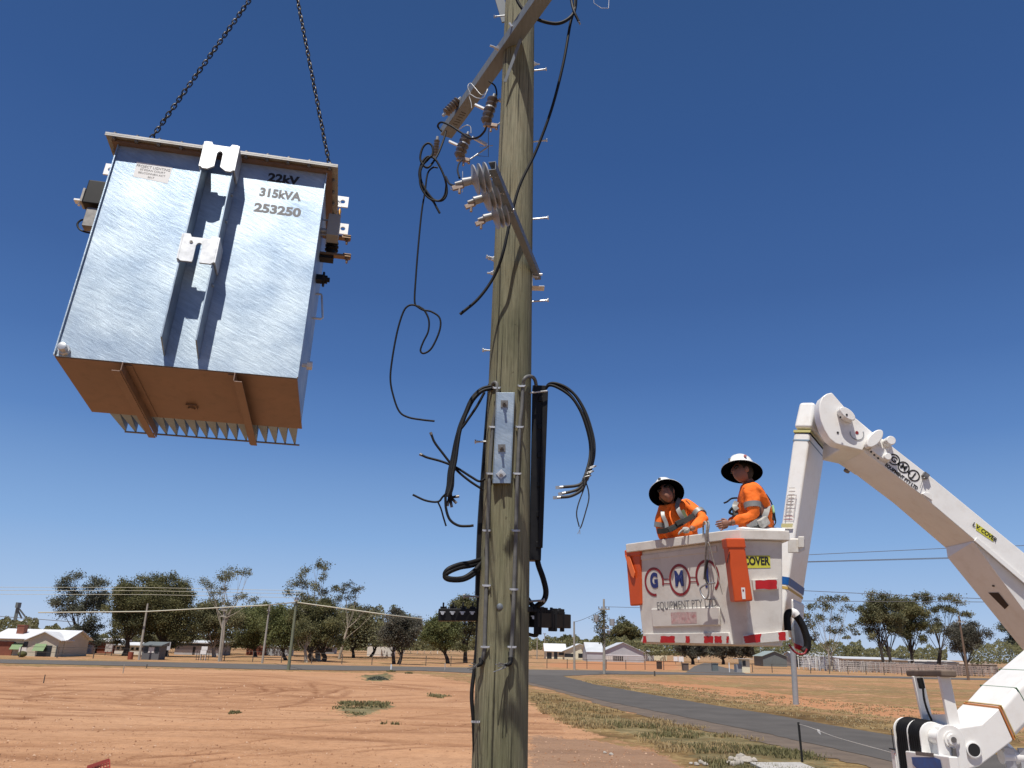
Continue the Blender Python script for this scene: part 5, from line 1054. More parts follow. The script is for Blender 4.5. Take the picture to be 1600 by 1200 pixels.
bandq(Q1, Q2, .95, .02, mat('green_line', (.06, .17, .08), .5), 'green_band'); bandq(Q2, Q3, .42, .012, bpy.data.materials['green_line'], 'green_band')
g = V((0, 1, 0)); ns = -g
P0 = at(1486, 1155, YL-.02)
def onT(x, y, off=0): return onplane(x, y, P0+ns*off, ns)
b = MB(); b.prism([onT(x, y, -.022) for x, y in ((1479, 1200), (1530, 1201), (1548, 1262), (1505, 1310), (1478, 1310))], g*.42); TUR = b.build('turret', M['white'], TK, bevel=.015)
c = onT(1522, 1172, -.004); b = MB(); b.cyl(c-ns*.01, c+ns*-.012+ns*.0, .001, 3); b = MB()
b.lathe(c-ns*.02, ns, [(0, .045), (.012, .045), (.018, .05), (.022, .05), (.024, .042), (.02, .04), (.019, .001)], 20); b.build('access_ring', M['white'], TUR, smooth=30)
b = MB(); b.lathe(c, ns, [(0, .0395), (.0015, .0395), (.0015, .001)], 20); b.build('access_hole', M['ink'], TUR)
# hose rollers between side plates
def rp(k): return P0+g*k
ext = at(1448, 1146, 5.9)
for k in (.0, .22, .40, .60):
    c = rp(k); b = MB(); pts = []
    u = V((0, 0, 1)); v = u.cross(g).normalized(); v = v if v.y > 0 else -v
    for i in range(13): t = math.pi*i/12; pts.append(c+v*math.cos(t)*.092+u*(math.sin(t)*.088))
    pts += [c-v*.092-u*.40, c+v*.092-u*.40]
    b.prism(pts, g*.016); b.build('roller_plate', M['white'], TUR, bevel=.005)
for k, mt, ln in ((.016, M['white'], .2), (.236, M['black'], .16), (.416, M['black'], .18)):
    c = rp(k)+V((0, 0, -.005)); b = MB(); b.cyl(c+g*.003, c+g*ln, .046, 24); rl_ = b.build('hose_roller', mt, TUR, bevel=.004)
    if mt is M['black']:
        for j in range(5):
            q = MB(); cc = c+g*(.022+.03*j); q.tube([cc+V((math.cos(t)*.054, 0, math.sin(t)*.054)) for t in [R(a) for a in range(-30, 181, 14)]]+[cc+V((-.054, 0, -.35))], .012, 6); q.build('hose', M['black'], rl_, smooth=60)
            q = MB(); cc = c+g*(.022+.03*j); u = V((0, 0, 1)); v = u.cross(g).normalized(); q.tube([cc+v*math.cos(t)*.088*(1 if v.x > 0 else -1)+u*math.sin(t)*.088 for t in [R(a) for a in range(-20, 201, 14)]]+[cc-v*.088*(1 if v.x > 0 else -1)-u*.4], .0125, 6); q.build('hose', M['black'], rl_, smooth=60)
c = rp(0)+ns*.001; b = MB(); b.lathe(c, ns, [(0, .05), (.012, .05), (.012, .035), (.03, .033), (.03, .001)], 18); b.build('roller_hub', M['white'], TUR, smooth=40)
b = MB(); b.lathe(c+ns*.03, ns, [(0, .018), (.006, .018), (.006, .001)], 10); b.build('hub_bolt', M['boltm'], TUR); b = MB(); b.bar(c+V((0, 0, -.05))+ns*.012, c+V((0, 0, -.11))+ns*.012, .03, .02); b.build('hub_latch', M['boltm'], TUR, bevel=.003)
fa, fb = at(1414, 1173, 5.98), at(1480, 1182, 5.40); fb.x = fa.x; b = MB(); dz = V((0, 0, .75)); bk_ = V((.06, 0, 0)); b.hexa([fa-dz, fb-dz, fb-dz+bk_, fa-dz+bk_, fa, fb, fb+bk_, fa+bk_]); b.build('front_panel', M['white'], TUR, bevel=.008)
nP = V((-1, 0, 0)); nP = nP if nP.dot(CAM-fa) > 0 else -nP
def onP(x, y, off=.003): return onplane(x, y, fa+nP*off, nP)
def pp(pts, name, mt, off=.003):
    P = [onP(x, y, off) for x, y in pts]; nn = (P[1]-P[0]).cross(P[2]-P[0]); b = MB(); b.add(P if nn.dot(nP) > 0 else P[::-1], [tuple(range(len(P)))]); b.build(name, mt, TUR)
pp([(1424, 1183), (1459, 1183), (1469, 1187), (1472, 1200), (1474, 1215), (1440, 1210), (1426, 1194)], 'blue_tape', M['blue']); pp([(1430, 1174), (1459, 1177), (1459, 1183), (1431, 1180)], 'worn_strip', M['boltm'], .0045)
# boom rest with its padded top
for (x0, y0, x1, y1, Y, w_) in ((1450, 1131, 1433, 1056, 6.15, .075), (1491, 1136, 1474, 1054, 5.68, .075)):
    b = MB(); b.bar(at(x0, y0, Y), at(x1, y1, Y), w_, .03, V((0, 1, 0))); b.build('rest_post', M['white'], TUR, bevel=.004)
b = MB(); b.bar(at(1452, 1126, 6.15), at(1488, 1126, 5.7), .03, .08); b.build('rest_crossbar', M['white'], TUR, bevel=.004)
b = MB(); b.bar(at(1426, 1052, 6.3), at(1483, 1052.5, 5.6), .1, .045); b.build('rest_pad', mat('weathered_rest_pad', (.16, .12, .09), .8, var=.4, scale=12), TUR, bevel=.012)
b = MB(); b.bar(at(1437, 1059, 6.02), at(1441, 1076, 6.02), .04, .03, V((0, 1, 0))); b.build('pendant', M['black'], TUR, bevel=.008)
b = MB(); b.tube(spline(pix([(1442, 1074), (1444, 1092), (1449, 1110), (1455, 1124), (1456, 1130)], 6.0)), .008, 8); b.build('pendant_cord', M['black'], TUR, smooth=60)
ab = at(1406, 1187, 6.2); b = MB(); b.box(ab.x-.032, ab.x+.03, ab.y, ab.y+.06, ab.z-.12, ab.z+.062); AB = b.build('antenna_box', M['white'], TUR, bevel=.004)
b = MB(); b.box(ab.x-.04, ab.x+.036, ab.y-.008, ab.y+.068, ab.z+.0625, ab.z+.07); b.cyl((ab.x-.02, ab.y+.03, ab.z+.07), (ab.x-.022, ab.y+.03, ab.z+.2), .0035, 6); b.build('antenna', M['ink'], AB)
text('CAUTION', .02, 'lettering', M['maroon'], AB, (ab.x, ab.y-.0012, ab.z+.035), (1, 0, 0), (0, 0, 1), .0005, sx=.8)
for k in range(2): b = MB(); b.add([(ab.x-.022, ab.y-.001, ab.z+.012-.012*k), (ab.x+.022, ab.y-.001, ab.z+.012-.012*k), (ab.x+.022, ab.y-.001, ab.z+.015-.012*k), (ab.x-.022, ab.y-.001, ab.z+.015-.012*k)], [(0, 1, 2, 3)]); b.build('chart_line', M['maroon'], AB)
# ram lug under the boom root
cl_ = at(1585, 1183, 5.7); b = MB(); b.bar(at(1562, 1160, 5.75), cl_, .08, .07); b.cyl(cl_-V((.09, 0, 0)), cl_+V((.09, 0, 0)), .045, 14); b.build('ram_lug', M['white'], RTB, bevel=.006)
for dx in (-.05, .05): b = MB(); b.bar(cl_+V((dx, -.03, .06)), cl_+V((dx, -.03, -.1)), .02, .07); b.build('clevis', M['galv'], RTB, bevel=.003)
# pedestal, deck and wheels below the frame
tc_ = h2(P0)+g*.2+V((.1, .1, 0)); b = MB(); b.lathe((tc_.x, tc_.y, .9), (0, 0, 1), [(0, .42), (.1, .42), (.1, .3), (.5, .28)], 24); b.build('pedestal', M['white'], TK, smooth=40)
b = MB(); b.box(tc_.x-.7, tc_.x+4.6, tc_.y-1.1, tc_.y+1.1, .78, .9); b.build('deck', M['steelpost'], TK, bevel=.01)
for x in (.1, 3.6):
    for y in (-.95, .95):
        b = MB(); b.lathe((tc_.x+x, tc_.y+y-.13, .42), (0, 1, 0), [(0, .2), (.0, .36), (.03, .42), (.23, .42), (.26, .36), (.26, .2)], 24); w_ = b.build('wheel', M['black'], TK, smooth=40)
        q = MB(); q.lathe((tc_.x+x, tc_.y+y-.1, .42), (0, 1, 0), [(0, .001), (.0, .2), (.2, .2), (.2, .001)], 16); q.build('rim', M['bare'], w_, smooth=40)
# orange tool pouches on the bucket
def pouch(label, p_tl, p_tr, p_br, p_bl, n, d, flap):
    t = thing('tool_pouch', label, 'tool pouch', (p_bl+p_br)/2); b = MB()
    b.hexa([p_bl, p_br, p_br-n*d, p_bl-n*d, p_tl, p_tr, p_tr-n*d, p_tl-n*d]); b.build('box', M['orange'], t, bevel=.015)
    u = (p_tr-p_tl).normalized(); dn = (p_bl-p_tl).normalized(); b = MB(); k = .008
    f = [p_tl+n*k-u*k-dn*.03, p_tr+n*k+u*k-dn*.03, p_tr+n*k+u*k+dn*flap, p_tl+n*k-u*k+dn*flap]; b.hexa([f[3], f[2], f[2]-n*(d+2*k), f[3]-n*(d+2*k), f[0], f[1], f[1]-n*(d+2*k), f[0]-n*(d+2*k)]); b.build('lid', M['orange'], t, bevel=.012)
    return t, u, dn
nR = PRn; nL = PLn
o1 = .17
t, u, dn = pouch('orange plastic tool pouch hanging on the bucket corner under the nearer worker', onR(1136, 846, o1), onR(1163, 846, o1), onR(1177, 939, o1), onR(1148, 941, o1), nR, .16, .06)
b = MB(); fpx = lambda x, y, o=o1+.002: onR(x, y, o)
b.add([fpx(1158, 918), fpx(1164, 918), fpx(1165, 936), fpx(1160, 936)], [(3, 2, 1, 0)]); l_ = b.build('label', M['whitepaper'], t)
b = MB(); b.add([fpx(1160, 921, o1+.004), fpx(1162.5, 921, o1+.004), fpx(1162.7, 924, o1+.004), fpx(1160.3, 924, o1+.004)], [(3, 2, 1, 0)]); b.build('red_mark', M['maroon'], t)
b = MB()
b.bar(onR(1140, 862, o1+.01), onR(1136, 880, o1+.004), .012, .006); b.build('strap', M['ink'], t)
dl_ = dl
pa, pb = onL(977, 864, .02), onL(1000, 861, .02); pc_, pd_ = onL(1002, 945, .02), onL(984, 947, .02)
off = nL*.0
t, u, dn = pouch('orange tool pouch on the far left end of the bucket', pa+nL*.0, pb+nL*.0, pc_+nL*.0, pd_+nL*.0, nL, .10, .05)
b = MB(); b.prism([onL(x, y, .032) for x, y in ((977, 868), (984, 868), (993, 895), (991, 904), (987, 900))], nL*.01); b.build('flap', mat('light_orange_flap', (.8, .18, .05), .45), t, bevel=.004)
# rope, karabiner and hook hanging over the rim
t = thing('lanyard', 'grey twisted rope lanyard with a bent hook hanging over the bucket rim', 'lanyard', onL(1104, 915, .12))
RO = mat('grey_rope', (.34, .32, .29), .8, var=.5, scale=60)
def yl_(x, y, o=.12): return onL(x, y, o)
b = MB(); b.tube(spline([at(1099, 838, 7.72), at(1099, 822, 7.7), yl_(1101, 815, .1), yl_(1104, 822, .13), yl_(1103, 850, .13), yl_(1102, 880, .1), yl_(1100, 905, .08)]), .009, 8); b.build('rope', RO, t, smooth=60)
b = MB(); b.tube(spline([yl_(1104, 848, .13), yl_(1108, 850, .12), yl_(1113, 870, .1), yl_(1120, 895, .08), yl_(1129, 929, .06)]), .005, 8); b.build('rope', RO, t, smooth=60)
b = MB(); b.tube(spline([at(1107, 838, 7.72), yl_(1105, 816, .1), yl_(1108, 820, .13), yl_(1105, 845, .13), yl_(1107, 875, .1)]), .007, 8); b.build('rope', RO, t, smooth=60)
b = MB(); b.tube(spline([yl_(1106, 875, .11), yl_(1102, 895, .11), yl_(1104, 908, .11), yl_(1107, 912, .11)]), .011, 8); b.build('hook_shank', M['ink'], t, smooth=60)
b = MB(); b.tube(spline([yl_(1117, 911, .11), yl_(1108, 912, .11), yl_(1098, 916, .11), yl_(1094, 921, .11), yl_(1097, 930, .11), yl_(1103, 936, .11), yl_(1107, 928, .11), yl_(1107, 913, .11)]), .009, 8); b.build('karabiner', M['bare'], t, smooth=60)
# ------------------------------------------------------------------ people
SKIN = mat('shadow_darkened_skin', (.25, .115, .075), .55, var=.1, scale=20); SHIRT = mat('hi_vis_orange_cloth', (.9, .17, .012), .8, var=.12, scale=9, bump=1.0, bscale=9)  # skin colour darkened to carry the shadow on the faces
TROU = mat('navy_work_trousers', (.02, .03, .07), .85); SILV = mat('silver_reflective_tape', (.26, .26, .25), .5, .25, var=.15, scale=20); HARN = mat('dark_harness_webbing', (.035, .037, .035), .8)
HATW = mat('white_hard_hat', (.82, .82, .8), .3, coat=.3); HATB = mat('black_brim_underside', (.003, .003, .004), 1.0, spec=0.0); GLOVE = mat('grey_work_glove', (.42, .41, .38), .85, var=.4, scale=25); DGL = mat('dark_glove', (.10, .06, .05), .8, var=.3, scale=25); GLS = mat('dark_sunglasses', (.01, .01, .012), .15)  # HATB: near-black surface under the brim
def skin_geo(J, E_, root, sub=2):
    names = list(J); idx = {n: i for i, n in enumerate(names)}
    me = bpy.data.meshes.new('s'); me.from_pydata([tuple(J[n][0]) for n in names], [(idx[a], idx[b_]) for a, b_ in E_], []); o = bpy.data.objects.new('s', me); link(o)
    md = o.modifiers.new('k', 'SKIN'); md.use_smooth_shade = True
    for i, n in enumerate(names):
        r = J[n][1]; r = (r, r) if not isinstance(r, tuple) else r
        sv = me.skin_vertices[0].data[i]; sv.radius = r; sv.use_root = (n == root)
    s = o.modifiers.new('u', 'SUBSURF'); s.levels = sub; s.render_levels = sub
    dg = bpy.context.evaluated_depsgraph_get(); dg.update(); ev = o.evaluated_get(dg); m2 = ev.to_mesh()
    vs = [v.co.copy() for v in m2.vertices]; fs = [tuple(p.vertices) for p in m2.polygons]; ev.to_mesh_clear(); bpy.data.objects.remove(o); return vs, fs
def head_geo(c, fwd, up, s=1.0):
    fwd = V(fwd).normalized(); up = V(up); up = (up-fwd*up.dot(fwd)).normalized(); rt = fwd.cross(up)
    vs = []; nu, nv = 36, 28; fs = []
    for j in range(nv+1):
        th = math.pi*j/nv
        for i in range(nu):
            ph = 2*math.pi*i/nu; x = math.sin(th)*math.sin(ph); y = math.sin(th)*math.cos(ph); z = math.cos(th)
            X, Y, Z = x*.076, y*.096, z*.118
            if z < 0: k = 1-.28*(-z)**1.3; X *= k; Y *= (1-.12*(-z)); Y += .012*(-z)
            fr = max(0, y)
            g_ = lambda a, b_, sa, sb: math.exp(-((x-a)/sa)**2-((z-b_)/sb)**2)*(1 if y > 0 else 0)
            Y += .024*g_(0, -.18, .13, .17)+.010*g_(0, .02, .12, .16)+.006*g_(0, .2, .5, .1)-.009*(g_(-.4, .03, .2, .12)+g_(.4, .03, .2, .12))+.008*g_(0, -.5, .28, .07)-.006*g_(0, -.43, .22, .04)+.008*g_(0, -.78, .3, .14)
            vs.append(c+(rt*X+fwd*Y+up*Z)*s)
    for j in range(nv):
        for i in range(nu): i2 = (i+1) % nu; fs.append((j*nu+i, (j+1)*nu+i, (j+1)*nu+i2, j*nu+i2))
    return vs, fs, rt, fwd, up
def hand_geo(w_, d, pal, side, s=1.0, curl=.6):
    """palm from the wrist along d, pal = palm normal, side = thumb side; five finger chains"""
    d = V(d).normalized(); side = V(side); side = (side-d*side.dot(d)).normalized(); pal = d.cross(side).normalized() if pal is None else (V(pal)-d*V(pal).dot(d)).normalized()
    out = []; J = {'w': (w_, (.022*s, .028*s)), 'p': (w_+d*.045*s, (.016*s, .036*s)), 'k': (w_+d*.085*s, (.013*s, .034*s))}
    out.append(skin_geo(J, [('w', 'p'), ('p', 'k')], 'w', 2))
    for i, (o_, ln) in enumerate(((.030, .068), (.010, .078), (-.010, .072), (-.029, .056))):
        b0 = w_+d*.07*s+side*o_*s; p = b0; J = {'a': (p, .009*s)}; dd = d.copy(); k = curl*(1+.12*i)
        for n, f in (('b', .5), ('c', .3), ('d', .22)):
            dd = (dd*math.cos(k*.8)+pal*math.sin(k*.8)).normalized() if n != 'b' else (dd*math.cos(k*.4)+pal*math.sin(k*.4)).normalized(); p = p+dd*ln*f*s; J[n] = (p, (.0085 if n != 'd' else .0065)*s)
        J['a'] = (b0, .0095*s); out.append(skin_geo(J, [('a', 'b'), ('b', 'c'), ('c', 'd')], 'a', 1))
    b0 = w_+d*.025*s+side*.022*s; p1 = b0+(side*.7+d*.6+pal*.3).normalized()*.035*s; p2 = p1+(side*.25+d*.8+pal*.5).normalized()*.03*s
    out.append(skin_geo({'a': (b0, .012*s), 'b': (p1, .010*s), 'c': (p2, .008*s)}, [('a', 'b'), ('b', 'c')], 'a', 1)); return out
def wrinkle(vs, amp, sc):
    return [v+V((noise.noise(v*sc), noise.noise(v*sc+V((9, 0, 0))), noise.noise(v*sc+V((0, 9, 0)))))*amp+V((0, 0, 1))*amp*.9*(noise.ridged_multi_fractal(v*sc*1.1, 1, 2, 3, 1, 2)-1)*.5 for v in vs]
def hat(t, c, up, fwd, s=1.0, mark=False):
    up = V(up).normalized(); fwd = V(fwd); fwd = (fwd-up*fwd.dot(up)).normalized(); rt = fwd.cross(up); b = MB(); rs = []
    for z_, r in ((-.036, .202), (-.040, .200), (-.012, .160), (.002, .128), (.012, .122), (.06, .117), (.105, .098), (.135, .07), (.150, .034), (.153, .002)):
        rs.append([c+(rt*math.cos(a)*r*.92+fwd*math.sin(a)*r*(1.06 if r < .13 else 1.0)+up*(z_+(.006 if abs(math.cos(a)) < .2 and z_ > .04 and r > .02 else 0)))*s for a in [2*math.pi*k/36 for k in range(36)]])
    b.rings(rs, cap=False); h = b.build('hard_hat', HATW, t, smooth=40)
    b = MB(); rs = []
    for z_, r in ((-.0405, .199), (-.044, .203), (-.020, .16), (-.008, .126), (.05, .10), (.07, .07), (.075, .002)): rs.append([c+(rt*math.cos(a)*r*.92+fwd*math.sin(a)*r+up*z_)*s for a in [2*math.pi*k/36 for k in range(36)]])
    b.rings(rs[::-1] if False else rs, cap=False); b.build('brim_underside', HATB, h, smooth=40)
    b = MB(); q = c+(fwd*.105*math.cos(.6)+rt*.09*.5+up*.06)*s; 
    if mark:
        for sg in ((.72, .62), ): 
            q = c+(-(-rt)*.0+up*.068)*s; d_ = (V(CAM)-c); d_ = (d_-up*d_.dot(up)).normalized(); side = up.cross(d_); q = q+(d_*.101+side*.045)*s; b.lathe(q, d_+up*.25, [(0, .001), (.004, .016), (.012, .016), (.012, .001)], 12)
        b.build('hat_badge', M['maroon'], h)
    b = MB(); q = c+(fwd*.122+up*.045)*s; b.bar(q-up*.02, q+up*.035, .028, .02); b.build('lamp_clip', M['ink'], h, bevel=.003)
    return h
def band_on(t, a, c, r0, r1, w_, mt, name='reflective_band', n=24, f=.0):
    a = V(a); c = V(c); d = (c-a).normalized(); m0 = a.lerp(c, .5); b = MB(); b.lathe(m0-d*w_/2, d, [(0, r0*.9), (0, r0), (w_, r1), (w_, r1*.9)], n); return b.build(name, mt, t, smooth=60)
def strap(t, pts, w_, th, mt, name='harness_strap', nrm=None):
    P = spline(pts, 6); b = MB(); rs = []
    for i, p in enumerate(P):
        d = (P[min(i+1, len(P)-1)]-P[max(i-1, 0)]).normalized(); tc = (CAM-p).normalized() if nrm is None else V(nrm).normalized(); s_ = d.cross(tc).normalized(); q = s_.cross(d).normalized()
        rs.append([p-s_*w_/2-q*th, p+s_*w_/2-q*th, p+s_*w_/2+q*th, p-s_*w_/2+q*th])
    b.rings(rs); return b.build(name, mt, t, bevel=.002)
# worker leaning on the rim, looking up and left
def worker_a():
    Y = 8.28
    j = lambda x, y, Yo=0: at(x, y, Y+Yo)
    hd = j(1041.5, 771, -.12); nk = j(1047, 789, -.02); ch = j(1059, 806, .03); be = j(1066, 835, .1); pv = j(1072, 862, .15)
    sl, sr = j(1036, 798, -.08), j(1076, 790, .0); el, er = j(1031, 829, -.06), j(1101, 811, -.2); wl, wr_ = j(1040, 850, .05), j(1078, 828, -.36)
    kl, kr = pv+V((-.12, -.05, -.45)), pv+V((.12, -.02, -.45)); fl_, fr_ = V((kl.x, kl.y+.02, 2.66)), V((kr.x, kr.y+.02, 2.66))
    t = thing('person', 'left of the two workers in the bucket, leaning forward over the rim, orange shirt', 'person', (pv.x, pv.y, 2.62))
    J = {'pv': (pv, (.15, .12)), 'be': (be, (.145, .11)), 'ch': (ch, (.16, .11)), 'nk': (nk, .06), 'nt': (nk.lerp(hd, .7), .052), 'sl': (sl, .062), 'sr': (sr, .066), 'el': (el, .042), 'er': (er, .044), 'wl': (wl, .028), 'wr': (wr_, .028), 'hl': (pv+V((-.09, 0, -.06)), .09), 'hr': (pv+V((.09, 0, -.06)), .09), 'kl': (kl, .06), 'kr': (kr, .06), 'fl': (fl_, .04), 'fr': (fr_, .04), 'tl': (fl_+V((-.05, -.16, -.01)), .035), 'tr': (fr_+V((-.03, -.16, -.01)), .035)}
    E_ = [('pv', 'be'), ('be', 'ch'), ('ch', 'nk'), ('nk', 'nt'), ('ch', 'sl'), ('ch', 'sr'), ('sl', 'el'), ('sr', 'er'), ('el', 'wl'), ('er', 'wr'), ('pv', 'hl'), ('pv', 'hr'), ('hl', 'kl'), ('hr', 'kr'), ('kl', 'fl'), ('kr', 'fr'), ('fl', 'tl'), ('fr', 'tr')]
    fwd = (V((-.5, -.62, .45))); up = V((-.16, .44, .86))
    b = MB(); b.add(*skin_geo(J, E_, 'pv')); hv = head_geo(hd, fwd, up); b.add(hv[0], hv[1])
    rt, f_, u_ = hv[2:]
    b.build('body', SKIN, t, smooth=80)
    for s in (-1, 1): e = MB(); e.ball(hd+rt*s*.077-u_*.01, .03, 8, (.45, .8, 1.1)); e.build('ear', SKIN, t, smooth=80)
    g_ = MB(); g_.bar(hd+rt*-.066+f_*.078+u_*.008, hd+rt*.066+f_*.078+u_*.008, .035, .032, u_); g_.build('sunglasses', GLS, t, bevel=.008)
    ha = MB(); ha.ball(hd-f_*.018+u_*.012, .1, 14, (.86, 1.0, 1.12)); hh = ha.build('hair', mat('dark_brown_hair', (.03, .018, .01), .7), t, smooth=80)
    hat(t, hd+u_*.045, u_, f_)
    S = {k: (J[k][0], tuple(q*1.2+.006 for q in (J[k][1] if isinstance(J[k][1], tuple) else (J[k][1],)*2))) for k in ('pv', 'be', 'ch', 'nk', 'sl', 'sr', 'el', 'er', 'wl', 'wr')}; S['nk'] = (nk, .078); S['wl'] = (el.lerp(wl, .9), .042); S['wr'] = (er.lerp(wr_, .88), .045); S['el'] = (el, .058); S['er'] = (er, .06)
    b = MB(); vs, fs = skin_geo(S, [e for e in E_ if e[0] in S and e[1] in S], 'pv', 3); b.add(wrinkle(vs, .016, 11), fs); b.build('shirt', SHIRT, t, smooth=80)
    T2 = {k: (J[k][0], tuple(q*1.12 for q in (J[k][1] if isinstance(J[k][1], tuple) else (J[k][1],)*2))) for k in ('pv', 'hl', 'hr', 'kl', 'kr', 'fl', 'fr')}; b = MB(); b.add(*skin_geo(T2, [('pv', 'hl'), ('pv', 'hr'), ('hl', 'kl'), ('hr', 'kr'), ('kl', 'fl'), ('kr', 'fr')], 'pv')); b.build('trousers', TROU, t, smooth=80)
    b = MB()
    for vs, fs in hand_geo(wr_, V((-.95, -.25, -.12)), V((0, -.2, -1)), V((-.1, -1, .2)), 1.05, .55): b.add(vs, fs)
    b.build('glove', GLOVE, t, smooth=80)
    b = MB()
    for vs, fs in hand_geo(wl, V((.6, -.5, -.3)), V((0, 0, -1)), V((-.5, -.8, 0)), 1.05, .5): b.add(vs, fs)
    b.build('glove', GLOVE, t, smooth=80)
    band_on(t, sr.lerp(er, .55), sr.lerp(er, .8), .079, .073, .055, SILV); band_on(t, sl.lerp(el, .62), sl.lerp(el, .86), .071, .067, .05, SILV)
    front = lambda x, y, o=-.16: j(x, y, o)
    strap(t, [front(1062, 779, -.05), front(1058, 790, -.13), front(1062, 802, -.17), front(1070, 814, -.17)], .045, .004, SILV); strap(t, [front(1035, 795, -.12), front(1036, 806, -.17), front(1041, 818, -.19), front(1043, 832, -.2)], .04, .004, SILV)
    strap(t, [front(1066, 797, -.165), front(1073, 811, -.18)], .04, .005, mat('olive_webbing', (.12, .14, .07), .8))
    strap(t, [front(1083, 806, -.16), front(1070, 814, -.2), front(1056, 822, -.22), front(1040, 829, -.2), front(1028, 830, -.1)], .055, .012, HARN, 'harness_belt')
    strap(t, [front(1048, 792, -.13), front(1047, 806, -.19), front(1052, 820, -.21)], .014, .004, SHIRT, 'shirt_placket')
    for x, y in ((1062, 816), (1050, 826)): b = MB(); c = front(x, y, -.25); b.bar(c-V((.04, 0, .02)), c+V((.04, 0, .02)), .03, .05); b.build('belt_pouch', HARN, t, bevel=.006)
def worker_b():
    Y = 7.92
    j = lambda x, y, Yo=0: at(x, y, Y+Yo)
    hd = j(1159, 738, 0); nk = j(1170, 755, .02); ch = j(1176, 780, .03); be = j(1180, 812, .05); pv = j(1186, 842, .06)
    sn, sf = j(1173, 767, -.15), j(1177, 768, .18); en, ef = j(1178, 806, -.19), j(1155, 805, .22); wn, wf = j(1141, 817, -.14), j(1138, 820, .12)
    kl, kr = pv+V((-.05, -.1, -.45)), pv+V((-.02, .12, -.45)); fl_, fr_ = V((kl.x+.02, kl.y, 2.66)), V((kr.x+.02, kr.y, 2.66))
    t = thing('person', 'right of the two workers in the bucket, standing side-on facing left, orange shirt and harness', 'person', (pv.x, pv.y, 2.62))
    J = {'pv': (pv, (.13, .15)), 'be': (be, (.15, .16)), 'ch': (ch, (.15, .165)), 'nk': (nk, .064), 'nt': (nk.lerp(hd, .7), .055), 'sn': (sn, .068), 'sf': (sf, .066), 'en': (en, .047), 'ef': (ef, .045), 'wn': (wn, .03), 'wf': (wf, .03), 'hl': (pv+V((0, -.09, -.06)), .09), 'hr': (pv+V((0, .09, -.06)), .09), 'kl': (kl, .06), 'kr': (kr, .06), 'fl': (fl_, .04), 'fr': (fr_, .04), 'tl': (fl_+V((-.16, 0, -.01)), .035), 'tr': (fr_+V((-.16, 0, -.01)), .035)}
    E_ = [('pv', 'be'), ('be', 'ch'), ('ch', 'nk'), ('nk', 'nt'), ('ch', 'sn'), ('ch', 'sf'), ('sn', 'en'), ('sf', 'ef'), ('en', 'wn'), ('ef', 'wf'), ('pv', 'hl'), ('pv', 'hr'), ('hl', 'kl'), ('hr', 'kr'), ('kl', 'fl'), ('kr', 'fr'), ('fl', 'tl'), ('fr', 'tr')]
    fwd = V((-.9, -.2, .2)); up = V((.2, .42, .88))
    b = MB(); b.add(*skin_geo(J, E_, 'pv')); hv = head_geo(hd, fwd, up, 1.06); b.add(hv[0], hv[1]); rt, f_, u_ = hv[2:]
    for wv, dv, sd in ((wn, V((-.95, .0, -.1)), V((-.2, .2, 1))), (wf, V((-.9, -.2, -.25)), V((0, 0, 1)))):
        for vs, fs in hand_geo(wv, dv, V((0, 1 if wv is wn else -1, -.3)), sd, 1.05, .6): b.add(vs, fs)
    b.build('body', SKIN, t, smooth=80)
    for s in (-1, 1): e = MB(); e.ball(hd+rt*s*.082-u_*.01-f_*.01, .032, 8, (.8, .45, 1.1)); e.build('ear', SKIN, t, smooth=80)
    g_ = MB(); g_.bar(hd+rt*-.066+f_*.084+u_*.010, hd+rt*.066+f_*.084+u_*.010, .03, .03, u_); g_.build('sunglasses', GLS, t, bevel=.008)
    ha = MB(); ha.ball(hd-f_*.02+u_*.014, .105, 14, (1.0, .86, 1.1)); ha.build('hair', bpy.data.materials['dark_brown_hair'], t, smooth=80)
    hat(t, hd+u_*.05, u_, f_, 1.06, mark=True)
    S = {k: (J[k][0], tuple(q*1.2+.006 for q in (J[k][1] if isinstance(J[k][1], tuple) else (J[k][1],)*2))) for k in ('pv', 'be', 'ch', 'nk', 'sn', 'sf', 'en', 'ef', 'wn', 'wf')}; S['nk'] = (nk, .082); S['wn'] = (en.lerp(wn, .9), .046); S['wf'] = (ef.lerp(wf, .9), .044); S['en'] = (en, .064); S['ef'] = (ef, .06)
    b = MB(); vs, fs = skin_geo(S, [e for e in E_ if e[0] in S and e[1] in S], 'pv', 3); b.add(wrinkle(vs, .016, 11), fs); b.build('shirt', SHIRT, t, smooth=80)
    T2 = {k: (J[k][0], tuple(q*1.12 for q in (J[k][1] if isinstance(J[k][1], tuple) else (J[k][1],)*2))) for k in ('pv', 'hl', 'hr', 'kl', 'kr', 'fl', 'fr')}; b = MB(); b.add(*skin_geo(T2, [('pv', 'hl'), ('pv', 'hr'), ('hl', 'kl'), ('hr', 'kr'), ('kl', 'fl'), ('kr', 'fr')], 'pv')); b.build('trousers', TROU, t, smooth=80)
    band_on(t, sn.lerp(en, .48), sn.lerp(en, .72), .087, .083, .055, SILV)
    strap(t, [j(1151, 784, -.02), j(1148, 791, -.05), j(1152, 797, -.10)], .05, .006, SILV)
    strap(t, [j(1163, 765, -.17), j(1181, 758, -.12), j(1192, 768, -.08), j(1197, 785, -.06), j(1196, 805, -.10), j(1186, 818, -.16)], .035, .005, HARN)
    strap(t, [j(1200, 790, -.08), j(1195, 806, -.16), j(1182, 816, -.22), j(1168, 824, -.2)], .055, .006, SILV)
    strap(t, [j(1199, 808, -.12), j(1190, 817, -.2), j(1176, 826, -.22), j(1160, 826, -.2)], .03, .008, HARN, 'harness_belt')
    b = MB(); b.bar(j(1199, 812, -.2), j(1187, 820, -.24), .05, .09); b.build('pouch', GLOVE, t, bevel=.012)
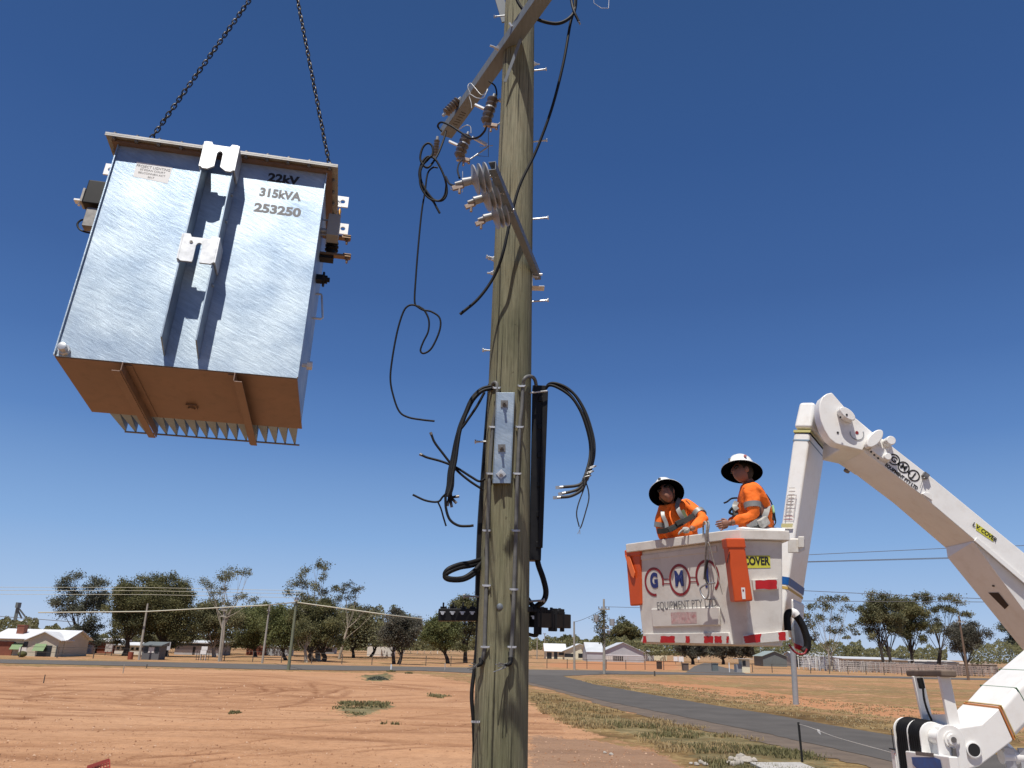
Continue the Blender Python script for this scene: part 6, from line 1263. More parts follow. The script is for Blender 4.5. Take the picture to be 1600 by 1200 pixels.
    b = MB(); b.bar(j(1206, 796, -.02), j(1208, 813, -.04), .05, .06); b.build('fall_arrest_pack', HARN, t, bevel=.012)
    b = MB(); b.bar(j(1207, 790, -.06), j(1209, 801, -.08), .02, .03); b.build('green_tag', mat('lime_green_webbing', (.3, .5, .25), .7), t, bevel=.004)
    b = MB(); b.tube(spline([j(1197, 772, -.05), j(1205, 785, -.05), j(1209, 800, -.05), j(1212, 815, -.05), j(1208, 823, -.06)]), .006, 6); b.build('lanyard_cord', M['black'], t, smooth=60)
    b = MB(); b.tube(spline([j(1150, 790, -.02), j(1143, 795, -.02), j(1140, 801, -.02), j(1146, 804, -.02)]), .014, 6); b.tube(spline([j(1152, 778, -.02), j(1143, 779, -.02), j(1136, 784, -.02), j(1131, 786, -.02)]), .009, 6); b.build('chest_clip', M['black'], t, smooth=60)
    b = MB(); b.bar(j(1148, 795, -.04), j(1150, 808, -.08), .05, .05); b.build('chest_pouch', HARN, t, bevel=.01)
worker_a(); worker_b()
b = MB(); P = [at(x, y, Y) for x, y, Y in ((1150, 825, 7.5), (1226, 829, 7.6), (1227, 825.5, 7.95), (1168, 822, 7.9))]; b.add(P+[p-V((0, 0, .006)) for p in P], [(0, 1, 2, 3), (7, 6, 5, 4), (0, 4, 5, 1), (1, 5, 6, 2), (2, 6, 7, 3), (3, 7, 4, 0)])
tag(b.build('cloth', M['whitepaper']), 'pale folded sheet lying on the bucket rim beside the right worker', 'cloth')
# ------------------------------------------------------------------ background: poles, fences, buildings, trees
def mpp(p): return (p-CAM).dot(FW)/FOC        # metres in one photo pixel at a place
WALLC = mat('cream_weatherboard', (.52, .48, .38), .8, var=.1, scale=.6); WALLW = mat('white_painted_wall', (.66, .64, .6), .8, var=.1, scale=.5); ROOFW = mat('white_metal_roof', (.72, .73, .74), .5, .1, var=.12, scale=.4)
GREYW = mat('grey_blockwork', (.3, .3, .31), .85, var=.15, scale=.5); BRICK = mat('red_brick', (.22, .075, .045), .85, var=.2, scale=2); DARKW = mat('dark_glass_and_shade', (.02, .025, .03), .2); GREENA = mat('green_awning', (.18, .26, .13), .8, var=.1)  # DARKW is glass, and also the painted shade inside open bays
ROOFG = mat('grey_metal_roof', (.62, .64, .66), .5, .2, var=.12, scale=.4); SHEDG = mat('grey_green_sheeting', (.16, .18, .18), .6, .2, var=.12, scale=.5); SHEDS = mat('silver_sheeting', (.5, .52, .54), .5, .3, var=.12, scale=.5); CREAM = mat('pale_cream_paint', (.7, .66, .5), .8, var=.08)
FENCEM = mat('dark_fence_wire', (.08, .07, .06), .7); TIMB = mat('grey_timber_pole', (.36, .33, .28), .85, var=.25, scale=1.5); RAILW = mat('weathered_pale_rail', (.5, .46, .42), .8, var=.25, scale=.8); RAILR = mat('reddish_rail', (.42, .33, .28), .85, var=.25, scale=.8)
def gbox(x0, x1, yb, yt, dep, zoff=0):
    """a house-sized block: left and right pixel at base row yb, top row yt; returns frame a,b (front base corners), u, n(back), height"""
    a = gz(x0, yb); c = gz(x1, yb) if not isinstance(yb, tuple) else gz(x1, yb[1])
    return a, c
def building(label, x0, y0, x1, y1, ytop, dep, roof='flat', ridge=0.0, wall=None, roofm=None, over=.3, name='building', cat='building', wins=(), door=None, gable_front=False, split=None):
    """front wall from ground pixel (x0,y0) to (x1,y1); ytop wall top row at the left corner"""
    a = gz(x0, y0); yw = math.atan2(a.x, a.y)*-.25; c = onplane(x1, y0, a, V((-math.sin(yw), math.cos(yw), 0))); c.z = 0; u = (c-a).normalized(); n = V((-u.y, u.x, 0)); n = n if n.y > 0 else -n; w_ = (c-a).length
    h = at(x0, ytop, a.y).z; t = thing(name, label, cat, (a+c)/2)
    b = MB(); b.hexa([a, c, c+n*dep, a+n*dep, a+Z3*h, c+Z3*h, c+n*dep+Z3*h, a+n*dep+Z3*h]); W_ = b.build('wall', wall or WALLW, t)
    rm_ = roofm or ROOFW; o = over; th = .07
    if roof == 'flat':
        b = MB(); b.hexa([a-u*o-n*o+Z3*(h+.004), c+u*o-n*o+Z3*(h+.004), c+u*o+n*(dep+o)+Z3*(h+.004), a-u*o+n*(dep+o)+Z3*(h+.004), a-u*o-n*o+Z3*(h+.12), c+u*o-n*o+Z3*(h+.12), c+u*o+n*(dep+o)+Z3*(h+.5), a-u*o+n*(dep+o)+Z3*(h+.5)]); b.build('roof', rm_, t)
    elif roof == 'ridge':      # ridge runs along the front
        b = MB(); A0, A1 = a-u*o, c+u*o; m = n*dep/2
        b.rings([[A0-n*o+Z3*(h-.03), A0+m+Z3*(h+ridge), A0+n*(dep+o)+Z3*(h-.03), A0+n*(dep+o)+Z3*(h-.03-th), A0+m+Z3*(h+ridge-th*1.5), A0-n*o+Z3*(h-.03-th)], [A1-n*o+Z3*(h-.03), A1+m+Z3*(h+ridge), A1+n*(dep+o)+Z3*(h-.03), A1+n*(dep+o)+Z3*(h-.03-th), A1+m+Z3*(h+ridge-th*1.5), A1-n*o+Z3*(h-.03-th)]]); b.build('roof', rm_, t)
        for q in (a+u*.01, c-u*.21): b = MB(); b.prism([q+Z3*(h+.002), q+n*dep+Z3*(h+.002), q+m+Z3*(h+ridge-th*2)], u*.2); b.build('gable', wall or WALLW, t)
    elif roof == 'gable':      # gable faces the front
        b = MB(); m = u*w_/2; A0, A1 = -n*o, n*(dep+o)
        rs = []
        for off in (A0, A1): rs.append([a-u*o+off+Z3*(h-.03), a+m+off+Z3*(h+ridge), c+u*o+off+Z3*(h-.03), c+u*o+off+Z3*(h-.03-th), a+m+off+Z3*(h+ridge-th*1.5), a-u*o+off+Z3*(h-.03-th)])
        b.rings(rs); b.build('roof', rm_, t); b = MB(); b.prism([a+Z3*(h+.002), c+Z3*(h+.002), a+m+Z3*(h+ridge-th*2)], n*.2); b.build('gable', wall or WALLW, t)
    for wx0, wx1, z0, z1, *mm in wins:
        p, q = a+u*w_*wx0-n*.03, a+u*w_*wx1-n*.03; b = MB(); b.hexa([p+Z3*z0*h, q+Z3*z0*h, q+n*.06+Z3*z0*h, p+n*.06+Z3*z0*h, p+Z3*z1*h, q+Z3*z1*h, q+n*.06+Z3*z1*h, p+n*.06+Z3*z1*h]); b.build(mm[1] if len(mm) > 1 else 'window', mm[0] if mm else DARKW, t)
    return t, a, c, u, n, h, w_
# --- house at the far left
t, a, c, u, n, h, w_ = building('cream house with white metal roof, green awnings and brick chimney, far left', -14, 1023.5, 98, 1026.5, 996, 8, 'ridge', 1.15, WALLC, ROOFW, .45, 'house', 'house', wins=((.18, .31, .4, .78), (.42, .5, .1, .8)))
# front gabled bay
A2, C2 = a.lerp(c, .56)-n*1.6, a.lerp(c, .985)-n*1.6
b = MB(); b.hexa([A2, C2, C2+n*1.6, A2+n*1.6, A2+Z3*h*.96, C2+Z3*h*.96, C2+n*1.6+Z3*h*.96, A2+n*1.6+Z3*h*.96]); b.build('bay', WALLC, t)
mm_ = (A2+C2)/2; b = MB(); b.prism([A2+Z3*h*.962, C2+Z3*h*.962, mm_+Z3*(h*.96+.85)], n*1.5); b.build('bay_gable', WALLC, t)
b = MB(); rs = []
for off in (-n*.35, n*4.0): rs.append([A2-u*.4+off+Z3*(h*.93), mm_+off+Z3*(h*.96+.98), C2+u*.4+off+Z3*(h*.93), C2+u*.4+off+Z3*(h*.93-.08), mm_+off+Z3*(h*.96+.88), A2-u*.4+off+Z3*(h*.93-.08)])
b.rings(rs); b.build('bay_roof', ROOFW, t)
def awn(p, q, z1, z0, out, mt, nm='awning'):
    b = MB(); b.hexa([p-n*out+Z3*z0, q-n*out+Z3*z0, q-n*(out-.05)+Z3*z0, p-n*(out-.05)+Z3*z0, p-n*.02+Z3*z1, q-n*.02+Z3*z1, q+n*.0+Z3*z1, p+n*.0+Z3*z1]); return b.build(nm, mt, t)
awn(a.lerp(c, .27), a.lerp(c, .42), h*.72, h*.36, .8, GREENA); awn(A2.lerp(C2, .25), A2.lerp(C2, .62), h*.72, h*.32, .8, GREENA)
b = MB(); q = a.lerp(c, .255)+n*2.0; b.box(q.x-.45, q.x+.45, q.y-.4, q.y+.4, h*.8, h+1.5); b.box(q.x-.5, q.x+.5, q.y-.45, q.y+.45, h+1.502, h+1.62); b.build('chimney', BRICK, t)
b = MB(); q = a.lerp(c, .16)-n*.12; b.hexa([q-u*1.1, q+u*1.0, q+u*1.0+n*.2, q-u*1.1+n*.2, q-u*1.1+Z3*h*.8, q+u*1.0+Z3*h*.8, q+u*1.0+n*.2+Z3*h*.8, q-u*1.1+n*.2+Z3*h*.8]); b.build('brick_panel', BRICK, t)
b = MB(); q = a.lerp(c, .43)-n*1.2; b.hexa([q, q+u*1.7, q+u*1.7+n*.1, q+n*.1, q+Z3*1.0, q+u*1.7+Z3*1.0, q+u*1.7+n*.1+Z3*1.0, q+n*.1+Z3*1.0]); b.build('porch_wall', WALLW, t)
b = MB(); q = A2.lerp(C2, .35)-n*.03; b.hexa([q, q+u*1.6, q+u*1.6+n*.05, q+n*.05, q+Z3*1.3, q+u*1.6+Z3*1.3, q+u*1.6+n*.05+Z3*1.3, q+n*.05+Z3*1.3]); b.build('window', DARKW, t)
for k in (.3, .6):
    q = c+n*8*k+u*.0; b = MB(); b.hexa([q, q+u*.04, q+u*.04+n*.9, q+n*.9, q+Z3*h*.8, q+u*.04+Z3*h*.8, q+u*.04+n*.9+Z3*h*.8, q+n*.9+Z3*h*.8]); b = None
def fencepanel(label, x0, y0, x1, y1, hgt, mt, name='fence', cat='fence', th=.08):
    a, c = gz(x0, y0), gz(x1, y1); b = MB(); d = (c-a).normalized(); nn = V((-d.y, d.x, 0))*th; b.hexa([a, c, c+nn, a+nn, a+Z3*hgt, c+Z3*hgt, c+nn+Z3*hgt, a+nn+Z3*hgt]); return tag(b.build(name, mt), label, cat)
fencepanel('dark grey sheet fence beside the cream house', 86, 1026.5, 112, 1024.2, 1.3, SHEDG); fencepanel('low grey fence running back from the house towards the garage', 112, 1024, 158, 1020, 1.3, GREYW)
building('small garage with a white skillion roof and brown wall right of the cream house', 133, 1020.5, 176, 1021.5, 1002, 6, 'flat', 0, BRICK, ROOFW, .5, 'garage', 'garage', wins=((.05, .4, .0, .75, DARKW, 'door'),))
sg = thing('notice_board', 'pale blank notice board on posts in front of the garage', 'sign', gz(168, 1024)); q = gz(168, 1024.5); b = MB(); b.box(q.x-.5, q.x+.55, q.y, q.y+.05, .5, 1.55); b.build('board', mat('pale_grey_board', (.45, .42, .38), .7), sg); b = MB(); b.box(q.x-.45, q.x-.38, q.y+.051, q.y+.12, 0, 1.5); b.build('post', FENCEM, sg); b = MB(); b.box(q.x+.42, q.x+.49, q.y+.051, q.y+.12, 0, 1.5); b.build('post', FENCEM, sg)
building('long pale caravan-like hall with a white roof behind the big olive trees', 178, 1022, 240, 1023, 1008, 6, 'flat', 0, WALLW, ROOFW, .3, wins=tuple((.05+.12*k, .12+.12*k, .5, .8) for k in range(8)))
t, a, c, u, n, h, w_ = building('small dark grey ticket kiosk with open windows beside the leaning pole', 220, 1030.5, 247, 1031, 1009, 2.6, 'flat', 0, mat('dark_grey_render', (.13, .13, .135), .8), SHEDG, .25, 'kiosk', 'kiosk', wins=((.1, .3, .52, .95), (.36, .68, .5, .92, WALLW, 'window'), (.75, .95, .5, .95)))
building('long low grey block building behind the white signs', 272, 1022.5, 342, 1023.5, 1004, 8, 'flat', 0, GREYW, ROOFG, .6, wins=((.02, .98, .78, .93, DARKW), (.0, .98, .0, .45, SHEDS, 'wall_band'), (.4, .46, 0, .7, DARKW, 'door')))
building('small white gabled roof showing between the trees above the block building', 286, 1012, 294, 1012, 999, 5, 'gable', 1.2, WALLW, ROOFW, .2)
building('long dark red fence-like shed under the green trees', 384, 1023.5, 412, 1024, 1012, 3, 'flat', 0, BRICK, BRICK, .05, 'shed', 'shed'); building('pale blue grey shed under the green trees', 413, 1024, 452, 1024.5, 1011, 4, 'flat', 0, SHEDS, ROOFG, .1, 'shed', 'shed', wins=((.1, .12, 0, 1), (.5, .52, 0, 1)))
building('grey cabin with a white flat roof behind the dark tree trunks', 505, 1021.5, 522, 1022, 1010, 4, 'flat', 0, GREYW, ROOFW, .5, 'cabin', 'cabin', wins=((.2, .8, .3, .75),))
building('white windowless shed partly hidden by the leaning dark tree', 573, 1025, 612, 1026, 1008, 8, 'flat', 0, WALLW, ROOFW, .1, 'shed', 'shed'); building('tiny white hut out on the far field', 635, 1014.5, 645, 1014.8, 1008.5, 4, 'gable', .8, WALLW, ROOFW, .2, 'hut', 'hut')
# --- sheds right of the pole
t, a, c, u, n, h, w_ = building('cream gabled clubhouse with a wide pale roof, first building right of the timber pole', 882, 1030.5, 930, 1031.5, 1017, 13, 'gable', 1.9, CREAM, ROOFW, .5, 'clubhouse', 'building', wins=((.0, .3, .3, .7, DARKW), (.45, .62, .25, .75, DARKW), (.68, .95, .35, .65, DARKW)))
t, a, c, u, n, h, w_ = building('long pale hall with dark windows and cream roof running left from the gabled clubhouse', 853, 1029.5, 883, 1029.5, 1017, 13, 'ridge', 1.9, CREAM, ROOFW, .5, wins=((.05, .3, 0, .85), (.42, .6, .0, .9), (.66, .98, .5, .85)))
t, a, c, u, n, h, w_ = building('silver blue gabled shed with a long verandah in front of the round tree', 942, 1033.5, 1006, 1034, 1018, 14, 'gable', 2.2, SHEDS, ROOFG, .4, 'shed', 'shed', wins=((.0, 1, .62, .72, ROOFW, 'verandah_edge'), (.25, .5, .1, .6), (.6, .62, 0, .6, RAILW, 'post'), (.05, .24, .15, .55, WALLW, 'panel')))
building('long silver lean-to running left of the blue gabled shed', 917, 1033.3, 943, 1033, 1018, 14, 'ridge', 2.1, SHEDS, ROOFG, .2, 'shed', 'shed')
building('flat silver shed right of the blue gabled shed', 1000, 1032.5, 1022, 1033, 1018, 9, 'flat', 0, SHEDS, ROOFG, .2, 'shed', 'shed')
building('small cream hipped building behind the bucket, beside the show ground gates', 1022, 1032, 1042, 1032.5, 1020, 8, 'ridge', 1.6, CREAM, CREAM, .2)
b = MB(); 
for k in range(22):
    q = gz(948+k*2.9, 1034.5); b.box(q.x-.05, q.x+.05, q.y, q.y+.06, 0, 1.3)
q0, q1 = gz(946, 1034.5), gz(1010, 1035.5)
for z in (.5, .9, 1.3): b.bar(q0+Z3*z, q1+Z3*z, .05, .06)
tag(b.build('railing', RAILW), 'pale rail yard fence in front of the blue gabled shed', 'fence')
t = thing('gatehouse', 'small cream ticket booth with a flat roof edge and dark window under the bucket', 'booth', gz(1168, 1051)); a = gz(1160, 1051); c = gz(1173, 1051.4); h = at(1165, 1030, a.y).z
b = MB(); b.box(a.x, c.x, a.y, a.y+1.6, 0, h); b.build('wall', CREAM, t); b = MB(); b.box(a.x-.7, c.x+.5, a.y-.4, a.y+1.9, h+.004, h+.1); b.build('roof', RAILW, t); b = MB(); b.box(a.x+.1, a.x+.55, a.y-.03, a.y-.002, h*.5, h*.9); b.build('window', DARKW, t); b = MB(); b.box(a.x-.75, a.x-.02, a.y+.1, a.y+1.4, 0, h*.6); b.build('side_counter', GREYW, t)
for x0, x1, y0, lab in ((1068, 1074.5, 1048, 'dark gate pillar left of the driveway under the bucket'), (1113.5, 1120.5, 1048.5, 'dark blue grey gate pillar right of the driveway under the bucket')):
    a, c = gz(x0, y0), gz(x1, y0); h = at(x0, 1037, a.y).z; b = MB(); b.box(a.x, c.x, a.y, a.y+.6, 0, h); b.box(a.x-.06, c.x+.06, a.y-.06, a.y+.66, h+.003, h+.08); tag(b.build('gate_pillar', SHEDG if x0 > 1100 else mat('brown_pillar', (.12, .09, .08), .8)), lab, 'pillar')
for x, y, w1, h1, lab in ((1056, 1032, .9, 1.0, 'square white sign by the show ground gates, left of two'), (1064.5, 1032.5, 1.1, 1.1, 'square white sign by the show ground gates, right of two'), (1092, 1030, .7, .8, 'small white sign beyond the driveway under the bucket')):
    q = gz(x, y+6); t = thing('sign', lab, 'sign', q); zz = at(x, y, q.y).z; b = MB(); b.box(q.x-w1/2, q.x+w1/2, q.y, q.y+.05, zz-h1/2+.3, zz+h1/2+.3); b.build('panel', M['whitepaper'], t); b = MB(); b.box(q.x-.04, q.x+.04, q.y+.051, q.y+.12, 0, zz+.3); b.build('post', FENCEM, t)
q = gz(1140, 1050.5); b = MB(); b.box(q.x-.05, q.x+.05, q.y, q.y+.1, 0, 1.3); tag(b.build('marker_post', M['whitepaper']), 'thin white post between the gates and the cream booth', 'post')
t, *_ = building('dark grey green gabled shed right below the bucket', 1193, 1041, 1230, 1042, 1025, 9, 'gable', 1.15, SHEDG, mat('pale_green_roof', (.33, .38, .35), .5, .2), .3, 'shed', 'shed', wins=((.4, .41, 0, 1, M['boltm'], 'seam'),))
building('grey metal shed with open dark bay behind the steel post', 1242, 1042, 1300, 1043.5, 1024, 10, 'ridge', .9, SHEDS, ROOFG, .2, 'shed', 'shed', wins=((.0, .18, 0, .95),))
# stock yards on the right
def yard(label, x0, y0, x1, y1, hgt, n_, mt, rails=5, seed=0):
    rs = random.Random(seed); a, c = gz(x0, y0), gz(x1, y1); t = thing('stock_yard', label, 'yard fence', (a+c)/2); b = MB()
    for k in range(n_+1):
        for dd in (0, 5, 10): q = a.lerp(c, k/n_)+V((rs.uniform(-.3, .3), dd, 0)); b.box(q.x-.07, q.x+.07, q.y, q.y+.1, 0, hgt*rs.uniform(.9, 1.15))
    for dd in (0, 5, 10):
        for r in range(rails): z = hgt*(.2+.8*r/(rails-1)); b.bar(a+V((0, dd, z)), c+V((0, dd, z)), .06, .1)
    for k in range(0, n_, 3): q = a.lerp(c, k/n_)
    b.build('rails', mt, t); return t, a, c
yard('pale weathered timber stock yards behind the gum trees', 1312, 1050, 1445, 1053, 1.7, 24, RAILW, seed=2); yard('reddish timber stock yards at the far right', 1400, 1053.5, 1575, 1058, 1.5, 30, RAILR, seed=3)
t, a, c = yard('white slatted loading ramp rails beside the grey metal shed', 1282, 1048, 1312, 1049.5, 2.3, 5, M['whitepaper'], 7, seed=4)
t, *_ = building('open stock shelter with a long thin grey roof over the pale yards', 1322, 1046, 1420, 1048, 1029.5, 9, 'flat', 0, RAILW, ROOFG, .8, 'shelter', 'shelter', wins=((.02, .98, .0, .8, DARKW, 'shade_panel'), (.3, .45, .4, .8, WALLW, 'panel'), (.6, .75, .4, .8, WALLW, 'panel')))  # dark panel on the front wall stands for the shelter's shaded inside
building('long pale low wall of sheds at the right edge of the yards', 1418, 1048, 1500, 1050, 1034, 5, 'flat', 0, WALLW, RAILW, .1, wins=((.1, .2, .2, .7, GREYW), (.5, .6, .1, .8, GREYW)))
building('broken pale wall with dark doorways behind the right hand yards', 1500, 1050, 1560, 1051.5, 1038, 4, 'flat', 0, RAILW, RAILR, .1, wins=((.1, .22, .2, .9), (.7, .8, .2, .9)))
# silos
def silo():
    p = gz(40, 1003.0); Yd = p.y; m_ = mpp(p); c = at(41, 985, Yd); t = thing('grain_silo', 'round grey grain silo with a pale domed top and elevator tower behind the cream house', 'silo', (c.x, c.y, 0))
    r = 13.5*m_; zt = at(41, 971, Yd).z; b = MB(); b.lathe((c.x, c.y, 0), (0, 0, 1), [(0, r), (zt, r)], 28); b.build('drum', SHEDS, t, smooth=40); b = MB(); b.lathe((c.x, c.y, zt), (0, 0, 1), [(0, r*1.02), (r*.12, r*.6), (r*.24, .1)], 28); b.build('dome', ROOFW, t, smooth=40)
    tw = at(28, 985, Yd); zz = at(28, 950, Yd).z; b = MB()
    for dx in (-1.2*m_, 1.2*m_): b.bar(V((tw.x+dx, tw.y-r, 0)), V((tw.x+dx, tw.y-r, zz)), .5, .5)
    for k in range(8): z = zt+(zz-zt)*k/8; b.bar(V((tw.x-1.2*m_, tw.y-r, z)), V((tw.x+1.2*m_, tw.y-r, z+(zz-zt)/8)), .3, .3)
    b.box(tw.x-2*m_, tw.x+2*m_, tw.y-r-1, tw.y-r+1, zz, zz+1.8); b.build('elevator', SHEDG, t)
    b = MB(); b.bar(V((tw.x+m_, tw.y-r, zz)), V((at(46, 966, Yd).x, c.y-r*.3, zt+.6)), .5, .5); b.bar(V((tw.x+m_, tw.y-r, zz*.93)), V((at(36, 968, Yd).x, c.y-r*.3, zt+1)), .4, .4); b.build('spout', SHEDG, t)
silo()
# --- boundary fence along the far road (posts, two rails)
def wirefence(label, pts, sp, h, rails=(1.0, .5)):
    P = [gz(*p) for p in pts]; t = thing('wire_fence', label, 'fence', P[0])
    L_ = 0; segs = []
    for a, c in zip(P[:-1], P[1:]): segs.append((a, c, (c-a).length))
    tot = sum(s[2] for s in segs); n_ = int(tot/sp)
    for k in range(n_+1):
        d = k*tot/n_
        for a, c, l in segs:
            if d <= l+1e-6: break
            d -= l
        q = a.lerp(c, min(1, d/l)); b = MB(); b.box(q.x-.045, q.x+.045, q.y-.04, q.y+.04, 0, h); b.build('post', FENCEM, t)
    b = MB()
    for a, c, l in segs:
        for r in rails: b.bar(a+Z3*h*r, c+Z3*h*r, .035, .04)
    b.build('rails', FENCEM, t)
wirefence('low dark wire fence along the far road right of the timber pole', [(822, 1043.8), (943, 1045.5), (1066, 1047.5)], 3.1, 1.25, (.99, .55))
wirefence('low dark wire fence along the far road left of the timber pole', [(350, 1033), (450, 1036), (600, 1039.5), (742, 1041.2)], 3.4, 1.25, (.99, .5))
wirefence('low dark wire fence in front of the cream house', [(30, 1027.3), (120, 1028.5), (200, 1030)], 3.2, 1.2, (.99, .5)); wirefence('low dark wire fence in front of the stock yards on the right', [(1176, 1050.5), (1300, 1053), (1450, 1056), (1560, 1058)], 3.3, 1.2, (.99, .5))
# --- small roadside things
def stick(label, x, yb, yt, r, mt, name='post', cat='post', lean=0):
    q = gz(x, yb); h = at(x, yt, q.y).z; b = MB(); b.tube([q-Z3*.1, q+V((lean*h, 0, h))], [r, r*.85], 8); return tag(b.build(name, mt, smooth=50), label, cat)
stick('pale survey peg standing in the red dirt near the far road', 192, 1052, 1038, .035, TIMB, 'survey_peg', 'peg'); stick('thin dark survey stake in the dirt on the left', 68, 1067, 1054, .03, FENCEM, 'survey_peg', 'peg')
stick('short white road marker post beside the dark forked tree', 611, 1046.5, 1038, .09, M['whitepaper'], 'marker_post', 'marker post'); stick('short white marker stake with a scrap of timber near the timber pole', 695, 1047.5, 1036, .05, RAILW, 'marker_post', 'marker post')
stick('short dark post on the inner corner of the road junction', 1023, 1056.5, 1048.5, .09, FENCEM, 'bollard', 'bollard'); stick('short dark stake on the verge left of the far road', 229, 1043.5, 1038, .05, FENCEM, 'stake', 'stake')
q = gz(1031, 1046); b = MB(); b.box(q.x-.35, q.x+.35, q.y, q.y+.7, .05, 1.05); b.box(q.x-.38, q.x+.38, q.y-.03, q.y+.73, 1.053, 1.12); tag(b.build('rubbish_bin', mat('dark_brown_bin', (.05, .03, .02), .7)), 'dark square bin standing in front of the far wire fence', 'bin')
q = gz(203, 1030.5); b = MB(); b.lathe((q.x, q.y, 0), (0, 0, 1), [(0, .3), (.85, .3), (.86, .26), (.86, .01)], 16); tag(b.build('drum_bin', mat('rusty_red_drum', (.25, .06, .03), .7), smooth=40), 'rusty red drum bin left of the ticket kiosk', 'drum')
q = gz(35, 1027); b = MB(); b.ball(q+V((-.1, 0, .35)), .45, 10, (1.2, 1, .8)); tag(b.build('shrub', mat('scrubby_shrub', (.1, .1, .03), .9, var=.5, scale=3), smooth=60), 'small yellowish shrub by the brick wall of the cream house', 'shrub')
# white signs near the pale gum trunk
t = thing('sign', 'white double notice sign on two posts in front of the grey block building', 'sign', gz(316, 1031)); q = gz(316, 1032); za, zb_ = at(316, 1010, q.y).z, at(316, 1022, q.y).z
for z0, z1, dx in ((zb_, zb_+(za-zb_)*.5, 0), (zb_+(za-zb_)*.54, za, .08)): b = MB(); b.box(q.x-.38+dx, q.x+.36+dx, q.y, q.y+.04, z0, z1); b.build('panel', M['whitepaper'], t)
for dx in (-.3, .3): b = MB(); b.box(q.x+dx-.03, q.x+dx+.03, q.y+.041, q.y+.1, 0, za-.05); b.build('post', RAILW, t)
q = gz(261, 1027); t = thing('sign', 'dark grey upright sign in front of the dark tree trunk', 'sign', q); b = MB(); b.box(q.x-.22, q.x+.22, q.y, q.y+.05, at(261, 1016, q.y).z, at(261, 1003, q.y).z); b.build('panel', SHEDS, t); b = MB(); b.box(q.x-.04, q.x+.04, q.y+.051, q.y+.11, 0, at(261, 1006, q.y).z); b.build('post', FENCEM, t)
q = gz(306, 1031.5); b = MB(); q2 = gz(325, 1032)
for k in range(6): p = q.lerp(q2, k/5); b.box(p.x-.03, p.x+.03, p.y, p.y+.05, 0, 1.1)
b.bar(q+Z3*1.1, q2+Z3*1.1, .05, .05); b.bar(q+Z3*.1, q2+Z3*.1, .05, .05); tag(b.build('bike_rack', FENCEM), 'low dark railing under the white double sign', 'railing')
# field posts (white rails far off)
for i in range(7):
    q = gz(631+i*10.5, 1021.5); b = MB(); b.box(q.x-.08, q.x+.08, q.y, q.y+.1, 0, .9); tag(b.build('field_post', M['whitepaper']), 'small white post in the row across the far field', 'post', 'white posts across the far field')
b = MB(); b.bar(gz(625, 1020.5)+Z3*1.0, gz(735, 1023.5)+Z3*1.0, .05, .1); tag(b.build('field_rail', RAILW), 'long pale rail crossing the far field left of the timber pole', 'rail')
# foreground: steel post, star picket with wire, kerb, rocks, red mesh
q = gz(1243.5, 1101); b = MB(); tp = at(1238.5, 1010, q.y); b.cyl(q-Z3*.2, tp, .115*q.y/34, 14); tag(b.build('steel_post', M['steelpost'], smooth=50), 'plain grey round steel post standing in dry grass below the bucket', 'post')
q = gz(1254, 1191); tp = at(1247.5, 1128.5, q.y); b = MB(); b.bar(q-Z3*.3, tp, .05, .025, V((0, 1, 0))); b.bar(q-Z3*.3+V((0, -.02, 0)), tp+V((0, -.02, 0)), .014, .03, V((0, 1, 0))); SPK = tag(b.build('star_picket', M['ink']), 'black steel star picket at the roadside in the lower right', 'picket')
b = MB(); P = spline([tp-Z3*.04, at(1270, 1138, q.y*.96), at(1310, 1153, q.y*.9), at(1400, 1178, q.y*.8), at(1470, 1200, q.y*.72)]); b.tube(P, .007, 6); tag(b.build('wire', RAILW, smooth=60), 'pale wire running right from the star picket', 'wire')
b = MB(); c = at(1279, 1142, q.y*.945); b.prism([c+V((-.03, 0, .04)), c+V((.03, 0, .02)), c+V((.04, 0, -.08)), c+V((0, 0, -.05)), c+V((-.02, 0, -.02))], (0, .008, 0)); tag(b.build('tag', M['whitepaper']), 'white scrap tied to the wire by the star picket', 'tag')
k0, k1 = gz(1172, 1196.5), gz(1251, 1196.5); b = MB(); b.hexa([k0+V((0, -1, -.1)), k1+V((0, -1, -.1)), k1+V((0, .0, -.1)), k0+V((0, .0, -.1)), k0+V((0, -1, .08)), k1+V((0, -1, .08)), k1+V((0, 0, .08)), k0+V((0, 0, .08))]); tag(b.build('concrete_slab', M['conc'], bevel=.01), 'edge of a pale concrete slab at the bottom right of the verge', 'slab')
def rock(x, y, r, i):
    q = gz(x, y); rs = random.Random(i); b = MB(); b.ball((0, 0, 0), 1, 8); b.v = [V((p.x*rs.uniform(.75, 1.2), p.y*rs.uniform(.75, 1.2), p.z*rs.uniform(.6, .9)))*r+q+Z3*r*.3 for p in b.v]; return b
rk = None
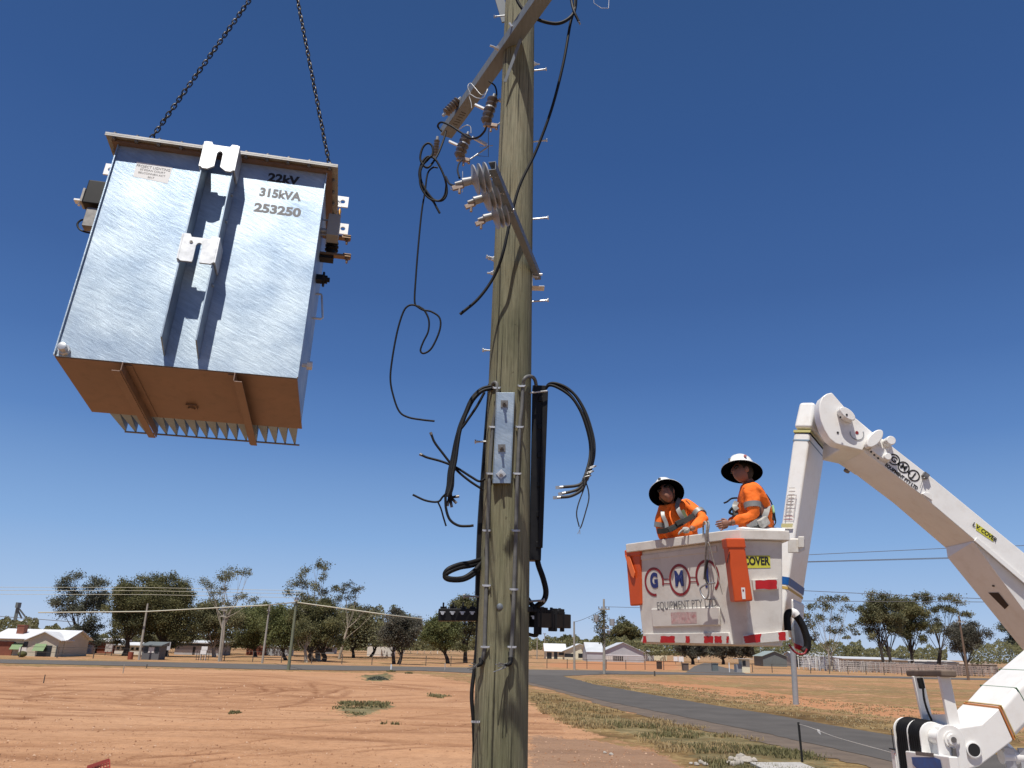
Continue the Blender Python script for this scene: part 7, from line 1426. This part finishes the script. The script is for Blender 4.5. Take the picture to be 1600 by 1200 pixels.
for i, (x, y, r) in enumerate(((1158, 1187, .14), (1150, 1189, .09), (1143, 1187, .08), (1165, 1192, .16), (1171, 1189, .1), (1155, 1195, .12), (1147, 1196, .1), (1139, 1193, .07), (1178, 1190, .09), (955, 1180, .06), (945, 1177, .05), (1095, 1193, .08), (1088, 1196, .07), (1080, 1194, .05), (1102, 1196, .07))):
    tag(rock(x, y, r, i).build('rock', M['stone'], smooth=50), ['second largest pale rock at the top of the pile beside the concrete slab', 'small rock left of the top of the pile beside the slab', 'leftmost rock in the upper row of the pile beside the slab', 'largest pale rock in the pile beside the concrete slab', 'rock right of the largest one in the pile beside the slab', 'low rock at the front middle of the pile beside the slab', 'low rock at the front left of the pile beside the slab', 'smallest rock at the left edge of the pile beside the slab', 'rock touching the left end of the concrete slab', 'larger of two small pale stones lying alone right of the timber pole', 'smaller of two small pale stones lying alone right of the timber pole', 'upper left rock of the small group left of the main rock pile', 'middle rock of the small group left of the main rock pile', 'smallest, leftmost rock of the small group left of the main rock pile', 'rightmost rock of the small group left of the main rock pile'][i], 'rock', 'pale rocks along the verge')
m0 = [(137, 1199, 5.0), (171, 1187.5, 5.2), (172, 1230, 5.1), (120, 1240, 5.0)]; P = [at(*p) for p in m0]; b = MB()
for k in range(9): b.bar(P[0].lerp(P[1], k/8), P[3].lerp(P[2], k/8), .008, .004, V((0, 1, 0)))
for k in range(9): b.bar(P[0].lerp(P[3], k/8), P[1].lerp(P[2], k/8), .008 if k else .02, .004, V((0, 1, 0)))
tag(b.build('safety_mesh', mat('dark_red_mesh', (.35, .06, .04), .6)), 'corner of dark red safety mesh poking into the bottom left of the view', 'mesh')
# --- distant power poles
def dpole(label, xb, yb, xt, yt, r, arms=(), mt=None, name='power_pole', cat='pole', group=None):
    q = gz(xb, yb); tp = at(xt, yt, q.y); t = thing(name, label, cat, q, group); b = MB(); b.tube([q-Z3*.2, q.lerp(tp, .5), tp], [r, r*.85, r*.65], 8); b.build('shaft', mt or TIMB, t, smooth=50)
    for k, l in arms:
        c = q.lerp(tp, k); m_ = mpp(q); b = MB(); b.bar(c-V((l*m_, .2, 0)), c+V((l*m_, -.2, 0)), .1, .12); b.build('crossarm', TIMB, t)
        for s in (-.9, -.35, .35, .9): b2 = MB(); b2.cyl(c+V((s*l*m_, 0, .06)), c+V((s*l*m_, 0, .3)), .05, 6); b2.build('insulator', M['porc'], t)
    return t, q, tp
dp = {}
dp['a'] = dpole('pale leaning power pole right beside the ticket kiosk', 217, 1031, 231, 943, .16); dp['b'] = dpole('leaning power pole with two crossarms beside the pale gum trunk', 342, 1033.5, 351, 952, .15, ((.98, 5), (.86, 5)))
dp['c'] = dpole('bare leaning pole between the pale gum and the tall gum', 409.5, 1036.5, 421.5, 945, .14, ((.9, 2.5),)); dp['d'] = dpole('greenish leaning power pole standing on the near side of the far road', 450.5, 1047, 463.5, 938, .16, ((.995, 3),), mat('green_treated_pole', (.16, .18, .12), .85, var=.2, scale=2))
dp['e'] = dpole('plain slim pole in front of the cream clubhouse', 897.5, 1046.5, 897, 971, .16); dp['g'] = dpole('thin distant pole just right of the timber pole', 839, 1030, 839.5, 992, .14); dp['h'] = dpole('thin distant pole, second right of the timber pole', 851.5, 1026, 851, 990, .16, ((.98, 2),))
dp['i'] = dpole('brown timber power pole leaning left among the yards at the right', 1513.5, 1063, 1498, 962, .17, ((.9, 6),), mat('brown_timber_pole', (.17, .115, .08), .85, var=.2, scale=2))
t, q, tp = dpole('shaggy power pole with a transformer platform and hanging creeper', 944, 1053, 943.5, 936, .17, ((.86, 9), (.6, 8)))
dp['f'] = (t, q, tp)
for k, dx, s in ((.68, -.9, .42), (.64, .9, .4), (.52, .5, .25)): b = MB(); c = q.lerp(tp, k)+V((dx, -.2, 0)); b.lathe(c, (0, 0, 1), [(0, s*.6), (.05, s*.75), (s*1.8, s*.75), (s*1.85, .02)], 12); b.build('pole_transformer', M['steelpost'], t, smooth=40)
cr = random.Random(2); b = MB()
for k in range(900):
    zz = cr.uniform(.42, .86); wdt = .95 if .55 < zz < .8 else .4; c = q.lerp(tp, zz)+V((cr.gauss(-.35, .45)*wdt, cr.gauss(0, .4)*wdt, 0)); b.col = cr.random(); e = .2; d = V((cr.uniform(-1, 1), cr.uniform(-1, 1), -cr.uniform(.3, 1.6)))*e; s = V((cr.uniform(-1, 1), cr.uniform(-1, 1), 0))*.08; b.add([c, c+d*.5+s, c+d, c+d*.5-s], [(0, 1, 2, 3)])
b.build('creeper', leafmat('dry_creeper', [(.06, .06, .03), (.16, .15, .07), (.3, .26, .14)]), t)
q = gz(972, 1018); t = thing('lattice_mast', 'far lattice mast above the round tree left of the bucket', 'mast', q); b = MB(); zt = at(972, 960, q.y).z
for k in range(10): z = zt*(.5+.05*k); w1 = 1.8*(1-.07*k); b.bar(V((q.x-w1, q.y, z)), V((q.x+w1, q.y, z+zt*.05)), .25, .25)
b.bar(V((q.x, q.y, 0)), V((q.x, q.y, zt)), .6, .6); b.build('lattice', SHEDG, t)
# --- overhead wires
def wire(label, pts, r, mt, sag=0.0, grp=None):
    b = MB(); P = [at(*p) if len(p) == 3 else p for p in pts]; out = []
    for a, c in zip(P[:-1], P[1:]):
        for k in range(12): t_ = k/12; out.append(a.lerp(c, t_)-Z3*sag*4*t_*(1-t_))
    out.append(P[-1]); b.tube(out, r, 5); return tag(b.build('power_line', mt, smooth=60), label, 'power line', grp)
WP = mat('pale_service_cable', (.45, .43, .34), .6); WD = mat('dark_power_line', (.10, .10, .11), .6)
ya, yb_, yc, yd = dp['a'][1].y, dp['b'][1].y, dp['c'][1].y, dp['d'][1].y
wire('thick pale service cable running past the leaning poles on the left', [(60, 957, yc), (230, 955.5, yc), (418, 945.5, yc)], .075, WP, 0); wire('thick pale service cable dropping right from the greenish pole', [(418, 945.5, yc), (462, 941, yd), (600, 960, yd), (660, 967, yd*1.1)], .06, WP, .0)
for k, y in enumerate((918, 923, 929)): wire(('top', 'middle', 'lowest')[k]+' of three thin pale lines across the trees on the left', [(0, y-.5, 105), (230, y, 105), (470, y+5, 105)], .026, WP)
for k, (y0, y1) in enumerate(((867, 851), (877.5, 868), (878.5, 869.5), (923, 939), (939, 941))): wire(('topmost', 'second', 'third', 'fourth, drooping', 'lowest')[k]+' of the five dark power lines crossing behind the boom on the right', [(1150, y0-2, 60), (1258, y0, 60), (1480, (y0*.35+y1*.65), 60), (1640, y1, 60)], .022, WD)
wire('thin dark line from the shaggy pole to the slim pole', [(944, 950, dp['f'][1].y), (897, 972, dp['e'][1].y)], .025, WD, .2); wire('thin dark line running right from the shaggy pole behind the bucket', [(944, 948, dp['f'][1].y), (1100, 952, 95)], .025, WD)
wire('thin dark line low on the far left sky', [(-40, 960, 130), (120, 972, 130)], .05, WD)
# ------------------------------------------------------------------ trees
LM = {'grey': leafmat('grey_green_gum_leaves', [(0.047, 0.054, 0.040), (0.118, 0.130, 0.094), (0.248, 0.254, 0.195)]), 'olive': leafmat('olive_tree_leaves', [(0.053, 0.057, 0.026), (0.153, 0.151, 0.068), (0.295, 0.277, 0.130)]),
      'gum': leafmat('gum_leaves', [(0.059, 0.064, 0.033), (0.171, 0.171, 0.088), (0.342, 0.319, 0.177)]), 'green': leafmat('bright_green_leaves', [(0.057, 0.068, 0.026), (0.159, 0.177, 0.071), (0.307, 0.319, 0.136)]), 'dark': leafmat('dark_grey_leaves', [(0.050, 0.047, 0.035), (0.130, 0.124, 0.094), (0.248, 0.230, 0.183)])}
BARKP = mat('pale_gum_bark', (.38, .33, .26), .9, var=.35, scale=1.5); BARKD = mat('dark_bark', (.055, .043, .034), .9, var=.3, scale=2)
def tree(label, xb, yb, clumps, leaf='gum', bark='p', dens=1.0, trunk=.28, seed=1, fork=.35, lean=(0, 0), name='gum_tree', leafs=1.0, stems=1, Yk=1.0):
    """clumps: (x, y, rx, ry) in photo pixels, each a ball of foliage standing in real space round the trunk"""
    rs = random.Random(seed); q = gz(xb, yb)*1.0; 
    if Yk != 1: q = V((q.x*Yk, q.y*Yk, 0))
    m_ = mpp(q); t = thing(name, label, 'tree', q); cl = []
    for (x, y, rx, ry) in clumps:
        c = at(x, y, q.y); R1, R2 = rx*m_, ry*m_; c = c+V((0, rs.uniform(-1, 1)*R1*.7, 0)); cl.append((c, R1, R2))
    tops = sum((c for c, _, _ in cl), V((0, 0, 0)))/len(cl); zc = max(1.0, min(c.z-r2 for c, _, r2 in cl)); fk = V((q.x+(tops.x-q.x)*.5+lean[0]*m_, q.y, max(.8, tops.z*fork)))
    b = MB()
    for s in range(stems):
        o_ = V(((s-(stems-1)/2)*trunk*1.6, rs.uniform(-.3, .3), 0)); f2 = fk+o_*2.2; b.tube(spline([q+o_-Z3*.2, q.lerp(f2, .5)+o_+V((rs.uniform(-.15, .15), 0, 0)), f2], 4), [trunk*(1.15-.45*i/8)/math.sqrt(stems) for i in range(9)], 7)
        for i, (c, r1, r2) in enumerate(cl):
            if i % stems != s and stems > 1: continue
            st0 = (q+o_).lerp(f2, rs.uniform(.62, 1.0)) if i % 2 else f2; mid = st0.lerp(c, .5)+V((rs.uniform(-.4, .4), rs.uniform(-.3, .3), -.05*(c-f2).length)); tr = max(.05, trunk*.33*min(1, r1/2.4)); P = spline([st0, mid, c-Z3*r2*.2], 4); b.tube(P, [tr*(1-.75*k/(len(P)-1)) for k in range(len(P))], 5)
            for _ in range(4 if r1 > 1.2 else 2):
                e = c+V((rs.uniform(-.75, .75)*r1, rs.uniform(-.7, .7)*r1, rs.uniform(-.3, .75)*r2)); st = mid.lerp(c, rs.uniform(.1, .7)); b.tube([st, st.lerp(e, .5)+V((0, 0, rs.uniform(-.1, .2))), e], [tr*.35, tr*.25, tr*.1], 4)
    b.build('trunk', BARKP if bark == 'p' else BARKD, t, smooth=60)
    b = MB()
    for (c, r1, r2) in cl:
        area = (r1/m_)*(r2/m_); n_ = int(dens*(area*4.6+50)); nsub = max(4, int(r1*r2*1.2)); subs = []
        for _ in range(nsub):
            while True:
                d = V((rs.uniform(-1, 1), rs.uniform(-1, 1), rs.uniform(-1, 1)))
                if .15 < d.length < 1: break
            if d.z < -.3: d.z *= .5
            subs.append((c+V((d.x*r1*.85, d.y*r1*.85, d.z*r2*.85)), rs.uniform(.28, .52)*min(r1, r2, 2.6)+.3, rs.uniform(.2, .8)))
        for k in range(n_):
            sc_c, sr, tint_ = subs[rs.randrange(nsub)]; v = V((rs.gauss(0, .55), rs.gauss(0, .55), rs.gauss(0, .42)))*sr; p = sc_c+v
            s = m_*rs.uniform(1.1, 2.4)*leafs; d = V((rs.uniform(-1, 1), rs.uniform(-1, 1), rs.uniform(-1.3, .3))).normalized(); w_ = d.orthogonal().normalized(); w_ = (w_*math.cos(k)+d.cross(w_)*math.sin(k))*s*.46; d = d*s
            b.col = min(1, max(0, tint_+rs.uniform(-.3, .3))); b.add([p-d*.5, p+w_, p+d*.6, p-w_], [(0, 1, 2, 3)])
    b.build('crown', LM[leaf], t); return t
def ring_cl(cx, cy, rx, ry, n, r, seed=0, fill=True):
    rs = random.Random(seed); out = []; rx *= 1.12; ry *= 1.08; r *= 1.1
    for k in range(n):
        a = 2*math.pi*k/n+rs.uniform(-.3, .3); q = rs.uniform(.45, .85); out.append((cx+math.cos(a)*rx*q, cy-math.sin(a)*ry*q, r*rs.uniform(.75, 1.2), r*rs.uniform(.6, .95)))
    if fill:
        out.append((cx, cy, r*1.3, r))
        for k in range(n//2+1): a = rs.uniform(0, 6.28); q = rs.uniform(.2, .5); out.append((cx+math.cos(a)*rx*q, cy-math.sin(a)*ry*q, r*rs.uniform(.8, 1.1), r*rs.uniform(.7, .9)))
    return out
G1 = 'distant trees'
tree('grey-green gum with two tall ragged crowns behind the cream house roof', 122, 1022, [(100, 915, 14, 15), (115, 903, 13, 13), (97, 940, 14, 18), (112, 932, 16, 16), (112, 960, 22, 18), (145, 914, 15, 13), (160, 910, 13, 12), (148, 932, 17, 16), (163, 928, 12, 16), (128, 950, 14, 16), (140, 950, 16, 16), (158, 945, 10, 12), (125, 980, 22, 16), (148, 975, 14, 16), (135, 1000, 22, 12), (108, 1000, 14, 10), (160, 1000, 12, 10)], 'grey', 'd', 1.15, .5, 3, .3)
tree('huge dense olive tree with a domed crown, left of the ticket kiosk', 193, 1025, ring_cl(205, 945, 34, 36, 10, 19, 5)+[(190, 915, 14, 12), (218, 908, 12, 12), (186, 985, 16, 16), (212, 985, 18, 14), (182, 1002, 14, 9), (222, 1000, 14, 9)], 'olive', 'd', 1.2, .4, 4, .3, name='olive_tree')
tree('huge dense olive tree with a broad crown right of the ticket kiosk', 258, 1026, ring_cl(255, 945, 40, 40, 12, 21, 6)+[(240, 908, 14, 12), (265, 905, 14, 12), (282, 912, 12, 12), (235, 985, 16, 16), (268, 985, 18, 18), (292, 965, 14, 20), (285, 990, 14, 14), (268, 1006, 18, 9), (292, 1003, 14, 9), (300, 975, 12, 16)], 'olive', 'd', 1.2, .5, 7, .25, name='olive_tree')
tree('tall open gum with a flat spreading top above the other trees', 345, 1033, [(362, 897, 14, 9), (378, 893, 11, 7), (389, 896, 8, 5), (345, 901, 12, 8), (357, 905, 14, 7), (330, 914, 12, 9), (318, 908, 8, 7), (335, 925, 12, 8), (352, 920, 9, 5), (375, 934, 14, 7), (392, 938, 12, 6), (362, 945, 10, 7)], 'gum', 'p', .8, .2, 8, .55, leafs=.9)
tree('mid green tree with pale inner branches behind the white double sign', 335, 1027, ring_cl(335, 965, 36, 32, 10, 17, 9)+[(310, 985, 14, 12), (350, 990, 16, 14), (325, 1003, 18, 10), (365, 970, 16, 18), (352, 1006, 18, 9), (300, 1000, 12, 10)], 'gum', 'p', .9, .3, 9, .3)
tree('bright green rounded tree behind the two leaning poles', 400, 1027, ring_cl(400, 972, 30, 28, 9, 16, 10)+[(378, 995, 14, 12), (405, 998, 14, 12), (425, 985, 14, 16), (385, 955, 12, 10), (395, 1008, 18, 8), (372, 1004, 12, 9)], 'green', 'd', 1.2, .3, 10, .25, name='leafy_tree')
tree('bright green bushy tree left of the greenish pole', 448, 1032, ring_cl(438, 978, 24, 28, 9, 15, 11)+[(425, 1004, 14, 12), (450, 1006, 14, 10), (410, 945, 8, 6), (418, 948, 7, 5)], 'green', 'd', 1.2, .25, 11, .25, name='leafy_tree')
tree('tallest gum with a high ragged crown of dark tufts', 498, 1033, [(498, 882, 13, 8), (507, 887, 10, 8), (475, 890, 9, 8), (470, 902, 9, 9), (505, 903, 9, 7), (460, 912, 10, 8), (454, 925, 8, 10), (478, 915, 13, 9), (492, 918, 12, 9), (510, 925, 13, 8), (526, 918, 11, 6), (480, 935, 16, 9), (500, 940, 14, 8), (470, 930, 10, 8)], 'gum', 'p', .85, .35, 12, .5, leafs=.95)
tree('pale wispy gum rising right of the tallest gum', 530, 1030, [(545, 915, 10, 8), (556, 922, 8, 9), (538, 926, 9, 8), (550, 934, 9, 8), (563, 920, 6, 7), (532, 938, 9, 8), (575, 950, 9, 6), (588, 955, 8, 5), (566, 955, 9, 6)], 'grey', 'p', .8, .22, 13, .5, leafs=.9)
tree('broad olive tree with a dark forked trunk below the tallest gum', 499, 1034, ring_cl(495, 970, 36, 32, 11, 17, 14)+[(470, 995, 14, 12), (515, 995, 16, 14), (490, 1008, 12, 8), (465, 1008, 12, 8), (528, 1004, 14, 9), (525, 975, 14, 16), (480, 945, 14, 10), (510, 948, 14, 10)], 'olive', 'd', 1.15, .5, 14, .2, stems=2, name='olive_tree')
tree('slender pale trunked gum left of the dark forked trunk', 478.5, 1035, ring_cl(474, 985, 14, 14, 5, 11, 33), 'olive', 'p', .9, .22, 33, .4)
tree('olive green tree filling the gap left of the grey drooping tree', 552, 1028, ring_cl(552, 975, 30, 26, 10, 15, 15)+[(535, 1004, 14, 10), (560, 1006, 14, 8), (575, 965, 13, 13)], 'olive', 'd', 1.1, .3, 15, .25, name='olive_tree')
tree('grey drooping tree with a leaning dark trunk in front of the white shed', 578, 1026.5, ring_cl(588, 988, 18, 18, 8, 12, 16), 'dark', 'd', 1.25, .3, 16, .35, lean=(4, 0), name='leaning_tree')
tree('round dark grey tree with a low forked trunk by the road', 619, 1038, ring_cl(625, 982, 28, 24, 12, 14, 17)+[(605, 990, 12, 12), (645, 990, 12, 14), (625, 968, 18, 10)], 'dark', 'd', 1.35, .35, 17, .32, stems=2, name='round_tree')
tree('small green crown peeping above the round dark grey tree', 628, 1022, [(616, 952, 6, 8), (626, 957, 9, 6), (634, 962, 7, 6), (652, 972, 8, 8)], 'green', 'd', 1.1, .3, 18, .3, name='leafy_tree')
tree('bright green leafy tree left of the black fuse holders', 700, 1037, ring_cl(690, 985, 26, 26, 10, 14, 19)+[(675, 975, 12, 10), (705, 990, 16, 16), (682, 1000, 12, 10), (690, 962, 10, 8)], 'green', 'd', 1.25, .3, 19, .3, name='leafy_tree')
tree('olive domed tree rising just behind the timber pole', 727, 1036, ring_cl(727, 950, 26, 16, 8, 13, 20)+[(735, 985, 18, 20), (742, 970, 14, 14), (725, 1010, 14, 8), (748, 1000, 14, 14)], 'olive', 'd', 1.25, .35, 20, .3, name='olive_tree')
tree('small round dark tree on the skyline right of the timber pole', 883, 1019, ring_cl(883, 1000, 9, 7, 7, 5, 21), 'olive', 'd', 1.6, .3, 21, .3, name='round_tree')
tree('large round dense tree behind the silver sheds, left of the bucket', 975, 1023, ring_cl(977, 992, 24, 20, 12, 12, 22)+[(960, 1002, 10, 12), (995, 1002, 14, 12), (977, 980, 14, 9)], 'olive', 'd', 1.35, .5, 22, .2, name='round_tree')
tree('olive tree half hidden behind the bucket', 1010, 1022, ring_cl(1008, 1000, 16, 14, 8, 9, 23), 'olive', 'd', 1.2, .35, 23, .2, name='olive_tree')
for i, (x, lab) in enumerate(((1083, 'dark low tree left of the driveway under the bucket'), (1130, 'dark low tree between the driveway and the cream booth'), (1158, 'dark low tree right behind the cream booth'))): tree(lab, x, 1038.5-i*.2, ring_cl(x, 1010, 22, 14, 9, 10, 24+i)+[(x-12, 1021, 10, 7), (x+12, 1020, 10, 7)], 'dark', 'd', 1.3, .4, 24+i, .3, name='low_tree')
tree('open gum with a sparse crown right behind the hose loop', 1298, 1049, [(1300, 935, 15, 8), (1318, 936, 10, 7), (1282, 940, 12, 8), (1272, 950, 12, 9), (1296, 952, 14, 8), (1322, 952, 11, 8), (1285, 968, 14, 9), (1268, 975, 12, 12), (1310, 968, 12, 8), (1300, 985, 13, 8), (1275, 995, 12, 9), (1318, 985, 10, 8), (1258, 960, 8, 14), (1290, 1004, 10, 6)], 'gum', 'p', .8, .24, 30, .35, leafs=.95, stems=2)
tree('thin wispy sapling between the open gum and the dark gum', 1331, 1030, [(1328, 982, 9, 8), (1336, 990, 7, 7), (1322, 996, 8, 5)], 'gum', 'p', .7, .2, 31, .5, name='sapling')
tree('olive green gum with a forked dark trunk behind the pale yards', 1385, 1051, ring_cl(1378, 962, 34, 28, 11, 15, 32)+[(1350, 955, 11, 9), (1346, 972, 10, 9), (1375, 940, 14, 8), (1400, 985, 14, 12), (1360, 995, 9, 7)], 'gum', 'd', 1.1, .42, 32, .4, stems=2)
tree('broad brown-green gum in the middle of the right hand group', 1426, 1049, ring_cl(1418, 965, 26, 30, 10, 15, 34)+[(1425, 1000, 16, 10), (1412, 945, 12, 10)], 'olive', 'd', 1.15, .35, 34, .35)
tree('tallest right hand gum with two domed crowns', 1466, 1050, [(1440, 930, 16, 9), (1425, 940, 10, 8), (1450, 940, 12, 9), (1480, 932, 16, 8), (1495, 940, 10, 9), (1470, 950, 16, 10), (1450, 960, 14, 10), (1490, 955, 13, 9), (1506, 958, 9, 6), (1475, 975, 16, 10), (1458, 985, 14, 9), (1515, 962, 6, 6)], 'gum', 'd', 1.15, .42, 35, .35)
tree('darker rounded gum behind the brown leaning pole', 1506, 1056, ring_cl(1510, 995, 26, 20, 10, 12, 36)+[(1500, 1015, 14, 10), (1525, 1000, 12, 9)], 'dark', 'd', 1.2, .35, 36, .3)
tree('dark grey tree at the right edge behind the boom', 1592, 1045, ring_cl(1598, 990, 24, 34, 10, 14, 37)+[(1575, 962, 8, 8), (1580, 1005, 10, 10)], 'grey', 'd', 1.1, .4, 37, .3)
# far bush reading as one mass
def bush(label, spans, leaf, seed, n_):
    rs = random.Random(seed); b = MB(); tot = 0
    for (x0, x1, yt, yb, Yd) in spans:
        k = int(n_*(x1-x0)/100)
        for _ in range(k):
            x = rs.uniform(x0, x1); top = yt+3.2*math.sin(x*.17+seed)+2*math.sin(x*.41)+rs.uniform(-1.5, 1.5); y = top+(yb-top)*rs.random()**1.2; Y = Yd*rs.uniform(.96, 1.1); p = at(x, y, Y)
            if p.z < .1: p.z = .1
            s = (p-CAM).dot(FW)/FOC*rs.uniform(1.8, 3.4); d = V((rs.uniform(-1, 1), rs.uniform(-1, 1), rs.uniform(-1, .6))).normalized(); w_ = d.orthogonal().normalized()*s*.5; d = d*s; b.col = min(1, max(0, .45+.4*noise.noise(V((x*.12, y*.2, seed)))+rs.uniform(-.25, .25))); b.add([p-d*.5, p+w_, p+d*.5, p-w_], [(0, 1, 2, 3)])
    tag(b.build('far_bush', LM[leaf]), label, 'bush', kind='stuff')
bush('far dark line of scrub along the horizon', [(-40, 480, 994, 1012, 230), (440, 830, 1000, 1016, 240), (822, 1010, 998, 1015, 290), (1240, 1345, 1005, 1030, 190), (1320, 1480, 1012, 1034, 190), (1515, 1620, 1004, 1037, 170), (-30, 60, 968, 1000, 170), (60, 130, 980, 1002, 170), (1000, 1250, 1003, 1024, 220)], 'olive', 3, 4200)
bush('dense olive woodland filling the gaps behind the left hand trees', [(176, 480, 952, 1008, 150), (455, 600, 950, 1010, 150), (590, 660, 972, 1010, 160), (660, 790, 980, 1014, 160)], 'gum', 5, 6500)
# low saltbushes on the lot
for i, (x, y, r, lab) in enumerate(((590, 1062, 11, 'spreading grey-green saltbush on the red lot near the road'), (639, 1052.5, 4.5, 'small dark round saltbush near the white marker post'), (611, 1049.5, 5, 'small olive clump at the foot of the white marker post'))):
    rs = random.Random(i+50); q = gz(x, y); m_ = mpp(q); b = MB()
    for k in range(900 if r > 8 else 350):
        a = rs.uniform(0, 6.28); d = rs.random()**.6*r*m_; h_ = max(.02, rs.random()*r*m_*.42*(1-(d/(r*m_))**2)+.03); p = V((q.x+math.cos(a)*d*1.5, q.y+math.sin(a)*d*2.2, h_)); s = .09*rs.uniform(.6, 1.5); dd = V((rs.uniform(-1, 1), rs.uniform(-1, 1), rs.uniform(0, 1.4))).normalized()*s; w_ = dd.orthogonal().normalized()*s*.3; b.col = rs.random(); b.add([p-dd*.5, p+w_, p+dd*.5, p-w_], [(0, 1, 2, 3)])
    tag(b.build('saltbush', LM['grey'] if i == 0 else LM['olive']), lab, 'bush')
